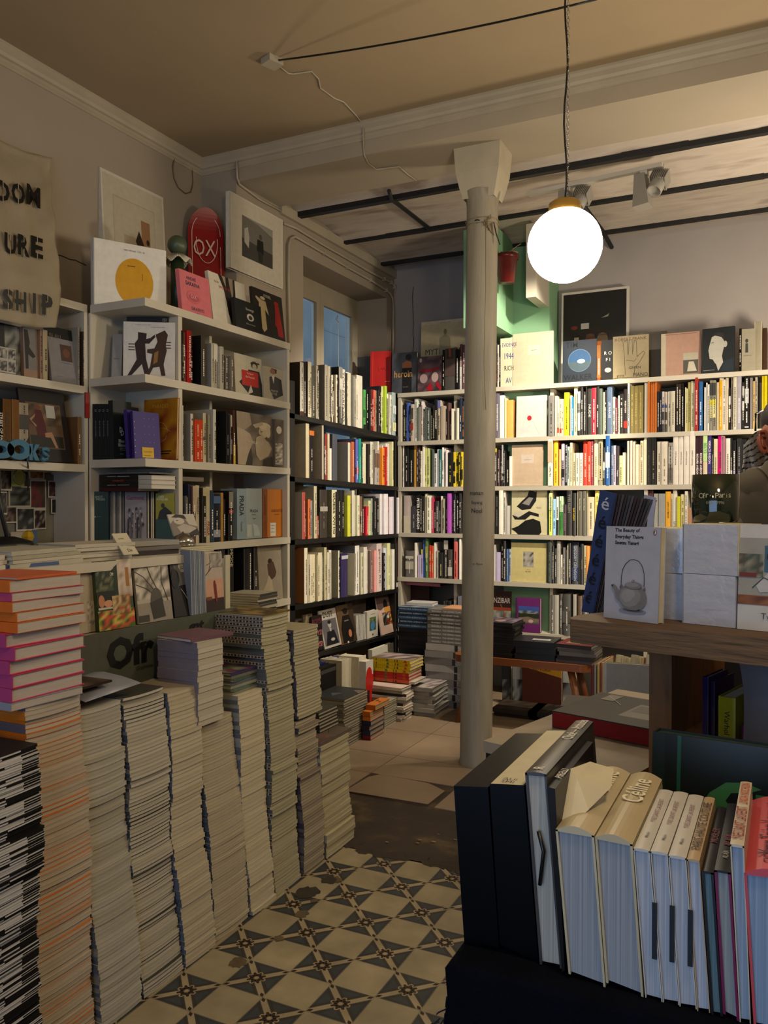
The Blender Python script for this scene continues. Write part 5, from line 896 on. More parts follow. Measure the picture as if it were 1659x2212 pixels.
for k in range(5):
    a = dg(318+3.6*k, Z); g = G(); book_geo(.0062, .13, .238, ('c4bdaa', '2a2422', 'b8b09c')[k % 3], g=g); o = g.build('magazine', [INK, PAPERV]); o.location = a+Vector((0, 0, .0004)); o.rotation_euler = (0, 0, R(33)); tag(o, 'slim pale or dark magazine spine right of the crowd magazine', 'magazine', 'magazine spines right of the crowd magazine')
sd_(336, 376, 1066, Z, 'yellow-green magazine with a dark figure, left of the post', [('r', 0, .45, 1, 1, '8a8618'), ('r', 0, 0, 1, .45, '24403c'), ('t', 'DES', .3, .93, .05, 'c8c8b0', .3, .02), ('t', 'ATIQUES', .35, .87, .05, 'c8c8b0', .6, .02), ('p', [(.1, .45), (.9, .45), (.85, .6), (.5, .72), (.2, .62)], '1c1c10'), ('e', .38, .74, .1, .05, '2a2a14')], base='8a8618', t=.01)
z0 = atx(250, 1063, -2.8).z+.004
zz = z0
for k, (c, T_, kk) in enumerate((('3a1018', '', 'a89898'), ('141214', '———  ————', 'b8b8b8'), ('1a1412', 'HEAVEN SENT', 'b8502a'), ('121416', '———  ————', 'b8b8b8'))):
    a = aty(213, 1050, 2.95); b = aty(296, 1050, 2.95)
    o = flat('art_book', f'dark book lying flat above the green magazine, {ORD[k]} from the bottom', 'book', ((a.x+b.x)/2, 3.03, zz), b.x-a.x, .15, .020, 0, c, 'b0a890'); zz += .0206
    if T_: text(o, T_, (0, -.076, .01), (1, 0, 0), (0, 0, 1), .008, kk, .14)
for k in range(3): flat('art_book', f'book with white pages lying flat, {ORD[k]} from the bottom, right of the dark pile', 'book', (-2.715, 3.045, z0+.012+k*.0215), .10, .17, .0205, 0, 'b8b2a4', 'c8c2b4', spine='b8b2a4')
flat('magazine', 'thin grey magazine lying on top of the dark flat pile', 'magazine', (-2.80, 3.03, zz+.0008), .26, .17, .007, R(2), '5a5e60', '6a6a68')
# left wall bookcase: face-out things
Z = 2.006; X = -3.03
st(112, 172, 818, 705, X, Z, 'grey magazine with a small brown square picture, under the banner', [('r', 0, .80, 1, 1, '0f0e0e'), ('t', 'BLAU', .28, .83, .075, '6a655c', .42), ('r', .42, .4, .82, .7, '4a3428'), ('e', .62, .55, .12, .08, '6a4432'), ('r', .4, .36, .8, .365, '4a4844'), ('r', .2, .1, .4, .105, '5a5854')], base='7d7a7c', t=.018, lean=8, name='magazine')
st(-30, 52, 806, 690, -3.06, Z, 'dark magazine with flower photographs, partly behind the banner', [('r', 0, 0, .5, 1, '0c0c0c'), ('n', .5, 0, 1, 1, ['2a2c28', '6a6c66', '3a3c38', '8a8a80'], 4, 8)], base='1a1a1a', t=.02, lean=2)
st(52, 92, 812, 706, -3.04, Z, 'beige magazine with a black flared dress, under the banner', [('r', 0, 0, 1, 1, '8a6c56'), ('r', 0, .16, .7, 1, '6f6a66'), ('p', [(.05, .95), (.25, .95), (.35, .7), (.3, .62), (.65, .44), (.5, .4), (.25, .46), (.25, .18), (.1, .16)], '14110f')], base='8a6c56', t=.02, lean=2)
st(-2, 34, 800, 748, -3.02, Z, 'card with four small black-and-white prints at the left edge', [('r', 0, 0, 1, 1, 'a8a498')]+[('n', .05+.5*(k % 2), .06+.5*(k//2), .47+.5*(k % 2), .46+.5*(k//2), BWP, 4, 4) for k in range(4)], base='a8a498', t=.003, name='print')
Z = 1.634
st(58, 156, 1000, 840, X+.01, Z, 'dark brown magazine with a seated woman in a red dress', [('r', 0, 0, 1, 1, '17100e'), ('r', .12, .18, .88, .82, '5a4430'), ('n', .14, .5, .86, .80, ['6a5238', '4a3826', '7a6244', '3a2c1e'], 5, 4), ('r', .14, .2, .86, .36, '1f1f14'), ('p', [(.3, .72), (.44, .72), (.5, .5), (.5, .36), (.3, .34), (.28, .5)], '4a1014'), ('e', .38, .76, .045, .04, '6a3a24'), ('p', [(.46, .4), (.62, .42), (.72, .2), (.66, .2), (.58, .34), (.46, .34)], '9a7258'), ('r', .54, .62, .74, .8, 'a8a69c'), ('p', [(.16, .58), (.3, .66), (.28, .62), (.2, .56), (.3, .5), (.28, .47)], '9a7258')], base='17100e', t=.012, lean=10, side='c8c2b4')
st(158, 178, 1004, 905, X-.02, Z, 'brown card sleeve with white edge right of the seated woman', [('r', 0, 0, 1, 1, '5a4028'), ('r', .8, 0, 1, .94, 'c0b8a8')], base='6a4c2c', t=.015, lean=6, name='card_sleeve')
o = G().box(-.003, -.012, -.06, .003, .012, .06).build('red_tag', mat('red_card', '8f1812')); o.location = atx(188, 875, -3.005); tag(o, 'red card strip hanging at the joint of the two white bookcases', 'card')
# blue foam letters
ol = empty('letter_sign', px(30, 997, -3.0, Z)); y = 0
ST = ol.location
for ch, x0, x1, yt, rr in (('B', -66, -34, 955, 0), ('O', -32, 30, 948, 0), ('O', 14, 66, 947, 0), ('K', 52, 92, 958, -8), ('S', 84, 112, 966, -14)):
    a = px(x0, 995, -2.985, Z); b = px(x1, 995, -2.985, Z); w_ = b.y-a.y; h_ = atx(x0, yt, -2.985).z-Z
    g = G(); cy, cz = (a.y+b.y)/2-ST.y, h_/2
    if ch == 'O':
        n = 32
        for k in range(n):
            a0, a1 = 2*pi*k/n, 2*pi*(k+1)/n
            f = lambda an, r, x: (x, cy+w_*.5*r*cos(an), cz+h_*.5*r*sin(an))
            for x in (0.0, 0.02): g.quad(f(a0, .42, x), f(a1, .42, x), f(a1, 1, x), f(a0, 1, x))
            g.quad(f(a0, 1, 0), f(a1, 1, 0), f(a1, 1, .02), f(a0, 1, .02), sm=True); g.quad(f(a0, .42, 0), f(a1, .42, 0), f(a1, .42, .02), f(a0, .42, .02), sm=True)
    elif ch == 'K':
        for q in ([(-.5, -1), (-.15, -1), (-.15, 1), (-.5, 1)], [(-.2, -.1), (.15, 1), (.6, 1), (.15, .1), (.6, -1), (.15, -1), (-.2, -.3)]):
            P_ = [(cy+w_*.5*u, cz+h_*.5*v) for u, v in q]; m = len(P_)
            g.poly([(0.02, *p) for p in P_]); g.poly([(0.0, *p) for p in P_][::-1])
            for k in range(m): p, r_ = P_[k], P_[(k+1) % m]; g.quad((0, *p), (0, *r_), (.02, *r_), (.02, *p))
    else:
        pth = {'B': [(-.6, -.9), (-.6, .9), (.1, .9), (.4, .5), (.1, .1), (-.4, .05), (.2, 0), (.5, -.45), (.2, -.9), (-.6, -.9)], 'S': [(.6, .55), (.2, .85), (-.35, .7), (-.4, .25), (.1, 0), (.5, -.3), (.3, -.75), (-.2, -.85), (-.6, -.55)]}[ch]
        g.tube([(0.01, cy+w_*.5*u, cz+h_*.5*v) for u, v in pth], .010, n=6)
    lo = g.build('letter', mat('blue_foam', '42708a', rough=0.8, var=0.12, scale=30), ol); lo.rotation_euler = (0, 0, 0)
tag(ol, 'pale blue cut-out letters standing on the shelf at the left edge', 'sign')
# photo covered board under the left shelves, with prints
X = XL+0.02; P0 = atx(-30, 1020, X); P1 = atx(192, 1020, X); 
bd = G().box(0, 0, 0, 0.012, P1.y-P0.y, 1.585-1.16).build('notice_board', mat('board_grey', '5c584e', rough=.7, var=.3, scale=4, col2='7a7464', fac=(.5, .7))); bd.location = (X-0.012, P0.y, 1.16); tag(bd, 'grey board covered with snapshots under the left shelves', 'board')
PR = [((19, 1051), (77, 1096), 0, 'wide dark snapshot with a white border, largest on the board', ['1a1c1a', '3a3e3a', '0e0e0e', '5a5e58']), ((66, 1036), (100, 1102), 0, 'tall snapshot with a red figure on the board', ['3a2a24', '6a2a28', '4a3a30']), ((8, 1094), (40, 1130), -18, 'tilted small snapshot at lower left of the board', ['1a1210', '6a5a50', '3a2a26']), ((36, 1096), (76, 1148), -6, 'snapshot of people under trees on the board', ['0e1010', '2a2e2c', '6a7070', '1a1a18']), ((74, 1100), (100, 1144), 0, 'dark snapshot with a white column on the board', ['1a1010', '2a1a18', '8a8078']), ((105, 1039), (132, 1075), 2, 'dark red snapshot in the middle of the board', ['1a0c0c', '3a1a18', '5a4038']), ((148, 1048), (176, 1082), 2, 'brown snapshot of flowers at right of the board', ['1a120c', '4a3420', '7a5a3a']), ((111, 1077), (150, 1110), -6, 'black snapshot of a coast, tilted', ['0c0e0e', '141816', '2a302c']), ((125, 1108), (160, 1138), -12, 'dark snapshot below the tilted coast view', ['0c0c0c', '1a1c1c', '2c2e2e']), ((64, 1012), (96, 1034), 0, 'orange snapshot at the top of the board', ['6a3a12', '8a5a20', '3a1a0c']), ((2, 1010), (26, 1060), 0, 'brown photo strip at the left edge of the board', ['2a1c18', '6a5a4e', '1a1210']), ((0, 1062), (16, 1112), 0, 'black poster scrap with white writing at the left edge', ['141212', '2a2826', '5a5652'])]
for k, ((x0, y0), (x1, y1), rr, lab, pal) in enumerate(PR):
    a = atx(x0, y1, X+.006+.0012*k); b = atx(x1, y0, X+.006+.0012*k); w_, h_ = b.y-a.y, b.z-a.z
    g = G(); art(g, w_, h_, [('r', 0, 0, 1, 1, 'b0a898'), ('n', .06, .08, .94, .94, pal, 5, 5)], e=0)
    g.box(0, 0.0003, 0, w_, 0.001, h_, 'b0a898'); o = g.build('snapshot', INK); o.location = (X+.004+.0012*k, a.y, a.z); o.rotation_euler = (R(rr) if 0 else 0, R(rr)*0, R(90)); tag(o, lab, 'photograph')
for (x0, y0, x1, y1, c, lab, nm) in ((27, 1003, 54, 1050, '8a8a3a', 'yellow-green sticky note on the board', 'sticky_note'), (153, 1098, 166, 1145, 'b8ae94', 'narrow cream paper strip at right of the board', 'paper_strip'), (25, 1148, 60, 1172, '9a9484', 'white note with small writing low on the board', 'paper_note'), (71, 1144, 82, 1172, '3a5270', 'blue card low on the board', 'card')):
    a = atx(x0, y1, X+.03); b = atx(x1, y0, X+.03); g = G().box(0, 0, 0, 0.001, b.y-a.y, b.z-a.z, c); o = g.build(nm, INK); o.location = (X+.024, a.y, a.z); tag(o, lab, 'note')
g = G(); a = atx(166, 1012, X+.035); g.tube([a+Vector((0, -.09, .004)), a+Vector((0, 0, 0)), a+Vector((0, .015, -.01)), a+Vector((0, .012, -.10))], .005, n=6); tag(g.build('wall_hook', METAL), 'white metal bracket hanging over the snapshots', 'hook')
g = G(); c = atx(42, 1030, -3.08); g.tube([(c.x, c.y+.03*cos(t), c.z+.035*sin(t)) for t in [2*pi*k/20 for k in range(21)]], .003, n=5); g.tube([atx(58, 985, -2.99), atx(60, 1000, -2.985), atx(62, 1030, -3.06), atx(60, 1060, -3.1)], .0035, n=5); tag(g.build('cable', mat('grey_cable', '3a3630')), 'grey coiled cable hanging from the shelf edge', 'cable')
# yellow glass gem, lamp stand
g = G(); c = atx(60, 1160, -3.0); g.lathe([(0, .028), (.018, .022), (.027, 0), (.018, -.022), (0, -.028)], 9); o = g.build('glass_ornament', mat('yellow_glass', 'c8a010', rough=.1, var=.1, trans=.3, coat=.5)); 
for p in o.data.polygons: p.use_smooth = False
o.location = (c.x, c.y, c.z+.002); tag(o, 'faceted yellow glass ornament in front of the notice board', 'ornament')
g = G(); g.tube([atx(-6, 1050, -2.86), atx(2, 1105, -2.86), atx(16, 1160, -2.86), atx(22, 1180, -2.86)], .010, n=8); g.lathe([(0, 1.262), (.11, 1.262), (.1, 1.29), (.03, 1.31), (0, 1.31)], 24, c=(atx(14, 1180, -2.86).x, atx(14, 1180, -2.86).y)); tag(g.build('lamp_stand', BLACKM), 'black slanting lamp stand on its round foot at the left edge', 'lamp')
# the cash counter carrying it all
CT = 1.258
cn = empty('cash_counter', (-2.4, 1.0, 0))
bx(cn, 'body', mat('counter_white', '8d8676', var=.1), -2.98, .6, 0, -2.02, 2.60, CT-.032)
bx(cn, 'body', mat('counter_white'), -2.58, 2.6, 0, -2.02, 2.66, CT-.032)
bx(cn, 'top', WPAINT, -2.98, .6, CT-.03, -1.98, 2.58, CT)
bx(cn, 'ledge', mat('counter_white'), -2.02, .9, 0, -1.955, 2.66, 1.035)
tag(cn, 'white cash counter covered with magazines behind the floor stacks', 'counter')
# printed sign panel on the counter front
XS = -1.945; a = atx(208, 1460, XS); b = atx(470, 1330, XS); sy = 1.68; 
g = G(); g.box(0, 0, 0, .008, 2.64-sy, .19, '4c4f42'); sg = g.build('sign_panel', INK); sg.location = (XS-.004, sy, .848)
o1 = atx(284, 1405, XS+.006); text(sg, 'Ofr', o1-sg.location, (0, 1, 0), (0, 0, 1), .105, '0c0b09', .215, .045, 'lettering', fill=True)
o1 = atx(331, 1415, XS+.006); g = G().box(.0046, o1.y-sy-.007, o1.z-.848-.007, .0052, o1.y-sy+.007, o1.z-.848+.007, '12110e'); g.build('lettering', INK, sg)
o1 = atx(313, 1441, XS+.006); text(sg, 'Graphisme', o1-sg.location, (0, 1, 0), (0, 0, 1), .017, '24221a', .11, 0, 'lettering')
o1 = atx(425, 1358, XS+.006); text(sg, 'gat', o1-sg.location, (0, 1, 0), (0, 0, 1), .06, '12110e', .16, .03, 'lettering')
g = G(); o1 = atx(292, 1365, XS+.006)-sg.location; g.lathe([(0, 0), (.004, 0)], 10); 
tag(sg, 'olive grey sign panel with big black letters on the counter front', 'sign')
# magazines displayed on the ledge
LZ = 1.037; XM = -1.965
TREE = [('n', 0, .35, 1, 1, ['b4ac9c', '7a7264', 'c8c0b0', '5a5248', 'a8a090'], 9, 9), ('r', 0, 0, 1, .3, '8a8274')]
stand('magazine', 'beige paper sheet behind the orange and pink stack', 'paper', px(150, 1370, XM-.02, LZ), px(208, 1372, XM-.02, LZ), (142, 1222), [('r', 0, 0, 1, 1, 'a0937c'), ('t', 'Ofr.', .25, .55, .06, '241f18', .3, .02), ('n', .7, .1, 1, .45, ['a89c88', '7a7264', 'b8ac98'], 5, 8)], t=.004, base='a0937c', lean=4)
stand('magazine', 'blue magazine standing behind the orange book', 'magazine', px(20, 1370, XM-.03, LZ), px(136, 1370, XM-.03, LZ), (12, 1222), [('r', 0, 0, 1, 1, '3c4f7c'), ('t', 'Bien', .76, .9, .05, 'a8b0c0', .16, .02), ('t', 'Voyage', .8, .84, .05, 'a8b0c0', .22, .02)], t=.01, base='3c4f7c', lean=4)
stand('magazine', 'magazine with sunbathers among green bushes and red flowers', 'magazine', px(214, 1364, XM, LZ), px(292, 1352, XM+.01, LZ), (209, 1213), [
 ('n', 0, .55, .5, 1, ['1c2a18', '2c3c20', '3a4a2c', '0f1a0e', '6a6a50'], 7, 8), ('r', .5, .5, .62, 1, '1a2a1c'), ('n', .6, .45, 1, 1, ['b8a898', 'a89888', 'c8b8a8', '8a7a60'], 4, 7), ('r', .82, .6, .92, .88, '9a6a34'), ('r', 0, .3, .5, .56, '151c12'), ('e', .12, .42, .08, .09, 'b07a58'), ('e', .3, .38, .12, .05, 'c08a68'), ('r', .02, .30, .42, .33, 'b8b0a0'), ('n', 0, 0, 1, .28, ['8a9a3c', 'b03a20', '4a5a20', 'c8b050', 'c05030', '2c3a18'], 9, 6), ('n', .4, .2, .9, .48, ['b89a60', 'b04828', '9a8a58', 'c8a888', '6a4a2c'], 7, 6), ('t', 'Ofr.', .44, .80, .05, 'c8c0a8', .12, .02)], t=.012, lean=6, base='3a4a2c')
stand('magazine', 'black-and-white magazine with a chair under bare trees', 'magazine', px(301, 1352, XM, LZ), px(374, 1338, XM+.01, LZ), (288, 1207), TREE+[
 ('l', [(0, .8), (.25, .7), (.5, .5), (.62, .45)], .0025, '2a2620'), ('l', [(.3, 1), (.45, .7), (.6, .5), (.75, .3)], .0035, '2a2620'), ('l', [(.8, .9), (.75, .6), (.9, .3)], .003, '3a342c'), ('l', [(0, .6), (.3, .52), (.5, .42)], .002, '3a342c'), ('e', .56, .32, .17, .2, '4a463e'), ('p', [(.36, .3), (.72, .36), (.78, .06), (.42, .04)], '2f2c27'), ('r', 0, .02, .3, .12, '3a362e')], t=.01, lean=8, base='a8a090')
stand('magazine', 'dark magazine with the back of a head and a pale mirror', 'magazine', px(378, 1338, XM, LZ), px(436, 1326, XM+.01, LZ), (362, 1202), [
 ('r', 0, 0, 1, 1, '191614'), ('p', [(.1, 1), (.85, 1), (.95, .7), (.9, .52), (.2, .5)], '5f5c56'), ('p', [(.3, 1), (.72, 1), (.74, .82), (.64, .72), (.38, .72), (.3, .8)], 'b4ac94'), ('r', .34, .8, .6, .81, '4a463c'), ('r', .34, .77, .55, .78, '4a463c'), ('e', .14, .62, .14, .16, '0c0b0a'), ('r', .6, .36, .82, .42, '3a3a36'), ('l', [(.3, .45), (.42, .36), (.5, .28), (.62, .26)], .002, 'a8a49c')], t=.01, lean=8, base='191614')
for k in range(9):
    a = px(414+3.6*k, 1330-1.6*k, XM+.015, LZ); g = G(); book_geo(.0075, .045, .238-.001*k, ('6f7680', '5c626e', '7a8088')[k % 3], g=g); o = g.build('magazine', [INK, PAPERV]); o.location = a+Vector((-.0, 0, .0004)); o.rotation_euler = (0, R(-2), R(90)); tag(o, 'blue-grey magazine edge in the slanted row left of the tree cover', 'magazine', 'blue-grey magazine edges on the counter ledge')
stand('magazine', 'magazine with a tree and a red figure against a pink evening sky', 'magazine', px(447, 1325, XM+.02, LZ), px(485, 1318, XM+.02, LZ), (446, 1196), [
 ('r', 0, 0, 1, 1, 'a89888'), ('r', 0, .22, 1, .55, 'b88c70'), ('r', 0, 0, 1, .22, '2a1a14'), ('l', [(0, .62), (.3, .72), (.6, .85), (.9, .95)], .003, '1c1814'), ('l', [(.1, .8), (.5, .85), (.8, .8)], .002, '1c1814'), ('l', [(.2, .68), (.4, .9), (.5, 1)], .002, '1c1814'), ('n', .3, .75, 1, 1, ['8a8478', '6a645c', 'a89c90'], 5, 5), ('e', .5, .48, .05, .05, '6a1c14'), ('p', [(.44, .46), (.58, .46), (.62, .16), (.5, .16)], '6a1c14'), ('r', 0, .2, .3, .26, '6a3a20')], t=.01, lean=4, base='a89888')
stand('print', 'cream card standing right of the tree cover', 'card', px(487, 1300, XM+.012, LZ), px(497, 1298, XM+.012, LZ), (486, 1200), [], t=.006, base='b4ac90')
# piles on the counter top
pile('magazine', 'white magazine lying in the flat pile above the blue magazine', 'magazine', (-2.14, 1.78, CT), 4, .30, .23, .012, R(97), ('a8a492', 'b4ae9c', '9a9684'), side='b4ae96', seed=6, group='white magazines on the counter above the blue magazine', jit=.012)
pile('magazine', 'cream magazine lying in the flat pile left of the handwritten card', 'magazine', (-2.14, 2.05, CT), 5, .24, .20, .011, R(84), ('b4ac98', 'bab3a0'), side='b8b09a', seed=7, group='cream magazines on the counter beside the handwritten card', jit=.01)
pile('magazine', 'pale magazine lying in the far left pile on the counter', 'magazine', (-2.12, 1.50, CT), 3, .26, .22, .014, R(92), ('b8b0a0', 'c0b8a8'), side='b8b09a', seed=8, group='pale magazines at the far left of the counter', jit=.01)
o, zt = pile('photo_book', 'grey photo book lying in the pile under the resting face cover', 'book', (-2.16, 2.33, CT), 3, .23, .19, .018, R(80), ('8a8c90', '9a9890'), ('2a2422', '6a6460', '8f8b80'), side='a8a49a', seed=9, group='grey photo books under the resting face cover', jit=.008)
stand('magazine', 'white card with handwriting lying against the pile on the counter', 'card', atx(268, 1196, -2.0)+Vector((0, 0, -.005)), atx(300, 1200, -2.0), (262, 1170), [('r', 0, 0, 1, 1, 'b8b098'), ('t', 'au Voyage', .5, .45, .13, '1a1814', .7), ('t', 'De', .55, .2, .14, '1a1814', .3), ('t', 'le livre', .4, .75, .07, '1a1814', .4)], t=.002, base='b8b098', H=.09, lean=38, lift=.0)
stand('magazine', 'cover with a black-and-white face resting on an arm, leaning on the counter', 'magazine', px(376, 1180, -2.2, zt+.003), px(432, 1182, -2.2, zt+.003), (352, 1112), [
 ('r', 0, 0, 1, 1, 'a8a294'), ('p', [(0, .55), (.3, .9), (.6, .8), (.7, .5), (1, .4), (1, 0), (0, 0)], '6f675e'), ('e', .35, .68, .2, .16, 'b0a89c'), ('p', [(.1, .85), (.3, 1), (.6, .95), (.66, .75), (.4, .84)], '241f1c'), ('p', [(.2, .4), (.5, .55), (.9, .35), (.95, .1), (.3, .12)], 'a0988c'), ('e', .28, .7, .04, .02, '241f1c'), ('p', [(.6, .1), (.95, .3), (1, 0), (.6, 0)], '1c1a18')], t=.004, lean=22, base='a8a294')
g = G(); c = px(453, 1190, -2.2, CT+.0); oo = [flat('magazine', 'loose cream magazine under the counter bell', 'magazine', (-2.14, 2.53, CT+.007*k+.0005), .20, .18, .0065, R(80+4*k), 'b0a88e', 'b8b09a', group='loose magazines under the counter bell') for k in range(3)]
g.lathe([(0, .052), (.004, .052), (.005, .046), (.014, .044), (.030, .036), (.042, .022), (.046, .006), (.044, .004), (.0, .006)], 32); bl = g.build('dome', METAL); g = G(); g.lathe([(0, -.002), (.05, -.002), (.05, .004), (0, .004)], 32); g.build('base', METAL, bl); bl.name = 'counter_bell'; bl.location = (-2.12, 2.53, CT+.025)
tag(bl, 'shiny chrome counter bell on the loose magazines', 'bell')
# ================================================================ the tall floor stacks along the aisle
XS0 = -1.68
def mag_geo(D, W, t, spine, cover, page, bow=0.0, segs=None):
    """magazine: front (page) face at x=0, spine at y=0, W along y, D into -x"""
    g = G(); c = min(0.0012, t*0.12); n = 6
    def strip(x0, x1, y0, y1, z0, z1, col, mi, cols=None):
        b = len(g.v)
        for i in range(n+1):
            y = y0+(y1-y0)*i/n; q = (y/W); zz = bow*4*(q-0.5)**2
            g.v += [(x0, y, z0+zz), (x1, y, z0+zz), (x1, y, z1+zz), (x0, y, z1+zz)]
        for i in range(n):
            a = b+4*i; cc = cols[i] if cols else col
            for q in ((0, 4, 5, 1), (1, 5, 6, 2), (2, 6, 7, 3), (3, 7, 4, 0)): g.f.append(tuple(a+k for k in q)); g.c.append(cc); g.m.append(mi); g.smooth.append(False)
        g.f.append((b+3, b+2, b+1, b)[::-1]); g.c.append(cols[0] if cols else col); g.m.append(mi); g.smooth.append(False)
        a = b+4*n; g.f.append((a, a+1, a+2, a+3)[::-1]); g.c.append(col); g.m.append(mi); g.smooth.append(False)
    strip(-D, 0, 0, W, 0, c, cover, 0); strip(-D, 0, 0, W, t-c, t, cover, 0)
    strip(-D+.002, -0.0007, 0.0006, W-0.0010, c, t-c, page, 1, segs)
    g.v += [(-D, -0.0004, 0.0002+bow), (0, -0.0004, 0.0002+bow), (0, -0.0004, t-0.0002+bow), (-D, -0.0004, t-0.0002+bow)]; b = len(g.v)-4
    g.f.append((b, b+1, b+2, b+3)); g.c.append(spine); g.m.append(0); g.smooth.append(False)
    return g
def column(name, label, group, px0, px1, ytop, t, D, spines, covers, pages, seed, z0=0.0, front=XS0, jit=0.004, lean=0.07, bow=0.002, extra=None, cat='magazine', segs=None, top=None, ystep=None):
    rnd = random.Random(seed); y0, y1 = atx(px0, 1900, front).y, atx(px1, 1900, front).y; W = y1-y0-0.004
    ztop = atx((px0+px1)/2, ytop, front-lean).z; n = max(1, int((ztop-z0)/(t+0.0005))); t = (ztop-z0)/n-0.0005; protos = {}
    ox = oy = 0.0; drift = rnd.uniform(0, 6); out = []
    for k in range(n):
        z = z0+k*(t+0.0005); key = (k*7+rnd.randrange(3)) % 6
        if rnd.random() < 0.10: ox = rnd.uniform(-1, 1)*jit*1.6; oy = rnd.uniform(-1, 1)*jit
        x = front-lean*(z/0.95)+ox+rnd.uniform(-jit, jit)*0.5+0.006*sin(z*9+drift); y = y0+oy+rnd.uniform(-jit, jit)*0.5+0.005*sin(z*7+drift)
        if ystep: y += ystep(z)
        if key not in protos:
            protos[key] = mag_geo(D, W, t, spines[key % len(spines)], covers[key % len(covers)], pages[key % len(pages)], bow, segs(rnd) if segs else None).build(name, [INK, PAPER]); o = protos[key]
        else: o = protos[key].copy(); COL.objects.link(o)
        o.location = (x, y, z); o.rotation_euler = (0, 0, R(rnd.uniform(-0.8, 0.8)))
        if extra and rnd.random() < extra[0]:
            pass
        tag(o, label, cat, group); out.append(o)
    if top: tag(out[-1], top, cat, group)
    return out, z0+n*(t+0.0005), y0, W
PG = ('b8b09c', 'bfb7a2', 'b3ab96', 'c2baa8')
def bwseg(r):
    s = []; 
    for i in range(6): s.append('c4c0b8' if (i in (2, 3) and r.random() < .8) or r.random() < .25 else '15130f')
    return s
column('journal', 'thin black-and-white journal in the leftmost floor stack, at the left edge', 'black-and-white journals in the leftmost floor stack', -150, 100, 1645, .0058, .26, ('141210', 'c8c4bc'), ('100e0d', 'b8b4ac', '1a1816'), ('b0aca4', '1a1816'), 41, front=-1.62, lean=.03, segs=bwseg, cat='journal', bow=0.004)
S1, z1, y1_, W1 = column('paperback', 'orange-spined paperback in the floor stack under the pink books', 'orange-spined paperbacks in the second floor stack', 92, 213, 1503, .0115, .24, ('c06410', '5a5058', 'c8640c'), ('b8a890', 'c87430', 'b8a890', 'b0a08c'), ('b4a894', 'b9ad98', 'ada08c'), 42, lean=.055, cat='paperback', bow=.003)
column('fashion_magazine', 'white-paged magazine in the third floor stack from the left, dark cover on top', 'white-paged magazines in the third floor stack', 215, 306, 1512, .0105, .23, ('5a6068', '8a8478'), ('a8a290', 'b0aa98', 'aaa490'), ('b0aa98', 'b6b0a0', 'a8a290'), 43, lean=.085, bow=.004)
column('catalogue', 'white-edged catalogue in the fourth floor stack from the left, below the olive sign', 'white-edged catalogues in the fourth floor stack', 308, 395, 1482, .0105, .25, ('3a4450', '6a6a68'), ('a8a08c', '3a3832', 'aca490'), PG, 44, lean=.085, bow=.003, cat='catalogue')
column('magazine', 'cream-paged magazine in the fifth floor stack, left of the block of paperbacks', 'cream-paged magazines in the fifth floor stack', 397, 464, 1475, .0125, .24, ('4a5462', '5a6270'), ('b0a48a', 'b8ac90'), ('bfb396', 'b8ab8e', 'c4b99e'), 45, lean=.08, bow=.002)
S5, z5, y5, W5 = column('art_magazine', 'cream magazine in the sixth floor stack, carrying the block of paperbacks', 'cream magazines in the sixth floor stack', 466, 540, 1535, .0095, .24, ('3c4654', '4a525e'), ('aa9e86', 'b4a88e'), ('bbae90', 'b5a98c', 'b0a48a'), 46, lean=.085, bow=.004)
S6, z6, y6, W6 = column('paperback', 'pale paperback in the seventh floor stack, left of the film-strip spines', 'pale paperbacks in the seventh floor stack', 542, 595, 1480, .014, .24, ('5a5e64', '8a8a84'), ('b8ac90', 'c0b498'), ('c4b898', 'beb292', 'c8bc9e'), 47, lean=.085, cat='paperback')
S7, z7, y7, W7 = column('photo_magazine', 'magazine with a film-strip spine in the tallest floor stack', 'film-strip spine magazines in the tallest floor stack', 597, 652, 1322, .0125, .26, ('54554f', '57585a'), ('a49c82', '8f886f'), ('aca482', 'a69e7c', 'b0a888'), 48, lean=.05, bow=.003, ystep=lambda z: -.012 if z > .9 else 0)
for k, o in enumerate(S7):
    if (k % 7 in (0, 1, 3)) or k > len(S7)-6:
        g = G(); t_ = 0.0119; D_ = .26; nb = 17
        g.quad((-D_, -.0009, .001), (0, -.0009, .001), (0, -.0009, t_-.001), (-D_, -.0009, t_-.001), 'a8a498')
        for q in range(nb): x = -D_+.004+q*(D_/nb); g.quad((x, -.0014, .0025), (x+.0105, -.0014, .0025), (x+.0105, -.0014, t_-.0025), (x, -.0014, t_-.0025), ('3a2a1e', '5a4434', '2a2420', '4a3020')[(q*3+k) % 4])
        for v in range(len(g.v)): g.v[v] = (g.v[v][0], g.v[v][1], g.v[v][2]+.003)
        g.build('film_strip', INK, o)
column('culture_magazine', 'grey-paged magazine in the stack right of the film-strip spines', 'grey-paged magazines right of the film-strip stack', 654, 699, 1545, .0105, .24, ('3a3440', '5a5450'), ('8f8470', '7a6a60', '9a8f7a'), ('a2977c', '988c74', 'aca084'), 49, lean=.03)
column('magazine', 'yellowish magazine high in the stack right of the film-strip spines', 'yellowish magazines high in the eighth stack', 650, 703, 1352, .0115, .22, ('54505a', '3a3a44'), ('9c9276', '8a8066'), ('b0a888', 'aaa282', 'b8b090'), 50, z0=atx(676, 1540, XS0-.03).z, front=XS0-.01, lean=.03)
S9, z9, y9, W9 = column('catalogue', 'pale catalogue in the last floor stack, nearest the bare concrete', 'pale catalogues in the last aisle stack', 701, 763, 1590, .015, .25, ('6a6468', 'a09a8c'), ('a89e7c', 'b4aa88'), ('aea280', 'a59a78', 'b8ad8c'), 51, lean=.03, jit=.006, cat='catalogue')
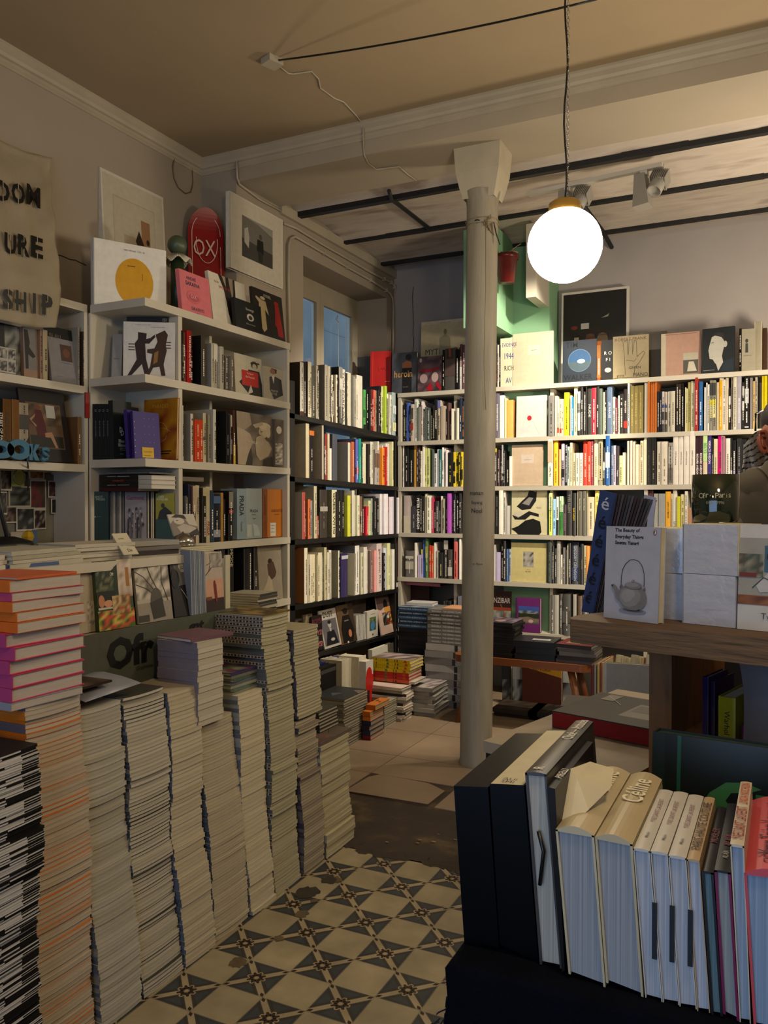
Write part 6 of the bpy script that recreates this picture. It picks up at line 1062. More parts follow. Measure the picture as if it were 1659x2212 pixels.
# what lies on top of the stacks
LN = .06
def cap(name, label, px0, px1, z, D, t, top, side='b8b09c', items=None, X=XS0-.08, cat='magazine', spine=None, dy=0.0, rz=0.0):
    y0, y1 = atx(px0, 1900, XS0).y, atx(px1, 1900, XS0).y
    g = G(); W = y1-y0; o = flat(name, label, cat, (X-D/2, (y0+y1)/2+dy, z), W, D, t, R(90+rz), top, side, spine, items=items); return o
# pink and orange pile on the second stack
z = z1+.001; rnd = random.Random(9)
seq = [('8a8890', 'a8a49c', .02, 'grey book under the pink books'), ('c43c5c', '', .034, ''), ('c43c5c', '', .034, ''), ('c43c5c', '', .034, ''), ('c43c5c', '', .034, ''), ('c43c5c', '', .034, ''), ('c4601a', '', .026, ''), ('c4601a', '', .024, ''), ('c4601a', '', .026, ''), ('b03c60', '', .022, ''), ('c4601a', '', .030, '')]
PN = ['lowest', 'second', 'third', 'fourth', 'highest']; ON = ['lowest', 'second', 'third', '', 'top']
for k, (c, _, t_, lb) in enumerate(seq):
    pink = c == 'c43c5c'
    label = lb or (f'pink-covered hardback, {PN[k-1]} of the five pink books' if pink else ('purple-pink paperback near the top of the orange and pink pile' if c == 'b03c60' else f'orange paperback in the upper pile, {ON[k-6]} of the orange ones'))
    W = .235 if pink else .225; D = .24; yc = (y1_+W1/2)-.012+rnd.uniform(-.008, .008)+(-.012 if pink else -.01)
    g = G(); cc = .0022 if pink else .001
    g.box(-W/2, -D/2, 0, W/2, D/2, cc, c); g.box(-W/2, -D/2, t_-cc, W/2, D/2, t_, c); g.box(-W/2-.0008, -D/2, 0.0002, -W/2+cc, D/2, t_-.0002, 'a83a6a' if pink else c)
    o = g.build('hardback' if pink else 'paperback', GLOSS if pink else INK); o.location = (XS0-.045-D/2+rnd.uniform(-.01, .01), yc, z); o.rotation_euler = (0, 0, R(90+rnd.uniform(-3, 3)))
    # after the quarter turn local x runs along the aisle, local -y faces it
    p = G(); i = .004 if pink else .0015; p.box(-W/2+cc, -D/2+i, cc, W/2-i, D/2-i, t_-cc, 'b4aa9c' if pink else 'b3a898'); p.build('page_block', PAPER, o)
    g = G(); 
    if pink: text(o, 'MAGMA', (-W/2-.0012, -.02, t_/2), (0, 1, 0), (0, 0, 1), .008, 'd08aa8', .06)
    tag(o, label, 'book', 'pink hardbacks on the second stack' if pink else None); z += t_+.0008
zt1 = z
flat('magazine', 'orange cover curling on top of the orange and pink pile', 'magazine', (XS0-.17, y1_+W1/2-.03, zt1), .21, .23, .006, R(95), 'b85a30', 'b8a890')
cap('magazine', 'curled dark cover on top of the third stack', 217, 300, z1-.006, .2, .006, '2a1c14', items=[('n', 0, 0, 1, 1, ['241812', '3a2a20', '5a4434', '1a120e'], 6, 6)], X=XS0-.10)
def curl(name, lab, pts, c, w):   # a loose curling sheet: pts (x, z) profile swept along y
    g = G(); x0, y0, z0 = c
    for (a, b) in pts: g.v += [(x0+a, y0, z0+b), (x0+a, y0+w, z0+b+.01)]
    for i in range(len(pts)-1): g.f.append((2*i, 2*i+2, 2*i+3, 2*i+1)); g.c.append(None); g.m.append(0); g.smooth.append(True)
    o = g.build(name, mat('loose_sheet', '8a8c94', rough=.4, var=.1)); o.modifiers.new('s', 'SOLIDIFY').thickness = .001; tag(o, lab, 'paper')
curl('paper_sheet', 'curled grey paper sheet lying on the third and fourth stacks', [(-.16, .012), (-.10, .018), (-.03, .012), (.02, .004), (.05, -.002)], (XS0-.12, atx(215, 1900, XS0).y+.02, atx(260, 1478, XS0-.1).z-.012), .22)
# block of paperbacks
a = atx(428, 1480, -1.73); ya, yb_ = a.y, atx(482, 1480, -1.73).y; zb = z5+.001; zt = atx(430, 1388, -1.73).z; n = 15; t_ = (zt-zb)/n
for k in range(n):
    o = mag_geo(.17, yb_-ya, t_-.0006, '6f6870', 'b8b09a', ('b8b09a', 'c0b8a2', 'b2aa94')[k % 3]).build('novel', [INK, PAPER]) if k < 3 else protoN[k % 3].copy()
    if k < 3: protoN = (protoN if k else [])+[o]
    else: COL.objects.link(o)
    o.location = (-1.73+.002*sin(k*2.1), ya+.002*sin(k*1.3), zb+k*t_); tag(o, 'grey-spined novel in the square block on the sixth stack', 'book', 'grey-spined novels in the square block')
flat('novel', 'mauve thin book on top of the block of novels', 'book', (-1.82, (ya+yb_)/2+.03, zb+n*t_), yb_-ya+.06, .17, .012, R(82), '6a4a54', 'c0b8a2')
# colourful magazines on the seventh stack
for k in range(7):
    c = ('7a7a66', '5a6a5a', '8a8a78', '5a6068', '4a5a4a', '6a6a60', '3a3050')[k]
    cap('magazine', f'multicoloured magazine on the seventh stack, {ORD[k]} from the bottom', 545, 598, z6+k*.0115, .22, .0108, c, 'a8a48c', items=([('n', 0, 0, 1, 1, ['3a4a6a', '7a2a4a', '4a6a4a', '8a8a7a', '2a2a3a'], 6, 6)] if k == 6 else None), X=XS0-.085, rz=3*sin(k*2))
cap('photo_magazine', 'olive landscape cover on top of the tallest stack', 598, 656, z7, .25, .006, '5a4c20', items=[('n', 0, 0, 1, 1, ['6a5a20', '4a3a18', '8a7440', '3a2c14'], 6, 6)], X=XS0-.06)
cap('magazine', 'dark mottled cover on top of the eighth stack', 652, 704, atx(676, 1352, XS0-.08).z+.001, .21, .006, '3a2c26', items=[('n', 0, 0, 1, 1, ['2a201c', '4a3a34', '6a5a50'], 6, 6)], X=XS0-.05)
cap('catalogue', 'beige cover with red discs on top of the last aisle stack', 700, 768, z9+.001, .25, .012, '5c5046', 'b8ae8c', items=[('r', 0, 0, 1, 1, '5c5046'), ('e', .25, .75, .14, .12, '7a2420'), ('e', .3, .45, .2, .1, '6a3430'), ('l', [(.5, .2), (.6, .8), (.9, .9)], .002, '2c2620'), ('l', [(.6, .2), (.9, .4)], .002, '2c2620'), ('n', .02, .05, .5, .3, ['6a5a50', '7a4a44', '54483e'], 5, 4)], X=XS0-.02, cat='catalogue')
# ================================================================ piles near the back
def vpile(name, labels, cat, xc, yb, zb, xl, xr, ytop, t, covers, sides, spines=None, X=None, seed=1, group=None, jit=.004, rj=1.5, toplab=None, topitems=None, stext=None, sk='ddd', glossy=False, n=None):
    c = atz(xc, yb, zb) if X is None else atx(xc, yb, X); c.z = zb
    w = c.x-aty(xl, yb, c.y).x; d = atx(xr, yb, c.x).y-c.y; zt = aty(xc, ytop, c.y).z; n = n or max(1, round((zt-zb)/t)); t = (zt-zb)/n; rnd = random.Random(seed); out = []
    for k in range(n):
        top = k == n-1
        o = flat(name, (toplab if top and toplab else (labels if isinstance(labels, str) else labels[k % len(labels)])), cat, (c.x-w/2+rnd.uniform(-jit, jit), c.y+d/2+rnd.uniform(-jit, jit), zb+k*t), w, d, t-.0006, R(rnd.uniform(-rj, rj)), covers[k % len(covers)], sides[k % len(sides)], (spines[k % len(spines)] if spines else None), group, topitems if top else None, glossy=glossy)
        if stext and (not callable(stext) or stext(k)): text(o, stext if not callable(stext) else stext(k), (0, -d/2-.0009, t/2), (1, 0, 0), (0, 0, 1), t*.38, sk, w*.82)
        out.append(o)
    return out, c, w, d, zt
vpile('magazine', 'dark-covered magazine in the wide pile behind the last aisle stack', 'magazine', 744, 1616, 0, 672, 795, 1512, .016, ('3a3c3c', '6a6458', '4a4438'), ('958a74', '8a7f6a', 'a0957e'), ('8a8474', '6a655a'), seed=61, group='dark-covered magazines in the wide pile', toplab='dark grey cover on top of the wide pile behind the aisle stacks', topitems=[('r', 0, 0, 1, 1, '26282a'), ('p', [(.3, .4), (.6, .5), (.5, .2)], '4a4c4e'), ('p', [(.7, .8), (1, .9), (1, .6)], '6a5a50')])
vpile('magazine', 'dark grey magazine on the small pile between the aisle stack and the wide pile', 'magazine', 690, 1560, atx(690, 1575, -1.80).z-.12, 655, 731, 1540, .014, ('33352f',), ('a89e86',), ('3a3c38',), X=-1.78, seed=62, group='dark grey magazines on the small pile')
OC = ('6a1418', '1c2440', '2a2030', '1a2648', 'c07024', 'b0601c')
vpile('pocket_book', [f'{c} pocket book in the narrow orange-topped pile, {ORD[k]} from the floor' for k, c in enumerate(('dark red', 'navy', 'plum', 'blue', 'orange-brown', 'rust'))], 'book', 800, 1600, 0, 783, 830, 1538, .042, OC, ('8a7a64', '7a6c58'), OC, seed=63, n=6)
vpile('pocket_book', 'bright orange book on top of the narrow pile', 'book', 811, 1540, atz(800, 1600).z+aty(800, 1538, atz(800, 1600).y).z+.0005, 790, 842, 1524, .03, ('b06424',), ('8a7458',), ('a85a1c',), X=atz(800, 1600).x+.012, seed=64, n=1, topitems=[('e', .3, .6, .12, .1, '5a3010'), ('e', .7, .5, .1, .08, '5a3010')])
vpile('magazine', 'grey magazine in the low pile right of the orange-topped one', 'magazine', 830, 1574, 0, 812, 862, 1520, .014, ('8a8472', '6a6658'), ('8a806c', '9a907a'), ('7a7464',), seed=65, group='grey magazines right of the orange-topped pile')
o_, c4_, w4_, d4_, z4_ = vpile('magazine', 'pink-white magazine in the broad pile under the yellow and red spines', 'magazine', 872, 1560, 0, 792, 892, 1487, .020, ('c4b4a4', '9a8f80', '3a3630', 'b8ac9c'), ('b0a696', 'a49a88'), ('8a8272', 'c0b4a6', '2a2622'), seed=66, group='pink-white magazines in the broad pile', rj=5, jit=.012, toplab='pale pink cover lying on the broad pile', topitems=[('r', 0, 0, 1, 1, 'c8b4a4'), ('e', .3, .45, .2, .08, '7a3a24'), ('n', .1, .1, .9, .9, ['c8b4a4', 'c0a898', 'd0bcac'], 5, 5)])
# yellow and red comics
zb = z4_+.002; cc = Vector((c4_.x-.05, c4_.y+.10, 0)); YN = ('red', 'red', 'red', 'yellow', 'yellow', 'yellow', 'yellow')
CX0, CX1 = aty(799, 1450, cc.y).x, aty(883, 1450, cc.y).x; zt = aty(850, 1424, cc.y).z; zc0 = aty(850, 1474, cc.y).z
pile('magazine', 'white magazine hidden under the red and yellow comics', 'magazine', ((CX0+CX1)/2+.03, cc.y+.12, zb), max(1, int((zc0-zb)/.02)), CX1-CX0, .2, .019, cols=('b8ac9c',), side='b0a696', seed=67, group='white magazines under the red and yellow comics')
for k in range(7):
    t_ = (zt-zc0)/7; col = 'a82418' if k < 3 else 'c8ac14'
    if k == 0: col = 'b8482c'
    o = flat('comic_book', f'{YN[k]} spined comic book, {ORD[k]} from the bottom of its bright pile', 'book', ((CX0+CX1)/2+.012*(1 if k > 3 else 0), cc.y+.11, zc0+k*t_+.001), CX1-CX0, .22, t_-.001, R(1.5*sin(k*3)), col, 'a89c8a', items=([('n', 0, 0, 1, 1, ['6a5a58', '8a7a74', '4a3a3c', 'a89890'], 7, 5)] if k == 6 else None))
    g = G(); W_ = CX1-CX0
    for (u, w2, c2) in ((-.38, .02, '1a1814'), (-.12, .08, '5a6a3a'), (.1, .02, '1a1814'), (.16, .03, '1a1814'), (.34, .09, 'b84a20')): g.quad((u*W_, -.1104, t_*.15), ((u+w2)*W_, -.1104, t_*.15), ((u+w2*.7)*W_, -.1104, t_*.85), ((u+w2*.2)*W_, -.1104, t_*.85), c2)
    g.build('spine_print', INK, o)
# pale paperbacks pile
vpile('paperback', 'pale thick paperback in the crooked pile before the column', 'book', 935, 1550, 0, 889, 973, 1487, .045, ('9a9488', 'a8a296'), ('8f8a7e', '98928a'), ('8a857a', '948e84'), seed=68, group='pale paperbacks in the crooked pile before the column', rj=7, jit=.012, n=7, toplab='marbled top book of the crooked pale pile before the column', topitems=[('n', 0, 0, 1, 1, ['b8aca4', '8a7a78', 'a8a49c', '6a605e'], 7, 6)])
# monograph pile against the column
c = atz(1003, 1540, 0); YM = c.y+.06; x0, x1 = aty(917, 1400, YM).x, aty(1003, 1400, YM).x; zg = aty(960, 1392, YM).z; n = 9; zz = 0.0
for k in range(n):
    t_ = zg/n; o = flat('slipcase_book', 'grey slipcased book in the lower part of the tall pile beside the column', 'book', ((x0+x1)/2+.006*sin(k*5), YM+.14, zz), x1-x0, .26, t_-.001, R(2*sin(k*4)), '7d7872', '8a857e', ('7a7670', '8c8780', 'a8a39a')[k % 3], 'grey slipcased books beside the column', pages=False)
    g = G(); W_ = x1-x0; g.quad((W_*.22, -.1306, .003), (W_*.30, -.1306, .003), (W_*.30, -.1306, t_-.004), (W_*.22, -.1306, t_-.004), '2c2824')
    for q in range(26):
        xx = W_*(.31+.175*random.Random(q+k*40).random()); z_ = t_*random.Random(q*3+k).uniform(.08, .8); g.quad((xx, -.1307, z_), (xx+.002, -.1307, z_), (xx+.002, -.1307, z_+t_*.12), (xx, -.1307, z_+t_*.12), 'c0bcb4')
    g.build('barcode_print', INK, o); zz += t_
zt = aty(960, 1318, YM).z; x0 = aty(922, 1350, YM).x
for k in range(9):
    t_ = (zt-zg)/9; o = flat('monograph', 'grey monograph with white spine lettering in the upper half of the tall pile', 'book', ((x0+x1)/2-.008*(k == 7), YM+.14, zg+.001+k*t_), x1-x0, .26, t_-.0012, R(1.2*sin(k*3.3)), ('6d6a62', '5c564c')[k in (5, 7)], 'a8a298', ('77736a', '585248')[k in (5, 7)], 'grey monographs in the tall pile beside the column')
    text(o, 'MARGIELA   THE HERMES YEARS', (0, -.1312, t_*.5), (1, 0, 0), (0, 0, 1), t_*.42, 'c8c4bc', (x1-x0)*.85, .015)
flat('hardcover_book', 'peach cover lying on top of the grey monographs', 'book', ((x0+x1)/2+.04, YM+.12, zt+.002), .15, .2, .01, 0, 'c08a64')
# dark blue and black book pile left of it
YN_ = YM+.03; x0, x1 = aty(859, 1350, YN_).x, aty(930, 1350, YN_).x-.015; zt = aty(895, 1312, YN_).z; n = 23; t_ = zt/n
for k in range(n):
    top = k > n-6; o = flat('hardcover_book', ('blue-spined book with white letters near the top of the dark pile' if top else 'black book in the tall dark pile left of the grey monographs'), 'book', ((x0+x1)/2+.006*sin(k*2.7), YN_+.12, k*t_), x1-x0, .23, t_-.001, R(2*sin(k*3.1)), '0f1114' if not top else '162436', '2a2a2c' if k % 4 else 'a8a49a', ('0d0e10', '131519')[k % 2] if not top else ('2a4664', '1a2c44')[k % 2], 'dark books in the tall pile left of the monographs', glossy=True, items=([('n', 0, 0, 1, 1, ['4a5a70', '8a94a0', '2a3444', 'a8b0b8'], 6, 5)] if k == n-1 else None))
    if top: text(o, 'MARTINE SITBON  ALTERNATIVE VISION', (0, -.1162, t_*.5), (1, 0, 0), (0, 0, 1), t_*.35, 'b8c4d0', (x1-x0)*.9)
flat('hardcover_book', 'white-edged book lying on the dark blue pile', 'book', (x0+.13, YN_+.15, zt+.002), .20, .15, .022, R(6), 'b0aca8', 'c0bcb4')
# pink and red things behind the piles
flat('box_file', 'flat dusty pink box lying high behind the dark pile', 'box', (aty(915, 1280, 6.0).x, 6.0, BZ[5]+.30), .42, .2, .024, R(-8), 'a8606e', 'a8606e', pages=False)
flat('hardcover_book', 'dark red folder standing behind the dark pile', 'book', (aty(890, 1290, 6.08).x, 6.1, BZ[5]+.002), .34, .12, .295, 0, '2c0c12', '2c0c12', pages=False)
row('lowest shelf left of column', 'y', YD, BZ[5], (640, 1260, 4.608), [(1440, 1465, 180, '1a1918'), (1468, 1490, 175, '222120', dict(k='c8c4bc')), (1494, 1530, 178, K_, dict(k='c8c4bc')), (1594, 1634, 130, '4a5a88', dict(bands=[(.5, .98, '8a8a90')]))], seed=37, off=.02)
# bottom shelf of the black bookcase: face-out magazines
def kst(x0, y0, x1, y1, xt, yt, lab, it, e=0.0, **k):
    p0 = atx(x0, y0, XB-.02+e); p1 = atx(x1, y1, XB-.02+e); z = max(KZ[4](p0.y), KZ[4](p1.y))+.001; p0.z = p1.z = z; return stand('magazine', lab, 'magazine', p0, p1, (xt, yt), it, **k)
kst(676, 1412, 698, 1408, 676, 1332, 'dark magazine repeating pink letters in three rows', [('r', 0, 0, 1, 1, '1d1512')]+[('t', 'BOYS!', .5, .84-.33*k, .15, ('6a2c38', 'a85a66', 'c87a80')[k], .9, .02) for k in range(3)], t=.01, lean=3, base='1d1512')
kst(702, 1408, 738, 1398, 700, 1318, 'magazine titled in bold black above a man in black', [('r', 0, 0, 1, 1, 'b4ada0'), ('t', 'DUST', .5, .87, .15, '14110f', .7, .02), ('r', .06, .06, .92, .74, '5f5c60'), ('e', .5, .60, .10, .09, 'b0aaa4'), ('e', .5, .66, .10, .05, '24201e'), ('p', [(.3, .42), (.7, .44), (.86, .07), (.14, .07)], '17161a'), ('e', .55, .2, .12, .04, 'a8a29c'), ('p', [(.44, .5), (.56, .5), (.54, .42), (.46, .42)], 'a8a29c')], t=.008, lean=12, base='b4ada0')
kst(738, 1400, 772, 1390, 742, 1306, 'brown magazine with a person in dark coat and cap', [('r', 0, 0, 1, 1, '5e4830'), ('r', .7, 0, 1, 1, '3c2e22'), ('e', .5, .83, .15, .08, '1a1412'), ('r', .3, .84, .7, .88, '16120f'), ('p', [(.3, .72), (.7, .72), (.9, .3), (.75, .02), (.15, .02), (.12, .4)], '17120f'), ('e', .62, .24, .10, .10, 'b0704c'), ('t', 'RE-EDITION', .5, .58, .03, 'b8b0a4', .3), ('e', .42, .03, .05, .03, 'c8c4bc')], t=.008, lean=10, base='5e4830')
for k in range(8):
    a = atx(770+2.6*k, 1390-k, XB-.03); z = KZ[4](a.y)+.002; g = G(); book_geo(.011, .17, .185, ('a8a49c', 'b4b0a6')[k % 2], g=g); o = g.build('paperback_book', [INK, PAPERV]); o.location = (a.x, a.y, z); o.rotation_euler = (0, R(-3), R(90)); tag(o, 'slim white spine beside the white book with the blue figure', 'book', 'slim white spines on the lowest black shelf')
kst(793, 1388, 816, 1380, 795, 1322, 'white book with a small green and blue picture', [('r', 0, 0, 1, 1, 'c4beb0'), ('r', .22, .26, .82, .76, '3a5a3a'), ('n', .22, .5, .82, .76, ['2c4a2c', '6a7a3a', '4a6a4a'], 4, 4), ('e', .52, .44, .2, .17, '4a7aa8'), ('e', .52, .65, .07, .06, '8a6a50'), ('r', .3, .87, .75, .89, '8a857a'), ('r', .45, .08, .58, .14, '4a4640')], t=.03, lean=0, base='c4beb0')
kst(824, 1382, 857, 1366, 806, 1290, 'tall pink-white magazine with a dark oval and a torn picture', [('r', 0, 0, 1, 1, 'c8a898'), ('p', [(0, 1), (1, 1), (1, .62), (.8, .66), (.6, .60), (.4, .68), (.2, .62), (0, .66)], '5c4842'), ('e', .52, .74, .13, .14, '14100f'), ('r', .42, .5, .8, .68, 'c88a40'), ('n', .25, .22, .85, .55, ['1a1c14', '2a4a3a', '8a2418', 'c8a040', 'a8988a', '0f0e0c'], 6, 6), ('e', .58, .42, .06, .04, 'c8c4bc')], t=.008, lean=10, base='c8a898')
kst(655, 1420, 674, 1416, 655, 1330, 'cream mottled magazine behind the pink-lettered one', [('n', 0, 0, 1, 1, ['6a5f48', '8a7f68', '4a402e'], 5, 8)], e=-.03, t=.012, base='6a5f48')
kst(745, 1360, 790, 1348, 745, 1282, 'dark magazines standing at the back of the lowest black shelf', [('n', 0, 0, 1, 1, ['2a2420', '4a4038', '5a4c44'], 5, 5)], e=-.12, t=.03, base='2a2420')
# under the lowest black shelf
def fl(nm, lab, cat, x0, y0, x1, y1, yt, X, it, zb=.0, **k): return stand(nm, lab, cat, px(x0, y0, X, zb), px(x1, y1, X, zb), (x0, yt), it, **k)
flo = atx(760, 1480, -2.62).z
fl('box_file', 'blue box standing under the lowest black shelf', 'box', 690, 1500, 740, 1495, 1434, -2.70, [('r', 0, 0, 1, 1, '141e5a')], t=.10, base='141e5a', side='1c2864')
fl('box_file', 'black folding box under the lowest black shelf, left of the white cards', 'box', 684, 1510, 726, 1500, 1448, -2.62, [('r', 0, .9, 1, .96, '3a3a38')], t=.06, base='0a0a0b', side='141414')
for k in range(5): fl('art_book', f'cream book standing under the black bookcase, {ORD[k]} left of the red lettered one', 'book', 738+7.5*k, 1495, 744+7.5*k+2, 1495, 1428-2*k, -2.58-.012*k, [], t=.16, base=('b0a890', 'bab29c', 'a8a088')[k % 3], side='b8b09a')
fl('art_book', 'white book with vertical red letters under the black bookcase', 'book', 775, 1492, 790, 1488, 1420, -2.55, [('r', 0, 0, 1, 1, 'c4bca8'), ('t', 'STUDY', .55, .72, .3, 'a83020', .42, .02, 1)], t=.15, base='c4bca8')
fl('art_book', 'white and red book with a round red shape under the black bookcase', 'book', 790, 1490, 806, 1486, 1430, -2.50, [('r', 0, 0, 1, .75, 'a81a14'), ('e', .45, .75, .4, .14, 'a81a14'), ('r', .1, 0, .5, .5, '2c1418')], t=.05, base='b8b4b0')
fl('art_book', 'white book leaning behind the yellow comics', 'book', 809, 1470, 855, 1462, 1402, -2.62, [('r', 0, 0, 1, 1, 'c0bcac'), ('e', .15, .72, .06, .05, '8a857a')], t=.03, base='c0bcac', lean=3)
# ================================================================ top shelf of the back bookcase
ZT = BZ[0]+.001
def bst(x0, x1, yt, lab, it, Y=YD+.03, dY=0.0, xt=None, nm='art_book', **k): return stand(nm, lab, 'book', py(x0, 800, Y, ZT), py(x1, 800, Y+dY, ZT), (xt or x0, yt), it, **k)
bst(799, 844, 760, 'bright red book with black handwriting on the top shelf', [('r', .1, 0, .14, 1, 'c83430'), ('l', [(.40, .66), (.36, .62), (.44, .58), (.38, .54)], .002, '4a0c0c'), ('l', [(.5, .58), (.55, .62), (.6, .57), (.66, .62), (.72, .57), (.82, .60), (.86, .66)], .002, '4a0c0c'), ('r', .72, .30, .95, .31, 'e09a90')], dY=.04, t=.03, base='b0201c', side='1a0c0c', lean=3)
g = G(); a = py(770, 800, YD+.25, ZT); b = py(800, 800, YD+.25, ZT); g.box(0, 0, 0, b.x-a.x+.05, .01, .36, '57595c'); o = g.build('grey_board', INK); o.location = a; tag(o, 'plain grey board leaning behind the red book', 'board')
bst(846, 900, 764, 'grey book with golden handwriting and a woman looking down', [('n', 0, 0, 1, 1, ['3e4045', '4a4c52', '34363a', '44464c'], 5, 6), ('r', .42, 0, .8, .62, '16110f'), ('e', .66, .88, .12, .08, '1c1411'), ('p', [(.42, .74), (.6, .8), (.78, .76), (.8, .62), (.42, .62)], '9a6040'), ('t', 'heroin', .46, .48, .17, 'c89a5a', .72, .01), ('t', 'the book', .55, .16, .025, 'a8a49c', .3)], dY=.01, t=.03, base='3e4045', lean=2)
bst(862, 902, 765, 'dark grey book behind the gold-lettered one', [], Y=YD+.14, t=.03, base='26282a', side='26282a')
bst(902, 954, 772, 'dark red collage book of stylised faces', [('n', 0, 0, 1, 1, ['3a2c30', '5a4044', '2c2226', '6a5054'], 6, 7), ('e', .25, .38, .16, .13, '9a8480'), ('e', .72, .4, .14, .14, 'a8908a'), ('p', [(.1, .6), (.5, .55), (.9, .62), (.85, .68), (.5, .62), (.1, .66)], '8a1c24'), ('p', [(.35, .1), (.55, .26), (.65, .06), (.5, 0)], '9a1420'), ('p', [(.8, .3), (1, .1), (.95, 0), (.75, .2)], '9a1420'), ('r', .3, .56, .58, .62, 'a82030'), ('e', .12, .9, .05, .06, 'a8a0a0')], t=.02, base='3a2c30', lean=2)
bst(908, 1004, 697, 'cream oblong book with a faint standing figure, left of the column', [('r', 0, 0, 1, 1, 'cdbd94'), ('r', 0, .955, 1, 1, 'd4c8a8'), ('t', 'MYTHOLOGY', .55, .965, .018, '6a6248', .3), ('t', 'MYTHOLOGY', .58, .58, .08, '3a3426', .95), ('t', 'BY KARL', .42, .50, .03, '5a5240', .4), ('e', .55, .84, .035, .04, '8f8668'), ('p', [(.52, .80), (.58, .80), (.66, .76), (.68, .56), (.62, .5), (.58, .38), (.5, .38), (.47, .5), (.42, .56), (.43, .76)], 'a49a78'), ('p', [(.5, .46), (.56, .46), (.52, .2), (.46, .2)], 'b0a580')], Y=YD+.20, t=.03, base='cdbd94', lean=2)
row('top shelf left of column', 'y', YD+.01, ZT, c7, [(1205, 1236, 520, '171512'), (1240, 1396, 498, '45423c', dict(T='LEBOVICI', k='b84a34', tz=.9, th=.2, tw=.2, bands=[(.34, .75, '4a3a34')])), (1400, 1462, 515, '120e10'), (1466, 1500, 435, '5a3c40', dict(bands=[(0, .5, 'b4b4b4')])), (1504, 1540, 440, '6a4c4c')], seed=38)
row('top shelf right of column', 'y', YD+.02, ZT, c9, [(50, 72, 270, '2a2220', dict(k='c8603c')), (74, 92, 285, 'b0aca4'), (94, 108, 285, K_)], seed=39)
bst(1081, 1107, 732, 'cream book with tall blue and black letters', [('r', 0, 0, 1, 1, 'c8c2a4'), ('t', 'EVIDENCE', .75, .86, .16, '2a2a78', 1.2), ('t', '1944', .72, .63, .16, '2a2a78', .75), ('t', 'RICH', .72, .38, .16, '1c1a18', .75), ('t', 'AV', .7, .13, .16, '2a2a78', .5)], dY=.0, t=.03, base='c8c2a4', side='b8b090')
bst(1108, 1195, 722, 'plain beige book with a small label against the green wall', [('r', 0, 0, 1, 1, 'c4ad92'), ('r', .37, .58, .68, .76, 'c8b8a0'), ('r', .46, .66, .6, .67, '8a7a6a')], Y=YD+.04, t=.012, base='c4ad92', xt=1112)
for (i, x0, x1, yt, yt2, it, lab, c) in ((1, 1115, 1180, 857, 0, [('r', 0, 0, 1, 1, 'ccc4bc'), ('l', [(.1, .97), (.42, .46)], .0012, 'a8a098'), ('l', [(.86, .97), (.46, .46)], .0012, 'a8a098'), ('l', [(.5, .46), (.78, .05)], .001, 'b8b0a8'), ('e', .44, .46, .075, .06, 'b02028')], 'white envelope-like book sealed with a red wax disc', 'ccc4bc'),
 (2, 1105, 1172, 962, 0, [('r', 0, 0, 1, 1, 'c0a98e'), ('r', .31, .55, .72, .76, 'c8b8a8'), ('r', .4, .63, .64, .64, '9a8a7a')], 'plain beige book with a pale label on the third shelf', 'c0a98e'),
 (3, 1105, 1181, 1054, 0, [('r', 0, 0, 1, 1, 'd0c8a0'), ('t', 'FASHION', .45, .94, .07, '2a2826', .8), ('p', [(.15, .6), (.3, .72), (.45, .82), (.5, .95), (.72, .9), (.7, .72), (.55, .55), (.3, .52)], '1c1a1a'), ('p', [(.3, .66), (.5, .8), (.62, .78), (.5, .62)], '8a8680'), ('p', [(.02, .42), (.2, .36), (.5, .5), (.78, .44), (.78, .38), (.55, .42), (.4, .32), (.1, .32)], '1c1a1a'), ('e', .2, .44, .12, .06, 'c8c0a8'), ('p', [(0, .12), (.2, .18), (.4, .30), (.62, .34), (.82, .28), (.86, .06), (.8, .0), (.2, 0), (.12, .06)], '14120f'), ('t', 'Noir', .78, .58, .04, 'a89c80', .2)], 'cream fashion book with a sweeping black hat drawing', 'd0c8a0'),
 (4, 1104, 1180, 1172, 0, [('r', 0, 0, 1, 1, 'cdbf82'), ('r', .35, .38, .65, .78, 'a8a498'), ('n', .36, .4, .64, .76, ['8a867c', 'b8b4a8', '2a2826', 'a8a498'], 4, 5), ('t', 'PAOLO', .5, .32, .02, '8a7c4a', .2), ('t', 'BILDER', .5, .27, .03, '7a6c3c', .3)], 'pale yellow book with a small grey photograph in the middle', 'cdbf82')):
    z = BZ[i]+.001; stand('art_book', lab, 'book', py(x0, 900, YD+.02, z), py(x1, 900, YD+.02, z), (x0, yt), it, t=.018, base=c, lean=2)
# poster frame and books leaning before it
stand('picture_frame', 'tall white frame with a dark still life of glasses on the top shelf', 'picture frame', py(1211, 820, YD+.30, ZT), py(1357, 820, YD+.30, ZT), (1213, 634), [
 ('r', .03, .02, .965, .975, '1a1713'), ('r', .03, .02, .965, .44, '7a4a1a'), ('p', [(.03, .44), (.03, .52), (.5, .62), (.965, .5), (.965, .40)], '241c14'), ('e', .22, .47, .08, .11, '1c1611'), ('r', .20, .42, .27, .52, 'a89484'), ('e', .44, .48, .075, .07, '6a3418'), ('e', .62, .48, .08, .07, '7a6044'), ('r', .38, .52, .5, .54, '5a4a38'), ('r', .56, .52, .68, .54, '5a4a38'), ('r', .3, .60, .42, .66, 'a8a49c'), ('p', [(.6, .7), (.72, .74), (.7, .71)], '8a857a'), ('e', .2, .62, .05, .02, '6a2418'), ('p', [(.6, .86), (.76, .89), (.7, .88)], '4a4640')], t=.03, base='cac4b6', side='b0aa9c', lean=2)
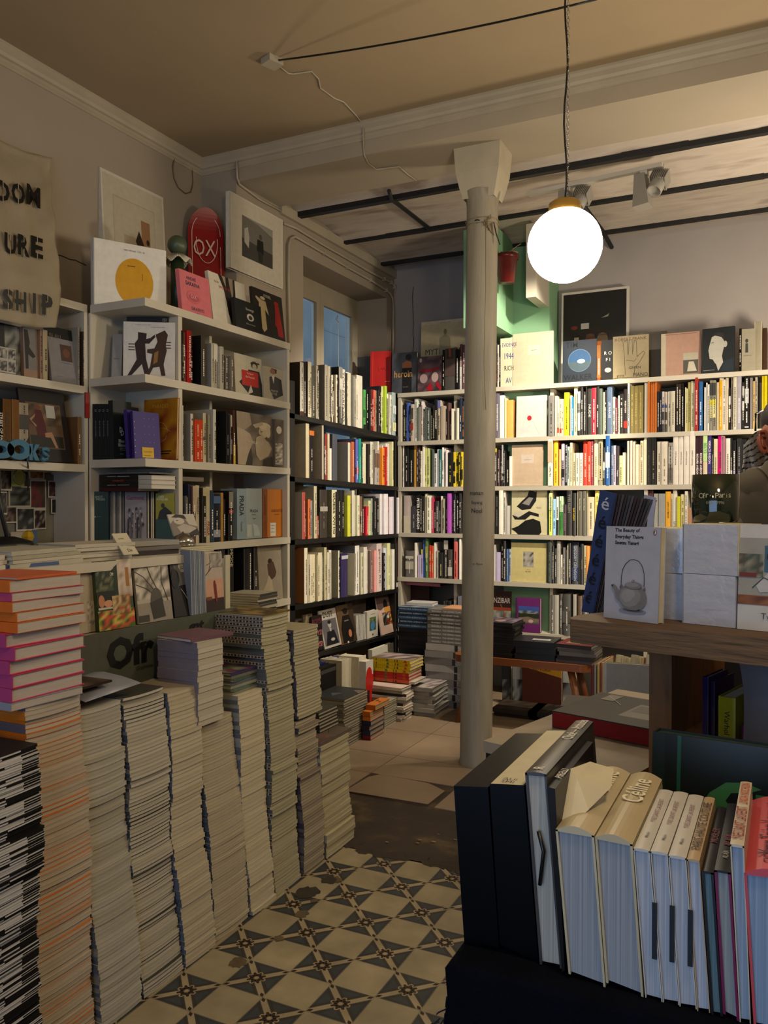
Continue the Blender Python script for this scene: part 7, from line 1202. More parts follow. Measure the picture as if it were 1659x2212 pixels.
bst(1215, 1288, 738, 'dark blue book with a moon-like circle between big letters', [('r', 0, 0, 1, 1, '1c242e'), ('t', 'TIM', .26, .9, .13, '0c0e12', .42, .01), ('t', 'WALKER', .46, .13, .13, '07090c', .85, .01), ('e', .5, .52, .34, .265, '5a7488'), ('e', .5, .52, .33, .255, '25476a'), ('p', [(.17, .5), (.5, .48), (.83, .5), (.8, .4), (.65, .29), (.5, .27), (.35, .29), (.2, .4)], '3a4a50'), ('e', .55, .5, .12, .05, '8aa8b8')], Y=YD+.06, t=.02, base='1c242e', lean=3, xt=1216)
row('top shelf beside the moon cover', 'y', YD+.08, ZT, c9, [(1186, 1238, 240, '8a4a1c', dict(c='7a3c14', bands=[(.1, .9, '9a6228')]))], seed=40)
bst(1299, 1323, 736, 'black book with spaced white capitals beside the orange spine', [('r', 0, 0, 1, 1, '1a1a19'), ('t', 'R O', .6, .68, .08, 'c8c4bc', .7), ('t', 'F I', .6, .52, .08, 'c8c4bc', .6), ('e', .6, .26, .3, .06, 'a8a49c')], Y=YD+.05, t=.03, base='1a1a19')
bst(1324, 1401, 728, 'tan book printed with a drawn outline of a hand', [('r', 0, 0, 1, 1, '8a7c5c'), ('t', 'ROBERT FRANK', .5, .92, .07, '5a2a24', .9), ('l', [(.35, .1), (.33, .5), (.28, .88)], .0025, '2c261c'), ('l', [(.32, .86), (.40, .9), (.43, .55), (.46, .9), (.54, .9), (.56, .56)], .0025, '2c261c'), ('l', [(.56, .6), (.6, .88), (.66, .86), (.68, .5), (.85, .62), (.9, .58), (.74, .36), (.62, .26), (.6, .1)], .0025, '2c261c'), ('l', [(.36, .44), (.6, .4), (.66, .46)], .002, '2c261c'), ('t', 'GREEN', .62, .26, .06, '3a3224', .4), ('t', 'PIANO', .78, .09, .09, '3a3224', .4), ('l', [(0, .03), (.3, .05), (.6, .02), (1, .05)], .002, '2c261c'), ('t', 'group', .22, .08, .05, '3a3224', .25)], Y=YD+.04, t=.02, base='8a7c5c', xt=1326)
bst(1428, 1514, 722, 'dusty pink book with a small framed photograph of a blouse', [('r', 0, 0, .12, 1, 'aca28a'), ('r', .12, 0, 1, 1, 'a4806c'), ('r', .56, .05, .93, .52, '4a463c'), ('r', .56, .36, .93, .52, 'a49c88'), ('p', [(.70, .32), (.82, .32), (.9, .10), (.66, .10)], 'b8b09c'), ('r', .1, .96, .9, .97, '6a5048')], Y=YD+.06, t=.02, base='a4806c', xt=1430)
bst(1376, 1440, 720, 'grey-brown folder behind the pink book', [], Y=YD+.2, t=.01, base='5a5246')
bst(1516, 1586, 712, 'black book with a white portrait of a man in profile', [('r', 0, 0, 1, 1, '161a1c'), ('e', .5, .66, .22, .22, '1c1c1c'), ('p', [(.30, .80), (.5, .86), (.64, .8), (.70, .62), (.66, .5), (.62, .36), (.66, .22), (.5, .02), (.42, .2), (.34, .30), (.24, .32), (.22, .44), (.20, .50), (.22, .58)], 'b0aca0'), ('e', .72, .62, .06, .07, 'a8a498'), ('p', [(.3, .84), (.5, .9), (.66, .86), (.7, .68), (.6, .78), (.4, .83)], '2a2725'), ('p', [(.3, .24), (.44, .2), (.52, .02), (.0, .02), (.02, .2)], '151b20'), ('p', [(.6, .02), (.68, .24), (.98, .3), (.98, .02)], '1b2730'), ('p', [(.26, .66), (.36, .69), (.36, .67)], '3a3632'), ('r', .05, .06, .4, .07, '8a867c')], Y=YD+.02, t=.02, dY=-.03, base='161a1c', side='b8b09c', lean=2)
row('top shelf far right', 'y', YD+.03, ZT, ca, [(1300, 1332, 110, '241c18'), (1490, 1588, 25, 'b0a890', dict(c='9a937c', plain=1)), (1592, 1650, 105, '4a3424', dict(plain=1))], seed=44)
bst(1602, 1629, 712, 'grey-beige book with a small dark figure on its cover', [('r', 0, 0, 1, 1, '8f8872'), ('e', .4, .72, .12, .05, '2a2620'), ('p', [(.3, .66), (.5, .66), (.52, .44), (.28, .44)], '2a2620'), ('r', .15, .36, .8, .37, '5a5444')], Y=YD+.02, t=.01, base='8f8872')
# lowest back shelf and the floor before it
Z5 = BZ[5]+.001
stand('art_book', 'book with a white place name above a beach picture', 'book', py(1062, 1330, YD+.02, Z5), py(1103, 1330, YD+.02, Z5), (1062, 1276), [('r', 0, 0, 1, 1, '2a100c'), ('r', 0, .0, 1, .58, '8a3a18'), ('t', 'ZANZIBAR', .36, .76, .13, 'a8a098', 1.2, .01), ('n', 0, 0, 1, .5, ['8a8a80', 'a89480', '3a6a78', 'c8c0b0', '6a4a34'], 6, 5), ('l', [(.45, .66), (.6, .5), (.78, .1)], .008, '7a4a34')], t=.012, base='2a100c', lean=3)
stand('art_book', 'purple book with a landscape photograph, in front of the green wall', 'book', py(1114, 1350, YD-.0, Z5), py(1167, 1350, YD-.0, Z5), (1114, 1291), [('r', 0, 0, .06, 1, '4a1c4c'), ('r', .06, 0, 1, 1, '6a2468'), ('r', .12, .26, .95, .76, '5a6a50'), ('r', .12, .62, .95, .76, '3a54a0'), ('n', .12, .55, .95, .64, ['4a5a6a', '8a94a8', '3a4a4a'], 8, 2), ('r', .12, .42, .95, .55, '2c3018'), ('p', [(.12, .42), (.5, .46), (.95, .38), (.95, .3), (.12, .26)], '7a6a5c'), ('e', .62, .33, .1, .05, 'c8a8a0')], t=.035, base='6a2468', side='cfc8b8')
# ================================================================ bench by the back wall
bz = .45; bn = empty('wooden_bench', (-1.5, 5.2, 0)); BX0, BX1, BY0, BY1 = -1.98, -1.085, 5.04, 5.34
g = G(); n = 12; P = []
def rr(x0, y0, x1, y1, r, n=6): return [(cx+r*cos(a0+pi/2*k/n), cy+r*sin(a0+pi/2*k/n)) for cx, cy, a0 in ((x1-r, y1-r, 0), (x0+r, y1-r, pi/2), (x0+r, y0+r, pi), (x1-r, y0+r, 3*pi/2)) for k in range(n+1)]
def plate(g, pts, z0, z1, col=None, mi=0):
    g.poly([(x, y, z1) for x, y in pts], col, mi); g.poly([(x, y, z0) for x, y in pts][::-1], col, mi); m = len(pts)
    for k in range(m): a, b = pts[k], pts[(k+1) % m]; g.quad((*a, z0), (*b, z0), (*b, z1), (*a, z1), col, mi)
plate(g, rr(BX0+1.5, BY0-5.2, BX1+1.5, BY1-5.2, .06), bz-.045, bz)
g.build('seat', BENCH, bn)
for sx, sy in ((-1, -1), (1, -1), (1, 1), (-1, 1)):
    x = (BX0 if sx < 0 else BX1)+1.5-sx*.13; y = (BY0 if sy < 0 else BY1)-5.2-sy*.06; g = G(); g.tube([(x, y, bz-.03), (x+sx*.10, y+sy*.04, .002)], [.024, .017], n=10); g.build('leg', BENCH, bn)
tag(bn, 'small honey-coloured wooden bench carrying dark book piles near the back shelves', 'bench')
def bp(x, y=5.06): return Vector((aty(x, 1400, y).x, y, bz+.001))
def bpile(nm, lab, x0, x1, ytop, n, covers, sides, grp, d=.24, top=None, items=None, z0=bz+.001, glossy=False, Y=5.055, spines=None, tl=None, seed=5, rj=2):
    a, b = aty(x0, 1400, Y), aty(x1, 1400, Y); zt = aty((x0+x1)/2, ytop, Y).z; t = (zt-z0)/n; rnd = random.Random(seed)
    for k in range(n): flat(nm, top if k == n-1 and top else lab, 'book', ((a.x+b.x)/2+rnd.uniform(-.008, .008), Y+d/2+rnd.uniform(0, .008), z0+k*t), b.x-a.x, d, t-.0008, R(rnd.uniform(-rj, rj)), covers[k % len(covers)], sides[k % len(sides)], (spines or covers)[k % len(spines or covers)], grp, items if k == n-1 else None, glossy=glossy)
bpile('magazine', 'black magazine in the tall pile on the bench beside the column', 1048, 1108, 1345, 14, ('121011', '1a1717'), ('2a2624', '4a4640'), 'black magazines on the bench', top='dark magazine with a purple picture on top of the bench pile', items=[('n', 0, 0, 1, 1, ['1a1418', '3a2a44', '6a5a6a', '1c181a'], 6, 4), ('e', .4, .4, .2, .15, '8a6a5a')], seed=3, rj=5)
bpile('photo_book', 'big charcoal book in the low pile on the middle of the bench', 1110, 1196, 1386, 3, ('1c1e21', '202225'), ('2c2c2e',), 'charcoal books on the middle of the bench', top='charcoal book with a white strip on top of the middle pile on the bench', items=[('r', .4, .3, .85, .5, 'b8b4ac'), ('r', .45, .38, .8, .42, '1c1e21')], glossy=True)
bpile('magazine', 'grey-edged magazine in the right pile on the bench', 1204, 1283, 1394, 5, ('4a4644', '2c2628', '5a5450'), ('8a8478', '6a655c'), 'grey-edged magazines at the right end of the bench', top='dark red magazine on top of the right pile on the bench', items=[('r', 0, 0, 1, 1, '5a1c1c'), ('n', .2, .2, .8, .9, ['6a4a34', '8a7a60', '4a2018'], 5, 4)], Y=5.06, rj=6, seed=8)
# under and behind the bench
fl('art_book', 'tall brown and yellow book standing on the floor under the bench', 'book', 1128, 1523, 1213, 1530, 1425, -1.0, [], t=.02) if 0 else None
p0 = aty(1128, 1500, 5.62); p1 = aty(1213, 1500, 5.60); p0.z = p1.z = .035
stand('art_book', 'tall yellow-brown book standing on the floor under the bench', 'book', p0, p1, (1128, 1424), [('r', 0, 0, 1, 1, 'a87814'), ('p', [(0, 0), (1, 0), (1, .66), (0, .84)], '4a2010'), ('t', 'PAOLO', .5, .95, .08, '4a3410', .5), ('t', 'ROVERSI', .5, .82, .08, '4a3410', .58)], t=.03, base='4a2010')
for (x0, x1, y0, lab, c, Y) in ((1085, 1104, 1432, 'dark bottle-like photo book under the bench', '24211f', 5.66), (1107, 1128, 1428, 'pale grey book on the floor left of the yellow-brown one', '8a8a84', 5.64), (1215, 1243, 1434, 'white book on the floor right of the yellow-brown one', 'a8a498', 5.66)):
    p0 = aty(x0, 1500, Y); p1 = aty(x1, 1500, Y); p0.z = p1.z = .002; stand('art_book', lab, 'book', p0, p1, (x0, y0), [('n', 0, 0, 1, .6, ['2a2826', '6a6862', c], 3, 5)], t=.04, base=c)
for k in range(2):
    for q, (x0, x1, c) in enumerate(((1064, 1160, '2a2016'), (1140, 1196, '14120f'))):
        a, b = aty(x0, 1540, 5.3), aty(x1, 1540, 5.3); flat('magazine', f'{"brown" if q == 0 else "black"} magazine on the floor under the bench, {"lower" if k == 0 else "upper"} one', 'magazine', ((a.x+b.x)/2, 5.46-.03*k, .001+k*.0305), b.x-a.x, .26, .03, 0, c, '3a3226', items=[('n', 0, 0, 1, 1, [c, '3a2e20', '1a1612'], 6, 4)] if k else None)
# ================================================================ bin of art books behind the low table
Bd = 3.55
def D(x, y, d=Bd): return atd(x, y, d)
q0, q1 = D(1283, 1440), D(1420, 1455); bin_z = .45
g = G(); c = (q0+q1)/2; g.box(-.19, -.15, 0, .19, .25, bin_z); ob = g.build('book_bin', mat('dark_bin', '1a1613', var=.2)); ob.location = (c.x+.02, c.y+.06, 0); ob.rotation_euler = (0, 0, R(-14)); tag(ob, 'dark low stand under the pale art books right of the bench', 'stand')
def dpt(x, d, z): p = atd(x, 1450, d); return Vector((p.x, p.y, z))
stand('art_book', 'large grey art book with pale yellow page edges, front of the bin', 'book', dpt(1303, 3.45, bin_z+.001), dpt(1425, 3.38, bin_z+.001), (1303, 1432), [('r', 0, 0, .06, 1, '9a968a'), ('r', .06, 0, 1, 1, '7c7a78'), ('p', [(.4, 0), (.55, .18), (1, .25), (1, 0)], '6a2414')], t=.03, base='7c7a78', side='cfc890')
for k, (x, c, s) in enumerate(((1277, '6a2420', '6a6258'), (1283, '8a8478', '7a7268'), (1290, 'b8a060', 'c8b870'), (1296, '9a5030', 'b8a880'))):
    stand('art_book', f'{cname(c)} art book in the bin, {ORD[k]} from its left end', 'book', dpt(x, 3.52, bin_z+.001), dpt(x+5, 3.515, bin_z+.001), (x, 1438-2*k), [], t=.20, base=c, side=s)
for k in range(11):
    x = 1318+11*k; c = ('c8c0a0', 'b8b48c', 'd0c8a8', 'a8a494', 'c8bc8c', '8a5a44', 'b8b4a8', '1c2420', '8a8478', '9aa0a0', 'a08a80')[k]
    stand('art_book', f'{cname(c)} shrink-wrapped book tilted back in the bin, {ORD[k]} from the left', 'book', dpt(x, 3.72+.02*(k % 3), bin_z+.001), dpt(x+10, 3.70+.02*(k % 3), bin_z+.001), (x, 1412+(k % 3)*3), [], t=.025, base=c, side='c8c0a4', lean=8, glossy=True)
o, _ = pile('magazine', 'pale magazine in the messy pile left of the bin', 'magazine', (D(1270, 1500, 3.95).x, D(1270, 1500, 3.95).y, 0), 18, .20, .24, .026, R(8), ('b0aca0', '8a867c', '4a4642'), side='a8a498', seed=22, jit=.02, rj=9, group='pale magazines left of the bin')
# ================================================================ low table with the red-edged book
ang = R(-15.0); ux = Vector((cos(ang), sin(ang), 0)); uy = Vector((-sin(ang), cos(ang), 0)); TZ = .818
C0 = atz(1370, 1675, TZ)
t = empty('low_table', (C0.x, C0.y, 0), ang); g = G(); g.box(-.42, 0, TZ-.03, 0, .80, TZ); g.build('top', mat('pale_table_top', '8f806a', rough=.5, var=.25, scale=5, col2='6a5c48', fac=(.5, .7)), t)
for x, y in ((-.38, .04), (-.04, .04), (-.04, .76), (-.38, .76)): g = G(); g.box(x-.02, y-.02, 0, x+.02, y+.02, TZ-.03); g.build('leg', BLACKM, t)
g = G(); g.box(-.415, .005, TZ-.16, -.005, .795, TZ-.03); g.build('apron', BLACKM, t)
tag(t, 'pale-topped low table under the grey and red book', 'table')
a = atz(1189, 1573, TZ); rb = flat('photo_book', 'large grey book with a red fore-edge lying on the low table', 'book', a+ux*.20+uy*.16+Vector((0, 0, .001)), .40, .30, .046, ang, '222020', '7a1c16', glossy=False, items=[('r', 0, 0, 1, 1, '222020'), ('r', .40, .25, .92, .75, '6f6b62'), ('r', .42, .45, .85, .70, '57544c'), ('r', .66, .42, .78, .70, '8a5a34'), ('r', .1, .7, .2, .95, '6a6760'), ('l', [(.1, .9), (.3, .6)], .003, '8a877e')])
for ch in list(rb.children):
    if ch.name.startswith('page'): ch.location = (0, -.004, 0)
g = G(); g.box(-.197, -.1515, .003, .197, -.15, .043, '8a2018'); g.build('red_fore_edge', INK, rb)
# ================================================================ rustic plank unit with side panel
PZ = 1.2; pl0 = atz(1222, 1336, PZ); un = empty('plank_shelf', (pl0.x, pl0.y, 0), ang)
g = G(); pts = [(.012, 0), (.16, -.004), (.5, .002), (1.5, 0), (1.5, .36), (.06, .36), (.03, .30), (.02, .18), (-.006, .06), (0, .02)]
plate(g, pts, PZ-.05, PZ); pk = g.build('plank', WOOD, un); bv = pk.modifiers.new('b', 'BEVEL'); bv.width = .009; bv.segments = 3
q = atd(1402, 1500, 1.86); lq = (Vector((q.x, q.y, 0))-un.location); lx = lq.dot(ux); ly = lq.dot(uy)
SP = mat('brown_board', '80562c', rough=.6, var=.35, scale=4, stretch=(10, 10, 1), col2='4a2e16', fac=(.5, .75))
g = G(); g.box(lx, ly, 0, lx+.052, ly+.028, PZ-.05); g.build('post', SP, un)
g = G(); g.box(lx+.030, ly+.028, 0, lx+.052, .56, PZ-.05); g.build('side_panel', SP, un)
g = G(); g.box(lx+.052, ly+.03, .905, 1.45, .545, .925); g.build('inner_shelf', SP, un)
g = G(); g.box(lx+.052, .545, .2, 1.45, .56, PZ-.05); g.build('back_board', mat('dark_board', '1c140c', var=.2), un)
g = G(); g.box(1.40, ly, 0, 1.45, .355, PZ-.05); g.build('side_panel', SP, un)
tag(un, 'thick weathered oak plank on a brown board unit at the right', 'shelf unit')
def inu(x, ly_, z):   # point on the unit: pixel column x at local depth ly_
    A = un.location+uy*ly_; d = ray(x, 1300); n = Vector((uy.x, uy.y, 0)); k = A.dot(n)/Vector((d.x, d.y, 0)).dot(n); return Vector((d.x*k, d.y*k, z))
Z9 = .926
for (x0, x1, yt, c, dp, lab, T_, k_, e) in ((1518, 1531, 1462, '241642', .12, 'purple book standing inside the dark unit', '', '', .17), (1532, 1545, 1470, '2c1a3c', .12, 'dark plum book beside the purple one inside the unit', '', '', .19), (1553, 1590, 1503, '7c7c10', .14, 'yellow-green spine with black italic lettering inside the unit', 'Warhol Type', '1c1a08', .13), (1603, 1628, 1566, '5c1648', .10, 'magenta book low inside the dark unit', '', '', .15), (1632, 1659, 1568, '5c1648', .10, 'second magenta book low inside the dark unit, at the right frame edge', '', '', .15)):
    a, b = inu(x0, e, Z9), inu(x1, e, Z9); H = (atd(x0, yt, (a-CAMP).dot(_F)).z-Z9); g = G(); w_ = (b-a).length; book_geo(w_, dp, H, c, g=g); o = g.build('art_book', [INK, PAPERV]); o.location = a+Vector((0, 0, .0005)); o.rotation_euler = (0, 0, ang); tag(o, lab, 'book')
    if T_: text(o, T_, (w_/2, -.005, H*.45), (0, 0, -1), (1, 0, 0), w_*.42, k_, H*.85)
g = G(); m_ = 16
for k in range(m_+1):
    f = k/m_; q = (.02*sin(f*pi)-.03*f, .17*f-.02*(1-f)**6); g.v += [(0, q[0], q[1]), (.13, q[0], q[1]+.02)]
for k in range(m_): g.f.append((2*k, 2*k+1, 2*k+3, 2*k+2)); g.c.append('6a6a70'); g.m.append(0); g.smooth.append(True)
o = g.build('paper_sleeve', INK); o.modifiers.new('s', 'SOLIDIFY').thickness = .002; o.location = inu(1606, .12, .926)+Vector((0, 0, .05)); o.rotation_euler = (0, 0, ang); tag(o, 'curled grey paper sleeve inside the dark unit above the magenta books', 'paper')
# things standing on the plank
def on(x, y, z=PZ): return atz(x, y, z)
TP = [('r', 0, 0, 1, 1, '9a9a9e'), ('t', 'The Beauty of', .40, .955, .052, '101012', .62, .03), ('t', 'Everyday Things', .44, .885, .052, '101012', .70, .03), ('t', 'Soetsu Yanagi', .40, .820, .052, '101012', .60, .03),
 ('e', .905, .945, .032, .028, '7a1c1c'), ('e', .905, .945, .024, .022, 'c8c4bc'), ('e', .90, .945, .014, .017, '3a1416'), ('e', .912, .94, .008, .012, 'c8c4bc'),
 ('e', .55, .105, .25, .028, '77777a'), ('e', .56, .112, .19, .020, '5a5a5c'), ('e', .57, .117, .12, .014, '2c2c2d'),
 ('l', [(.33, .36), (.33, .46), (.35, .54), (.40, .60), (.48, .645), (.56, .65), (.64, .635), (.70, .59), (.74, .52), (.75, .44), (.75, .37)], .0014, '242322'),
 ('p', [(.30, .35), (.33, .38), (.36, .37), (.36, .33), (.31, .33)], '5a5856'), ('p', [(.73, .34), (.77, .37), (.78, .33), (.75, .31)], '5a5856'),
 ('p', [(.155, .355), (.19, .375), (.25, .345), (.28, .31), (.33, .305), (.33, .20), (.27, .205), (.23, .24), (.215, .30), (.16, .34)], '6f6b67'), ('e', .17, .358, .022, .012, '3a3836'),
 ('p', [(.30, .26), (.32, .32), (.38, .36), (.50, .37), (.62, .37), (.72, .35), (.78, .31), (.81, .25), (.80, .19), (.74, .145), (.62, .115), (.48, .115), (.38, .14), (.32, .19)], '6c6865'),
 ('p', [(.31, .25), (.34, .31), (.42, .345), (.54, .35), (.64, .34), (.70, .29), (.70, .23), (.62, .17), (.50, .145), (.40, .155), (.33, .20)], '7d7975'), ('p', [(.34, .25), (.38, .31), (.48, .335), (.58, .32), (.60, .27), (.52, .21), (.42, .19)], '8b8783'),
 ('e', .565, .365, .155, .030, '4a4846'), ('e', .565, .375, .155, .036, '716d6a'), ('e', .55, .382, .12, .024, '807c79'), ('e', .56, .420, .027, .017, '6a6663'), ('e', .555, .424, .016, .009, '8a8683')]
stand('paperback_book', 'grey-white paperback with a teapot on its cover, standing on the oak plank', 'book', on(1304, 1334), on(1421, 1349), (1310, 1137), TP, t=.022, lean=3, base='9a9a9e', side='c4b68e', inset=.0015)
WR = mat('shrink_wrap', rough=.22, attr=True, var=.10, scale=7, coat=.7, bump=.9, bscale=14)
for (bl, br, tl, z, lab) in (((1374, 1336), (1472, 1343), (1378, 1237), PZ, 'white wrapped pack of books, lower left of four on the plank'), ((1474, 1346), (1588, 1358), (1483, 1240), PZ, 'white wrapped pack of books, lower right of four on the plank')):
    o = stand('wrapped_pack', lab, 'pack of books', on(*bl)+uy*(.03 if bl[0] < 1400 else 0), on(*br)+uy*(.012 if bl[0] < 1400 else 0), tl, [('t', 'all the poems to come', .6, .32, .03, '8a8c90', .6)] if bl[0] > 1400 else [], t=.13, base='a8a8ac', side='a8a8ac', inset=-.0005); o.data.materials[0] = WR
    H = max(v.co.z for v in o.data.vertices); o2 = stand('wrapped_pack', lab.replace('lower', 'upper'), 'pack of books', o.location+Vector((0, 0, H+.0006)), o.location+Vector((on(*br)-on(*bl)).x*Vector((1, 0, 0))+(on(*br)-on(*bl)).y*Vector((0, 1, 0))+Vector((0, 0, H)))+ux*.004, None, [], t=.13, base='a8a8ac', side='c8c0a0', H=H*.985, inset=-.0005); o2.data.materials[0] = WR
    if bl[0] > 1400: top2 = (o2, H)
zt = PZ+2*top2[1]+.002
cp = atz(1545, 1127, zt) if abs(zt-CAMH) > .02 else None
cpos = atd(1545, 1122, 1.80); dd = (zt-CAMH)
cd = Vector((cpos.x, cpos.y, zt+.001)); r0 = .0495
g = G(); g.lathe([(0, 0), (r0*.90, 0), (r0*.97, .006), (r0, .03), (r0*1.0, .103), (r0*.94, .103), (r0*.93, .084), (0, .084)], 48); cn_ = g.build('glass', mat('dark_green_glass', '0a1c0c', rough=.08, var=.0, coat=.8, spec=.6)); cn_.name = 'scented_candle'; cn_.location = cd
g = G(); g.lathe([(0, .0845), (r0*.92, .0845), (r0*.92, .0825), (0, .0825)], 32); g.build('wax', mat('dark_wax', '0c120b', rough=.5), cn_)
vd = (CAMP-cd); vd.z = 0; vd.normalize(); rt_ = Vector((-vd.y, vd.x, 0))
def curved_text(s, z, h, wd, col):
    # wrap letter by letter round the glass
    n = len(s); 
    for i, ch in enumerate(s):
        if ch == ' ': continue
        a = (i-(n-1)/2)/n*wd/r0; d_ = vd*cos(a)+rt_*sin(a); r_ = Vector((-d_.y, d_.x, 0))
        text(cn_, ch, d_*(r0+.0006)+Vector((0, 0, z)), r_, (0, 0, 1), h if ch not in 'arsi.' else h*.72, col, None if ch != '.' else .002, .0, 'lettering')
curved_text('Ofr. Paris', .057, .0115, .066, 'b0a27c'); curved_text('Est. 1996', .042, .0065, .036, '807860')
tag(cn_, 'dark green glass candle with gold lettering on the white wrapped packs', 'candle')
p0 = on(1592, 1359); p1 = p0+ux*.135
stand('paperback_book', 'paperback with a painted reclining figure and a cream band, at the right edge', 'book', p0, p1, (1603, 1133), [('r', 0, 0, 1, 1, 'b0aca2'), ('r', .0, .30, 1, .87, '8a8678'), ('r', .35, .55, 1, .80, '3a5560'), ('r', 0, .24, 1, .33, '7a4a20'), ('n', 0, .24, 1, .32, ['7a4a20', '5a3014', '8a5a2c'], 7, 2), ('n', 0, .5, .34, .72, ['4a4030', '6a6450', '3a4a34', '8a8470'], 5, 5), ('p', [(.25, .42), (.45, .58), (.6, .66), (.85, .6), (1, .62), (1, .40), (.3, .36)], 'a8a49c'), ('e', .5, .70, .12, .06, '2c2620'), ('p', [(.4, .66), (.55, .72), (.62, .62), (.5, .5), (.42, .55)], '8a5c44'), ('r', .02, .5, .25, .54, '6a2418'), ('l', [(.2, .4), (.35, .5), (.5, .46)], .0015, '2c2824'), ('t', 'Two Doors', .62, .14, .055, '3a3830', .62), ('t', 'Hugh', .52, .065, .03, '4a4840', .2)], t=.02, lean=5, base='b0aca2')
# magazines fanned behind the paperback
def slab(nm, lab, cat, px4, d4, th, col, grp=None):
    P = [atd(*p, d) for p, d in zip(px4, d4)]; g = G(); nrm = (P[1]-P[0]).cross(P[3]-P[0]).normalized(); nrm = -nrm if nrm.dot(P[0]-CAMP) < 0 else nrm; Q = [p+nrm*th for p in P]; o0 = P[0].copy(); P = [p-o0 for p in P]; Q = [p-o0 for p in Q]
    g.quad(*P, col); g.quad(*Q[::-1], col)
    for k in range(4): k2 = (k+1) % 4; g.quad(P[k], P[k2], Q[k2], Q[k], col)
    o = g.build(nm, INK); o.location = o0; tag(o, lab, cat, grp); return o, P, nrm
o, P, nrm = slab('magazine', 'navy magazine with a column of accented letters leaning on the plank', 'magazine', ((1256, 1321), (1280, 1325), (1330, 1066), (1296, 1058)), (2.02, 1.99, 1.99, 2.02), .006, '22335a')
up_ = (P[3]-P[0]); sd0 = (P[1]-P[0]); sd1 = (P[2]-P[3])
for k in range(6):
    f = .90-.155*k; c = P[0]+up_*f+(sd0*(1-f)+sd1*f)*.5-nrm*.0008; text(o, 'é', c, sd1.normalized(), up_.normalized(), .031, ('9aa0a8', '04050a', '04050a', '04050a', '04050a', '04050a')[k], .021, .008, 'lettering', fill=True)
for k in range(13):
    b0 = 1281+3.2*k; t0 = 1330+7.0*k; yb = 1325+.4*k; yt = 1066+1.2*k; c = ('2a1c28', '241c24', '3a3440', '1c1c24', '2c2e38', '3a3c46')[k % 6]
    slab('pamphlet', 'slim dark pamphlet edge fanned right of the navy magazine', 'magazine', ((b0, yb), (b0+2.2, yb), (t0+5.2, yt), (t0, yt)), (2.0+.004*k, 2.0+.004*k, 2.0+.004*k, 2.0+.004*k), .10, c, 'dark pamphlets fanned behind the paperback')
slab('pamphlet', 'pale lavender pamphlet at the right end of the fan', 'magazine', ((1375, 1160), (1408, 1165), (1417, 1075), (1392, 1068)), (2.06, 2.04, 2.04, 2.06), .004, '8f93a8')
# ================================================================ navy cloth table and the row of upturned books
NZ0 = .817
ct = empty('cloth_covered_table', (-.1, 1.2, 0)); VEL = mat('navy_velvet', '04060f', rough=1.0, var=.4, scale=20, bump=.4, bscale=120, spec=.1)
g = G(); x0, x1, y0, y1 = -.415, 1.1, 1.052, 1.42; per = [(x0, y1), (x0, y0), (x1, y0), (x1, y1)]; pp = []
for (a, b), (c, d) in zip(per, per[1:]+per[:1]):
    m = 24
    for k in range(m): pp.append((a+(c-a)*k/m, b+(d-b)*k/m))
lv = [(NZ0, 0.0), (NZ0-.008, .006), (NZ0-.05, .004), (NZ0-.12, .012), (NZ0-.25, .015), (NZ0-.5, .03), (.03, .035)]; cx, cy = (x0+x1)/2, (y0+y1)/2
for li, (z, o_) in enumerate(lv):
    for k, (x, y) in enumerate(pp):
        fo = 1+.5*sin(k*1.3)*(li > 1); ox = (o_*fo if x > cx else -o_*fo) if abs(x-x0) < 1e-6 or abs(x-x1) < 1e-6 else 0; oy = (o_*fo if y > cy else -o_*fo) if abs(y-y0) < 1e-6 or abs(y-y1) < 1e-6 else 0
        g.v.append((x+ox+.1, y+oy-1.2, z))
m = len(pp)
for li in range(len(lv)-1):
    for k in range(m): k2 = (k+1) % m; g.f.append((li*m+k, li*m+k2, (li+1)*m+k2, (li+1)*m+k)); g.c.append(None); g.m.append(0); g.smooth.append(True)
g.f.append(tuple(range(m))[::-1]); g.c.append(None); g.m.append(0); g.smooth.append(False)
g.build('cloth', VEL, ct)
g = G(); rnd = random.Random(2)
for k in range(420):
    f = rnd.random(); y = y0+(y1-y0)*rnd.random()*.8-.02; z = NZ0-.07-.25*f; l = .018+.02*rnd.random(); p = Vector((x0-.010+.1, y-1.2, z)); g.tube([p, p+Vector((-.008-.008*rnd.random(), rnd.uniform(-.006, .006), -l*.5)), p+Vector((-.012-.01*rnd.random(), rnd.uniform(-.01, .01), -l))], .0012, n=3, cap=False)
g.build('fringe', mat('navy_fringe', '0a1228', rough=.9, var=.3), ct)
tag(ct, 'table under a fringed navy cloth carrying the row of upturned books', 'table')
BOXM = mat('black_wrapped_board', rough=.28, attr=True, var=.1, scale=12, spec=.12)
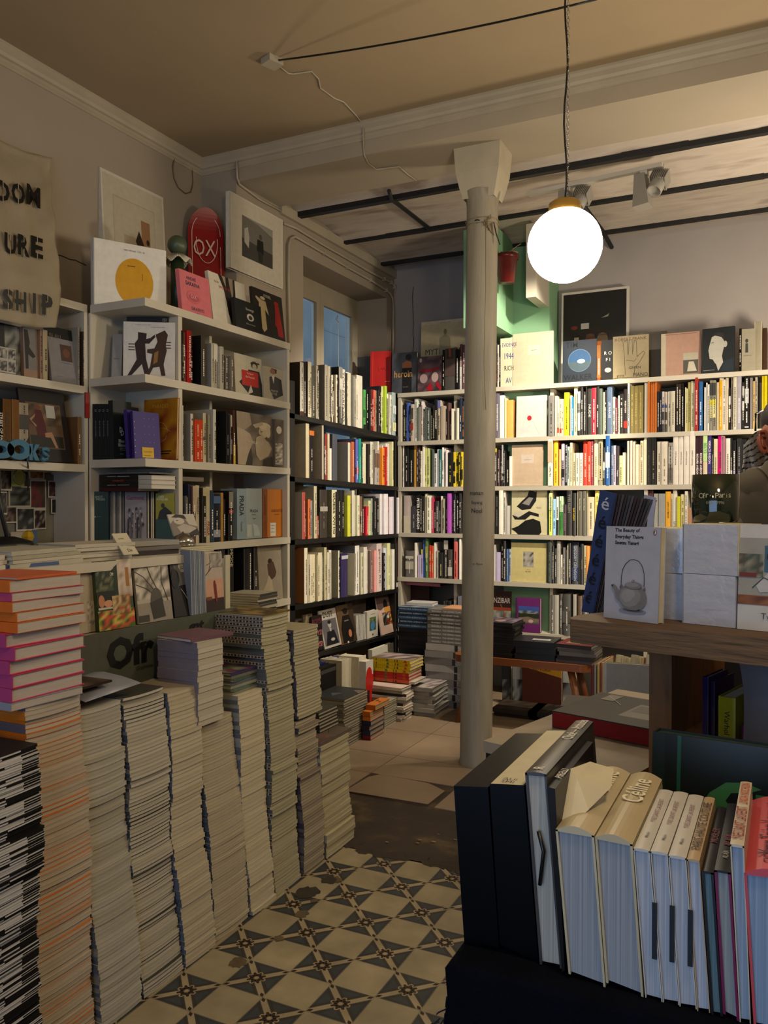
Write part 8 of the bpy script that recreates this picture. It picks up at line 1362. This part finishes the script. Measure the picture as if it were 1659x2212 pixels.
def upbook(nm, lab, TL, TR, BR, BL, L, cover, page, Yf=1.08, rnd_=.004, top=None, tops=(), glossy=True, cc=.003, cat='book', rec=.004, nopages=False, grp=None):
    P = [aty(*q, Yf) for q in (TL, TR, BR, BL)]; zb = min(P[2].z, P[3].z); sh = Vector((0, 0, NZ0+.0015-zb)); o0 = P[3]+sh; P = [p+sh-o0 for p in P]; TLv, TRv, BRv, BLv = P
    g = G(); ex = (TRv-TLv); w_ = ex.length; exn = ex/w_; Lv = Vector((0, L, 0)); cf = cc/w_
    def Q(u, v): a = BLv.lerp(BRv, u); b = TLv.lerp(TRv, u); return a.lerp(b, v)
    m = MATS['printed_cover']
    def slabq(u0, u1, v0, v1, y0, y1, col, mi=0, hump=0.0, G_=g):
        nn = 8 if hump else 1
        for i in range(nn):
            a, b = u0+(u1-u0)*i/nn, u0+(u1-u0)*(i+1)/nn; ha, hb = hump*sin(pi*i/nn), hump*sin(pi*(i+1)/nn); Z = Vector((0, 0, 1))
            q = [Q(a, v0), Q(b, v0), Q(b, v1)+Z*hb, Q(a, v1)+Z*ha]; f = [p+Vector((0, y0, 0)) for p in q]; r_ = [p+Vector((0, y1, 0)) for p in q]
            G_.quad(*f, col, mi); G_.quad(*r_[::-1], col, mi); G_.quad(f[3], f[2], r_[2], r_[3], col, mi, sm=bool(hump)); G_.quad(f[1], f[0], r_[0], r_[1], col, mi)
            if i == 0: G_.quad(f[0], f[3], r_[3], r_[0], col, mi)
            if i == nn-1: G_.quad(f[2], f[1], r_[1], r_[2], col, mi)
    tv = .012
    if nopages: slabq(0, 1, 0, 1, 0, L, cover)
    else:
        slabq(0, cf, 0, 1, 0, L, page if glossy == 2 else cover); slabq(1-cf, 1, 0, 1, 0, L, page if glossy == 2 else cover)
        slabq(0, 1, 1-tv, 1, 0, L, top or cover, hump=rnd_)
    o = g.build(nm, BOXM if nopages else GLOSS); o.location = o0
    if not nopages:
        pg = G(); slabq(cf, 1-cf, .012, 1-tv, rec, L-rec, page, 0, hump=rnd_*.8, G_=pg); pg.build('page_block', mat('head_page_edges', rough=.7, attr=True, var=.4, scale=5, stretch=(120, 1, .3), spec=.3), o)
    Zt = Vector((0, 0, rnd_+.0012)); yv = Vector((0, 1, 0))
    for (s, f, h, mw, col) in tops: text(o, s, TLv.lerp(TRv, .5)+Zt+yv*L*f, yv, -exn, h, col, mw, .01)
    tag(o, lab, cat, grp); return o, Q
PGB = '8d9194'
upbook('slipcase', 'shiny black slipcase at the left end of the row on the navy cloth', (980, 1692), (1054, 1695), (1078, 2040), (1003, 2032), .30, '050506', PGB, Yf=1.10, rnd_=.0, nopages=True)
o, Q = upbook('slipcase', 'black box with a cream top strip, second in the row on the navy cloth', (1058, 1696), (1132, 1700), (1163, 2080), (1080, 2042), .31, '050506', PGB, Yf=1.10, rnd_=.0, nopages=True)
g = G(); a, b = Q(.03, 1), Q(.97, 1); z = Vector((0, 0, .001)); g.quad(a+z, b+z, b+z+Vector((0, .30, 0)), a+z+Vector((0, .30, 0)), 'b8ae8c'); g.build('cream_strip', INK, o); text(o, 'AUE', a.lerp(b, .5)+Vector((0, .022, .0018)), (1, 0, 0), (0, 1, 0), .009, '2a2620', .035); text(o, 'SME', a.lerp(b, .5)+Vector((0, .010, .0018)), (1, 0, 0), (0, 1, 0), .009, '2a2620', .035)
o, Q = upbook('fashion_book', 'grey book with white script on its spine and a torn cream jacket', (1134, 1684), (1180, 1688), (1214, 2108), (1166, 2098), .30, '3a3633', 'a8a294', Yf=1.095, rnd_=.002, tops=(('Chloé — Attitudes', .78, .018, .12, 'c8c4b8'), ('R', .06, .014, .02, 'c8c4b8')), glossy=True)
g = G(); g.tube([Q(.42, .70)+Vector((0, -.001, 0)), Q(.62, .60)+Vector((0, -.003, 0)), Q(.3, .42)+Vector((0, -.001, 0))], .0028, n=6); g.build('ribbon', BLACKM, o)
upbook('fashion_book', 'narrow black book with white capitals beside the torn jacket', (1181, 1700), (1199, 1704), (1220, 2096), (1214, 2100), .24, '201d1b', '8a8478', Yf=1.09, rnd_=.001, nopages=True, tops=(('PIRELLI', .25, .010, .10, 'c8c4b8'),))
g = G(); c = aty(1225, 1750, 1.12); rnd = random.Random(3)
P = [(-.028, .0, -.02), (.015, -.01, -.03), (.035, .02, -.012), (.055, .075, .005), (.050, .12, .018), (.02, .10, .030), (.0, .06, .028), (-.022, .04, .012)]; ctr_ = (.012, .05, .02)
for k in range(8): a, b = P[k], P[(k+1) % 8]; g.poly([ctr_, a, b], 'c0b694')
o = g.build('torn_jacket', INK); o.modifiers.new('s', 'SOLIDIFY').thickness = .0012; o.location = c+Vector((-.01, .0, .01)); tag(o, 'crumpled cream paper jacket sticking up between the grey and cream books', 'paper')
CR_ = 'b3a684'
upbook('fashion_book', 'thick cream fashion book, left of the two with rounded spines', (1200, 1792), (1283, 1806), (1308, 2134), (1228, 2104), .275, CR_, PGB, rnd_=.008, tops=(('Céline', .70, .03, .12, 'cfc6a8'), ('Catwalk', .35, .012, .06, 'c4ba98')))
upbook('fashion_book', 'thick shrink-wrapped cream fashion book, right of the two with rounded spines', (1285, 1804), (1366, 1820), (1390, 2150), (1309, 2118), .275, 'ad9f7c', '8d9194', rnd_=.008, tops=(('Céline', .66, .03, .12, 'cfc6a8'),))
for k, (a, b, c, d, lab) in enumerate((((1368, 1818), (1403, 1824), (1431, 2150), (1394, 2140), 'left'), ((1405, 1826), (1442, 1832), (1467, 2158), (1432, 2152), 'middle'), ((1444, 1834), (1482, 1840), (1505, 2166), (1468, 2160), 'right'))):
    o, Q = upbook('fashion_book', f'white wrapped paperback, {lab} of three on the navy cloth', a, b, c, d, .24, 'b4b0a6', 'a2a6ac', rnd_=.0015, tops=(('YVES SAINT LAURENT', .6, .007, .12, '8a6a6a'), ('Musée', .2, .005, .05, '6a6866')), cc=.0012)
    g = G(); p, r_ = Q(.90, .66), Q(1.04, .28); g.box(p.x, -.0015, r_.z, p.x+.006, .0, p.z, '14161a'); g.build('black_tab', INK, o)
upbook('fashion_book', 'beige paperback right of the three white ones', (1484, 1838), (1511, 1842), (1534, 2170), (1506, 2166), .24, 'a88f6c', 'a8acb4', rnd_=.0015, tops=(('PARIS HAUTE COUTURE', .5, .012, .20, '3a2a20'),), cc=.0012)
upbook('fashion_book', 'black hardback with teal-tinted pages beside the beige paperback', (1515, 1862), (1541, 1866), (1562, 2176), (1536, 2172), .24, '140e10', '5c7478', rnd_=.001, tops=(('MUGLER', .5, .01, .12, '5a1c22'),))
upbook('fashion_book', 'book with magenta covers under a black jacket', (1543, 1880), (1578, 1886), (1597, 2208), (1562, 2190), .25, '6a1040', '8a8f8c', rnd_=.001, top='120f10', tops=(('ALAÏA', .4, .013, .10, '7a2028'), ('ALAÏA', .2, .008, .05, 'a8a498')))
upbook('fashion_book', 'tall white-spined book with red and black lettering', (1577, 1812), (1607, 1816), (1622, 2200), (1598, 2196), .25, 'b8ae98', '8a98a8', rnd_=.001, tops=(('YVES SAINT LAURENT', .30, .014, .12, '8a1c1c'), ('LINDA NOCHLIN', .78, .012, .09, 'b8481c')), cc=.0015)
upbook('fashion_book', 'thick salmon pink fashion book at the right end of the row', (1607, 1884), (1712, 1896), (1735, 2236), (1628, 2214), .27, 'b8444c', '7f93a8', rnd_=.008, tops=(('Yves Saint Laurent', .52, .026, .20, '5a1c2c'), ('CATWALK', .2, .012, .07, '5a1c2c')))
# green album standing behind the row
ga0 = aty(1404, 1700, 1.485); ga0.z = NZ0+.0; ga1 = ga0+Vector((cos(R(-6)), sin(R(-6)), 0))*.42
g = G(); g.box(-.02, -.12, 0, .5, .06, .03); bo = g.build('book_rest', BLACKM); bo.location = (ga0.x, ga0.y+.13, 0); bo.data.transform(Matrix.Diagonal((1, 1, (NZ0-.001)/.03, 1))); tag(bo, 'dark box behind the navy table carrying the green album', 'box')
HAND = [('r', 0, 0, 1, 1, '10160e'), ('r', 0, 0, .05, 1, '16221c'), ('r', .10, 0, .115, 1, '1c4a38'), ('r', .40, 0, 1, .66, '2c6434'),
 ('p', [(.16, .30), (.19, .50), (.23, .62), (.29, .71), (.36, .73), (.42, .70), (.38, .665), (.31, .64), (.29, .58), (.31, .53), (.36, .525), (.385, .49), (.31, .46), (.30, .42), (.36, .41), (.37, .36), (.30, .34), (.27, .28), (.26, .2), (.14, .2)], '356a3c')]
stand('album', 'large shrink-wrapped dark green album with a green hand, behind the row', 'book', ga0, ga1, (1404, 1580), HAND, t=.045, lean=5, base='16221c', side='2a3a34', glossy=True)
# ================================================================ the person behind the counter
SK = mat('skin', 'a06448', rough=.55, var=.10, scale=20); HAIRM = mat('brown_hair', '20130b', rough=.7, var=.4, scale=60, stretch=(1, 1, .3)); TS_ = mat('olive_tshirt', '4e4636', rough=.9, var=.12, scale=9, bump=.5, bscale=4)
er = atd(1646, 955, 2.56); fx = Vector((cos(R(26)), sin(R(26)), 0)); fy = Vector((-sin(R(26)), cos(R(26)), 0))   # fx: viewer's right, fy: away
hc = er+fx*.078+fy*.005+Vector((0, 0, .005)); pr = empty('person', (hc.x+.03, hc.y, 0)); LO = pr.location
def W(a, b, z): return hc+fx*a+fy*b+Vector((0, 0, z))-LO    # a: viewer's right of the head centre
V = []; E_ = []; Rr = []
def add(p, r, par=None): V.append(tuple(p)); Rr.append(r); (E_.append((par, len(V)-1)) if par is not None else None); return len(V)-1
H0 = hc.z
pel = add(W(.07, .0, -0.590), (.12, .09)); sp = add(W(.07, .0, -0.420), (.11, .08), pel); chs = add(W(.065, .0, -0.250), (.10, .075), sp); up1 = add(W(.055, .0, -0.130), (.07, .055), chs); nk0 = add(W(.03, .01, -0.040), (.062, .062), up1); nk1 = add(W(.015, .005, -.055), (.058, .060), nk0)
hd1 = add(W(.01, -.005, -.03), (.066, .070), nk1); hd2 = add(W(.005, 0, .02), (.076, .090), hd1); hd3 = add(W(0, .005, .09), (.066, .078), hd2)
for s in (-1, 1):
    sh = add(W(.055+s*.165, .03, -0.160), (.042, .042), up1); el = add(W(.055+s*.215, .06, -0.440), (.034, .034), sh); wr = add(W(.06+s*.15, -.16, -0.570), (.028, .024), el); pm = add(W(.06+s*.12, -.22, -0.590), (.036, .018), wr)
    for k in range(4): a1 = add(W(.06+s*(.135-.022*k), -.275, -0.590), (.0095, .0095), pm); a2 = add(W(.06+s*(.132-.021*k), -.31+.004*k, -0.605), (.009, .009), a1); add(W(.06+s*(.13-.02*k), -.325+.006*k, -0.625), (.008, .008), a2)
    a1 = add(W(.06+s*.085, -.23, -0.595), (.011, .011), pm); add(W(.06+s*.065, -.265, -0.605), (.010, .010), a1)
    hip = add(W(.07+s*.085, 0, -0.710), (.085, .085), pel); kn = add(W(.07+s*.09, -.01, -1.22), (.058, .058), hip); an = add(W(.07+s*.095, .02, -H0+.09), (.040, .040), kn); add(W(.07+s*.10, -.12, -H0+.04), (.038, .030), an)
me = bpy.data.meshes.new('body'); me.from_pydata(V, E_, []); bd_ = bpy.data.objects.new('body', me); COL.objects.link(bd_); bd_.parent = pr
sm_ = bd_.modifiers.new('skin', 'SKIN'); sv = me.skin_vertices[0].data
for k, r_ in enumerate(Rr): sv[k].radius = r_
sv[0].use_root = True; sm_.use_smooth_shade = True; ss = bd_.modifiers.new('sub', 'SUBSURF'); ss.levels = 2; ss.render_levels = 2; me.materials.append(SK)
# face turned to the viewer's right; ear towards the room
def blob(nm, c, r, m, parent=pr, n=16, rot=None):
    g = G()
    pr_ = [(max(1e-4, sin(pi*k/10)), -cos(pi*k/10)) for k in range(11)]; g.lathe(pr_, n); o = g.build(nm, m, parent); o.location = c; o.scale = r
    if rot: o.rotation_euler = rot
    return o
# ear: rim, bowl and lobe in one mesh
g = G(); eo = er-LO
def EP(a, z, b=0.0): return eo+fx*(a)+fy*(b)+Vector((0, 0, z))
rim = [EP(.016, .006, .0), EP(.014, .022, -.003), EP(.004, .034, -.008), EP(-.010, .030, -.012), EP(-.017, .014, -.014), EP(-.015, -.004, -.013), EP(-.008, -.020, -.010), EP(.002, -.033, -.006), EP(.011, -.030, -.002), EP(.014, -.018, .0)]
g.tube(rim, [.004, .005, .0055, .006, .006, .0055, .006, .0075, .006, .004], n=8)
g.tube([EP(.010, .014, -.004), EP(0, .016, -.008), EP(-.006, .006, -.010), EP(-.004, -.010, -.008), EP(.006, -.016, -.004)], .0045, n=8)
n0 = len(g.v); g.poly([p+fy*.004 for p in rim]); g.build('ear', mat('ear_skin', 'a4573e', rough=.5, var=.1), pr)
blob('nose', W(.095, -.035, -.005), (.016, .014, .022), SK); blob('eye', W(.072, -.055, .03), (.012, .012, .010), mat('eye_white', 'c8c4bc', rough=.2)); blob('eye', W(.088, .0, .03), (.010, .012, .010), mat('eye_white'))
blob('lips', W(.088, -.035, -.045), (.010, .022, .008), mat('lip_skin', '8a4038', rough=.5))
hr = blob('hair', W(.012, .012, .066), (.080, .100, .080), HAIRM, n=24); blob('hair', W(.01, .06, .01), (.06, .045, .07), HAIRM, n=20)
# T-shirt: yoke, body and sleeves as one shell
g = G(); ring = 28
def tring(c, rx, ry, tilt=0.0): return [c+fx*(rx*cos(2*pi*k/ring))+fy*(ry*sin(2*pi*k/ring))+Vector((0, 0, tilt*cos(2*pi*k/ring)+.004*sin(6*pi*k/ring*2))) for k in range(ring)]
lv = [(W(.07, .0, -0.730), .17, .125), (W(.07, .0, -0.520), .20, .13), (W(.068, .0, -0.350), .205, .135), (W(.062, .0, -0.230), .205, .13), (W(.058, .0, -0.160), .215, .11), (W(.052, .0, -0.115), .17, .095), (W(.045, .005, -0.085), .12, .085), (W(.038, .01, -0.055), .088, .078)]
for c, rx, ry in lv: g.v += [tuple(p) for p in tring(c, rx, ry)]
for i in range(len(lv)-1):
    for k in range(ring): k2 = (k+1) % ring; g.f.append((i*ring+k, i*ring+k2, (i+1)*ring+k2, (i+1)*ring+k)); g.c.append(None); g.m.append(0); g.smooth.append(True)
for s in (-1, 1): g.tube([W(.055+s*.12, .01, -0.150), W(.055+s*.175, .01, -0.170), W(.055+s*.205, .018, -0.270), W(.055+s*.222, .028, -0.40)], [.078, .086, .082, .086], n=20, cap=False)
ts = g.build('t_shirt', TS_, pr); ts.modifiers.new('s', 'SOLIDIFY').thickness = .003; q = ts.modifiers.new('sub', 'SUBSURF'); q.levels = q.render_levels = 1
g = G(); g.tube([p for p in tring(W(.038, .01, -0.053), .088, .079)]+[tring(W(.038, .01, -0.053), .088, .079)[0]], .006, n=6); g.build('neckband', TS_, pr)
g = G(); 
tr_ = [(W(.07, 0, -0.670), .165, .12), (W(.07, 0, -0.790), .17, .13)]
for s in (-1, 1): g.tube([W(.07+s*.06, 0, -0.690), W(.07+s*.09, 0, -0.820), W(.07+s*.092, 0, -1.25), W(.07+s*.096, .015, -H0+.07)], [.11, .105, .078, .062], n=18)
g.build('trousers', mat('dark_trousers', '15161a', rough=.9), pr)
tag(pr, 'person in an olive grey T-shirt standing behind the plank, cut by the right edge', 'person')
# striped cloth hanging behind the neck
g = G(); nx, nz = 14, 26; d0 = 2.86
for j in range(nz+1):
    for i in range(nx+1):
        u, v = i/nx, j/nz; xa = 1604+5*v+2*sin(v*5); ya = 1014-52*v; xb = 1660-4*v; yb_ = 1004-80*v; x = xa+(xb-xa)*u; y = ya+(yb_-ya)*u-8*sin(pi*u)*v
        g.v.append(tuple(atd(x, y, d0+.018*sin(u*9+v*2)+.03*u)))
for j in range(nz):
    for i in range(nx):
        a = j*(nx+1)+i; s = (j*1.0+(i if i < 5 else 10-i)*.45) % 5.2; g.f.append((a, a+1, a+nx+2, a+nx+1)); g.c.append('1c1416' if s < 1.3 else '8a8680'); g.m.append(0); g.smooth.append(True)
o = g.build('striped_shirt', INK); o.modifiers.new('s', 'SOLIDIFY').thickness = .004
g = G(); p = atd(1632, 931, d0+.05); g.tube([p, p+Vector((0, 0, .06)), p+Vector((.02, .1, .08)), Vector((p.x+.02, YD-.001, p.z+.08))], .004, n=6); g.build('hanging_rod', BLACKM, o)
tag(o, 'grey shirt with black stripes hanging behind the person beside the ear', 'shirt')
flush_texts()
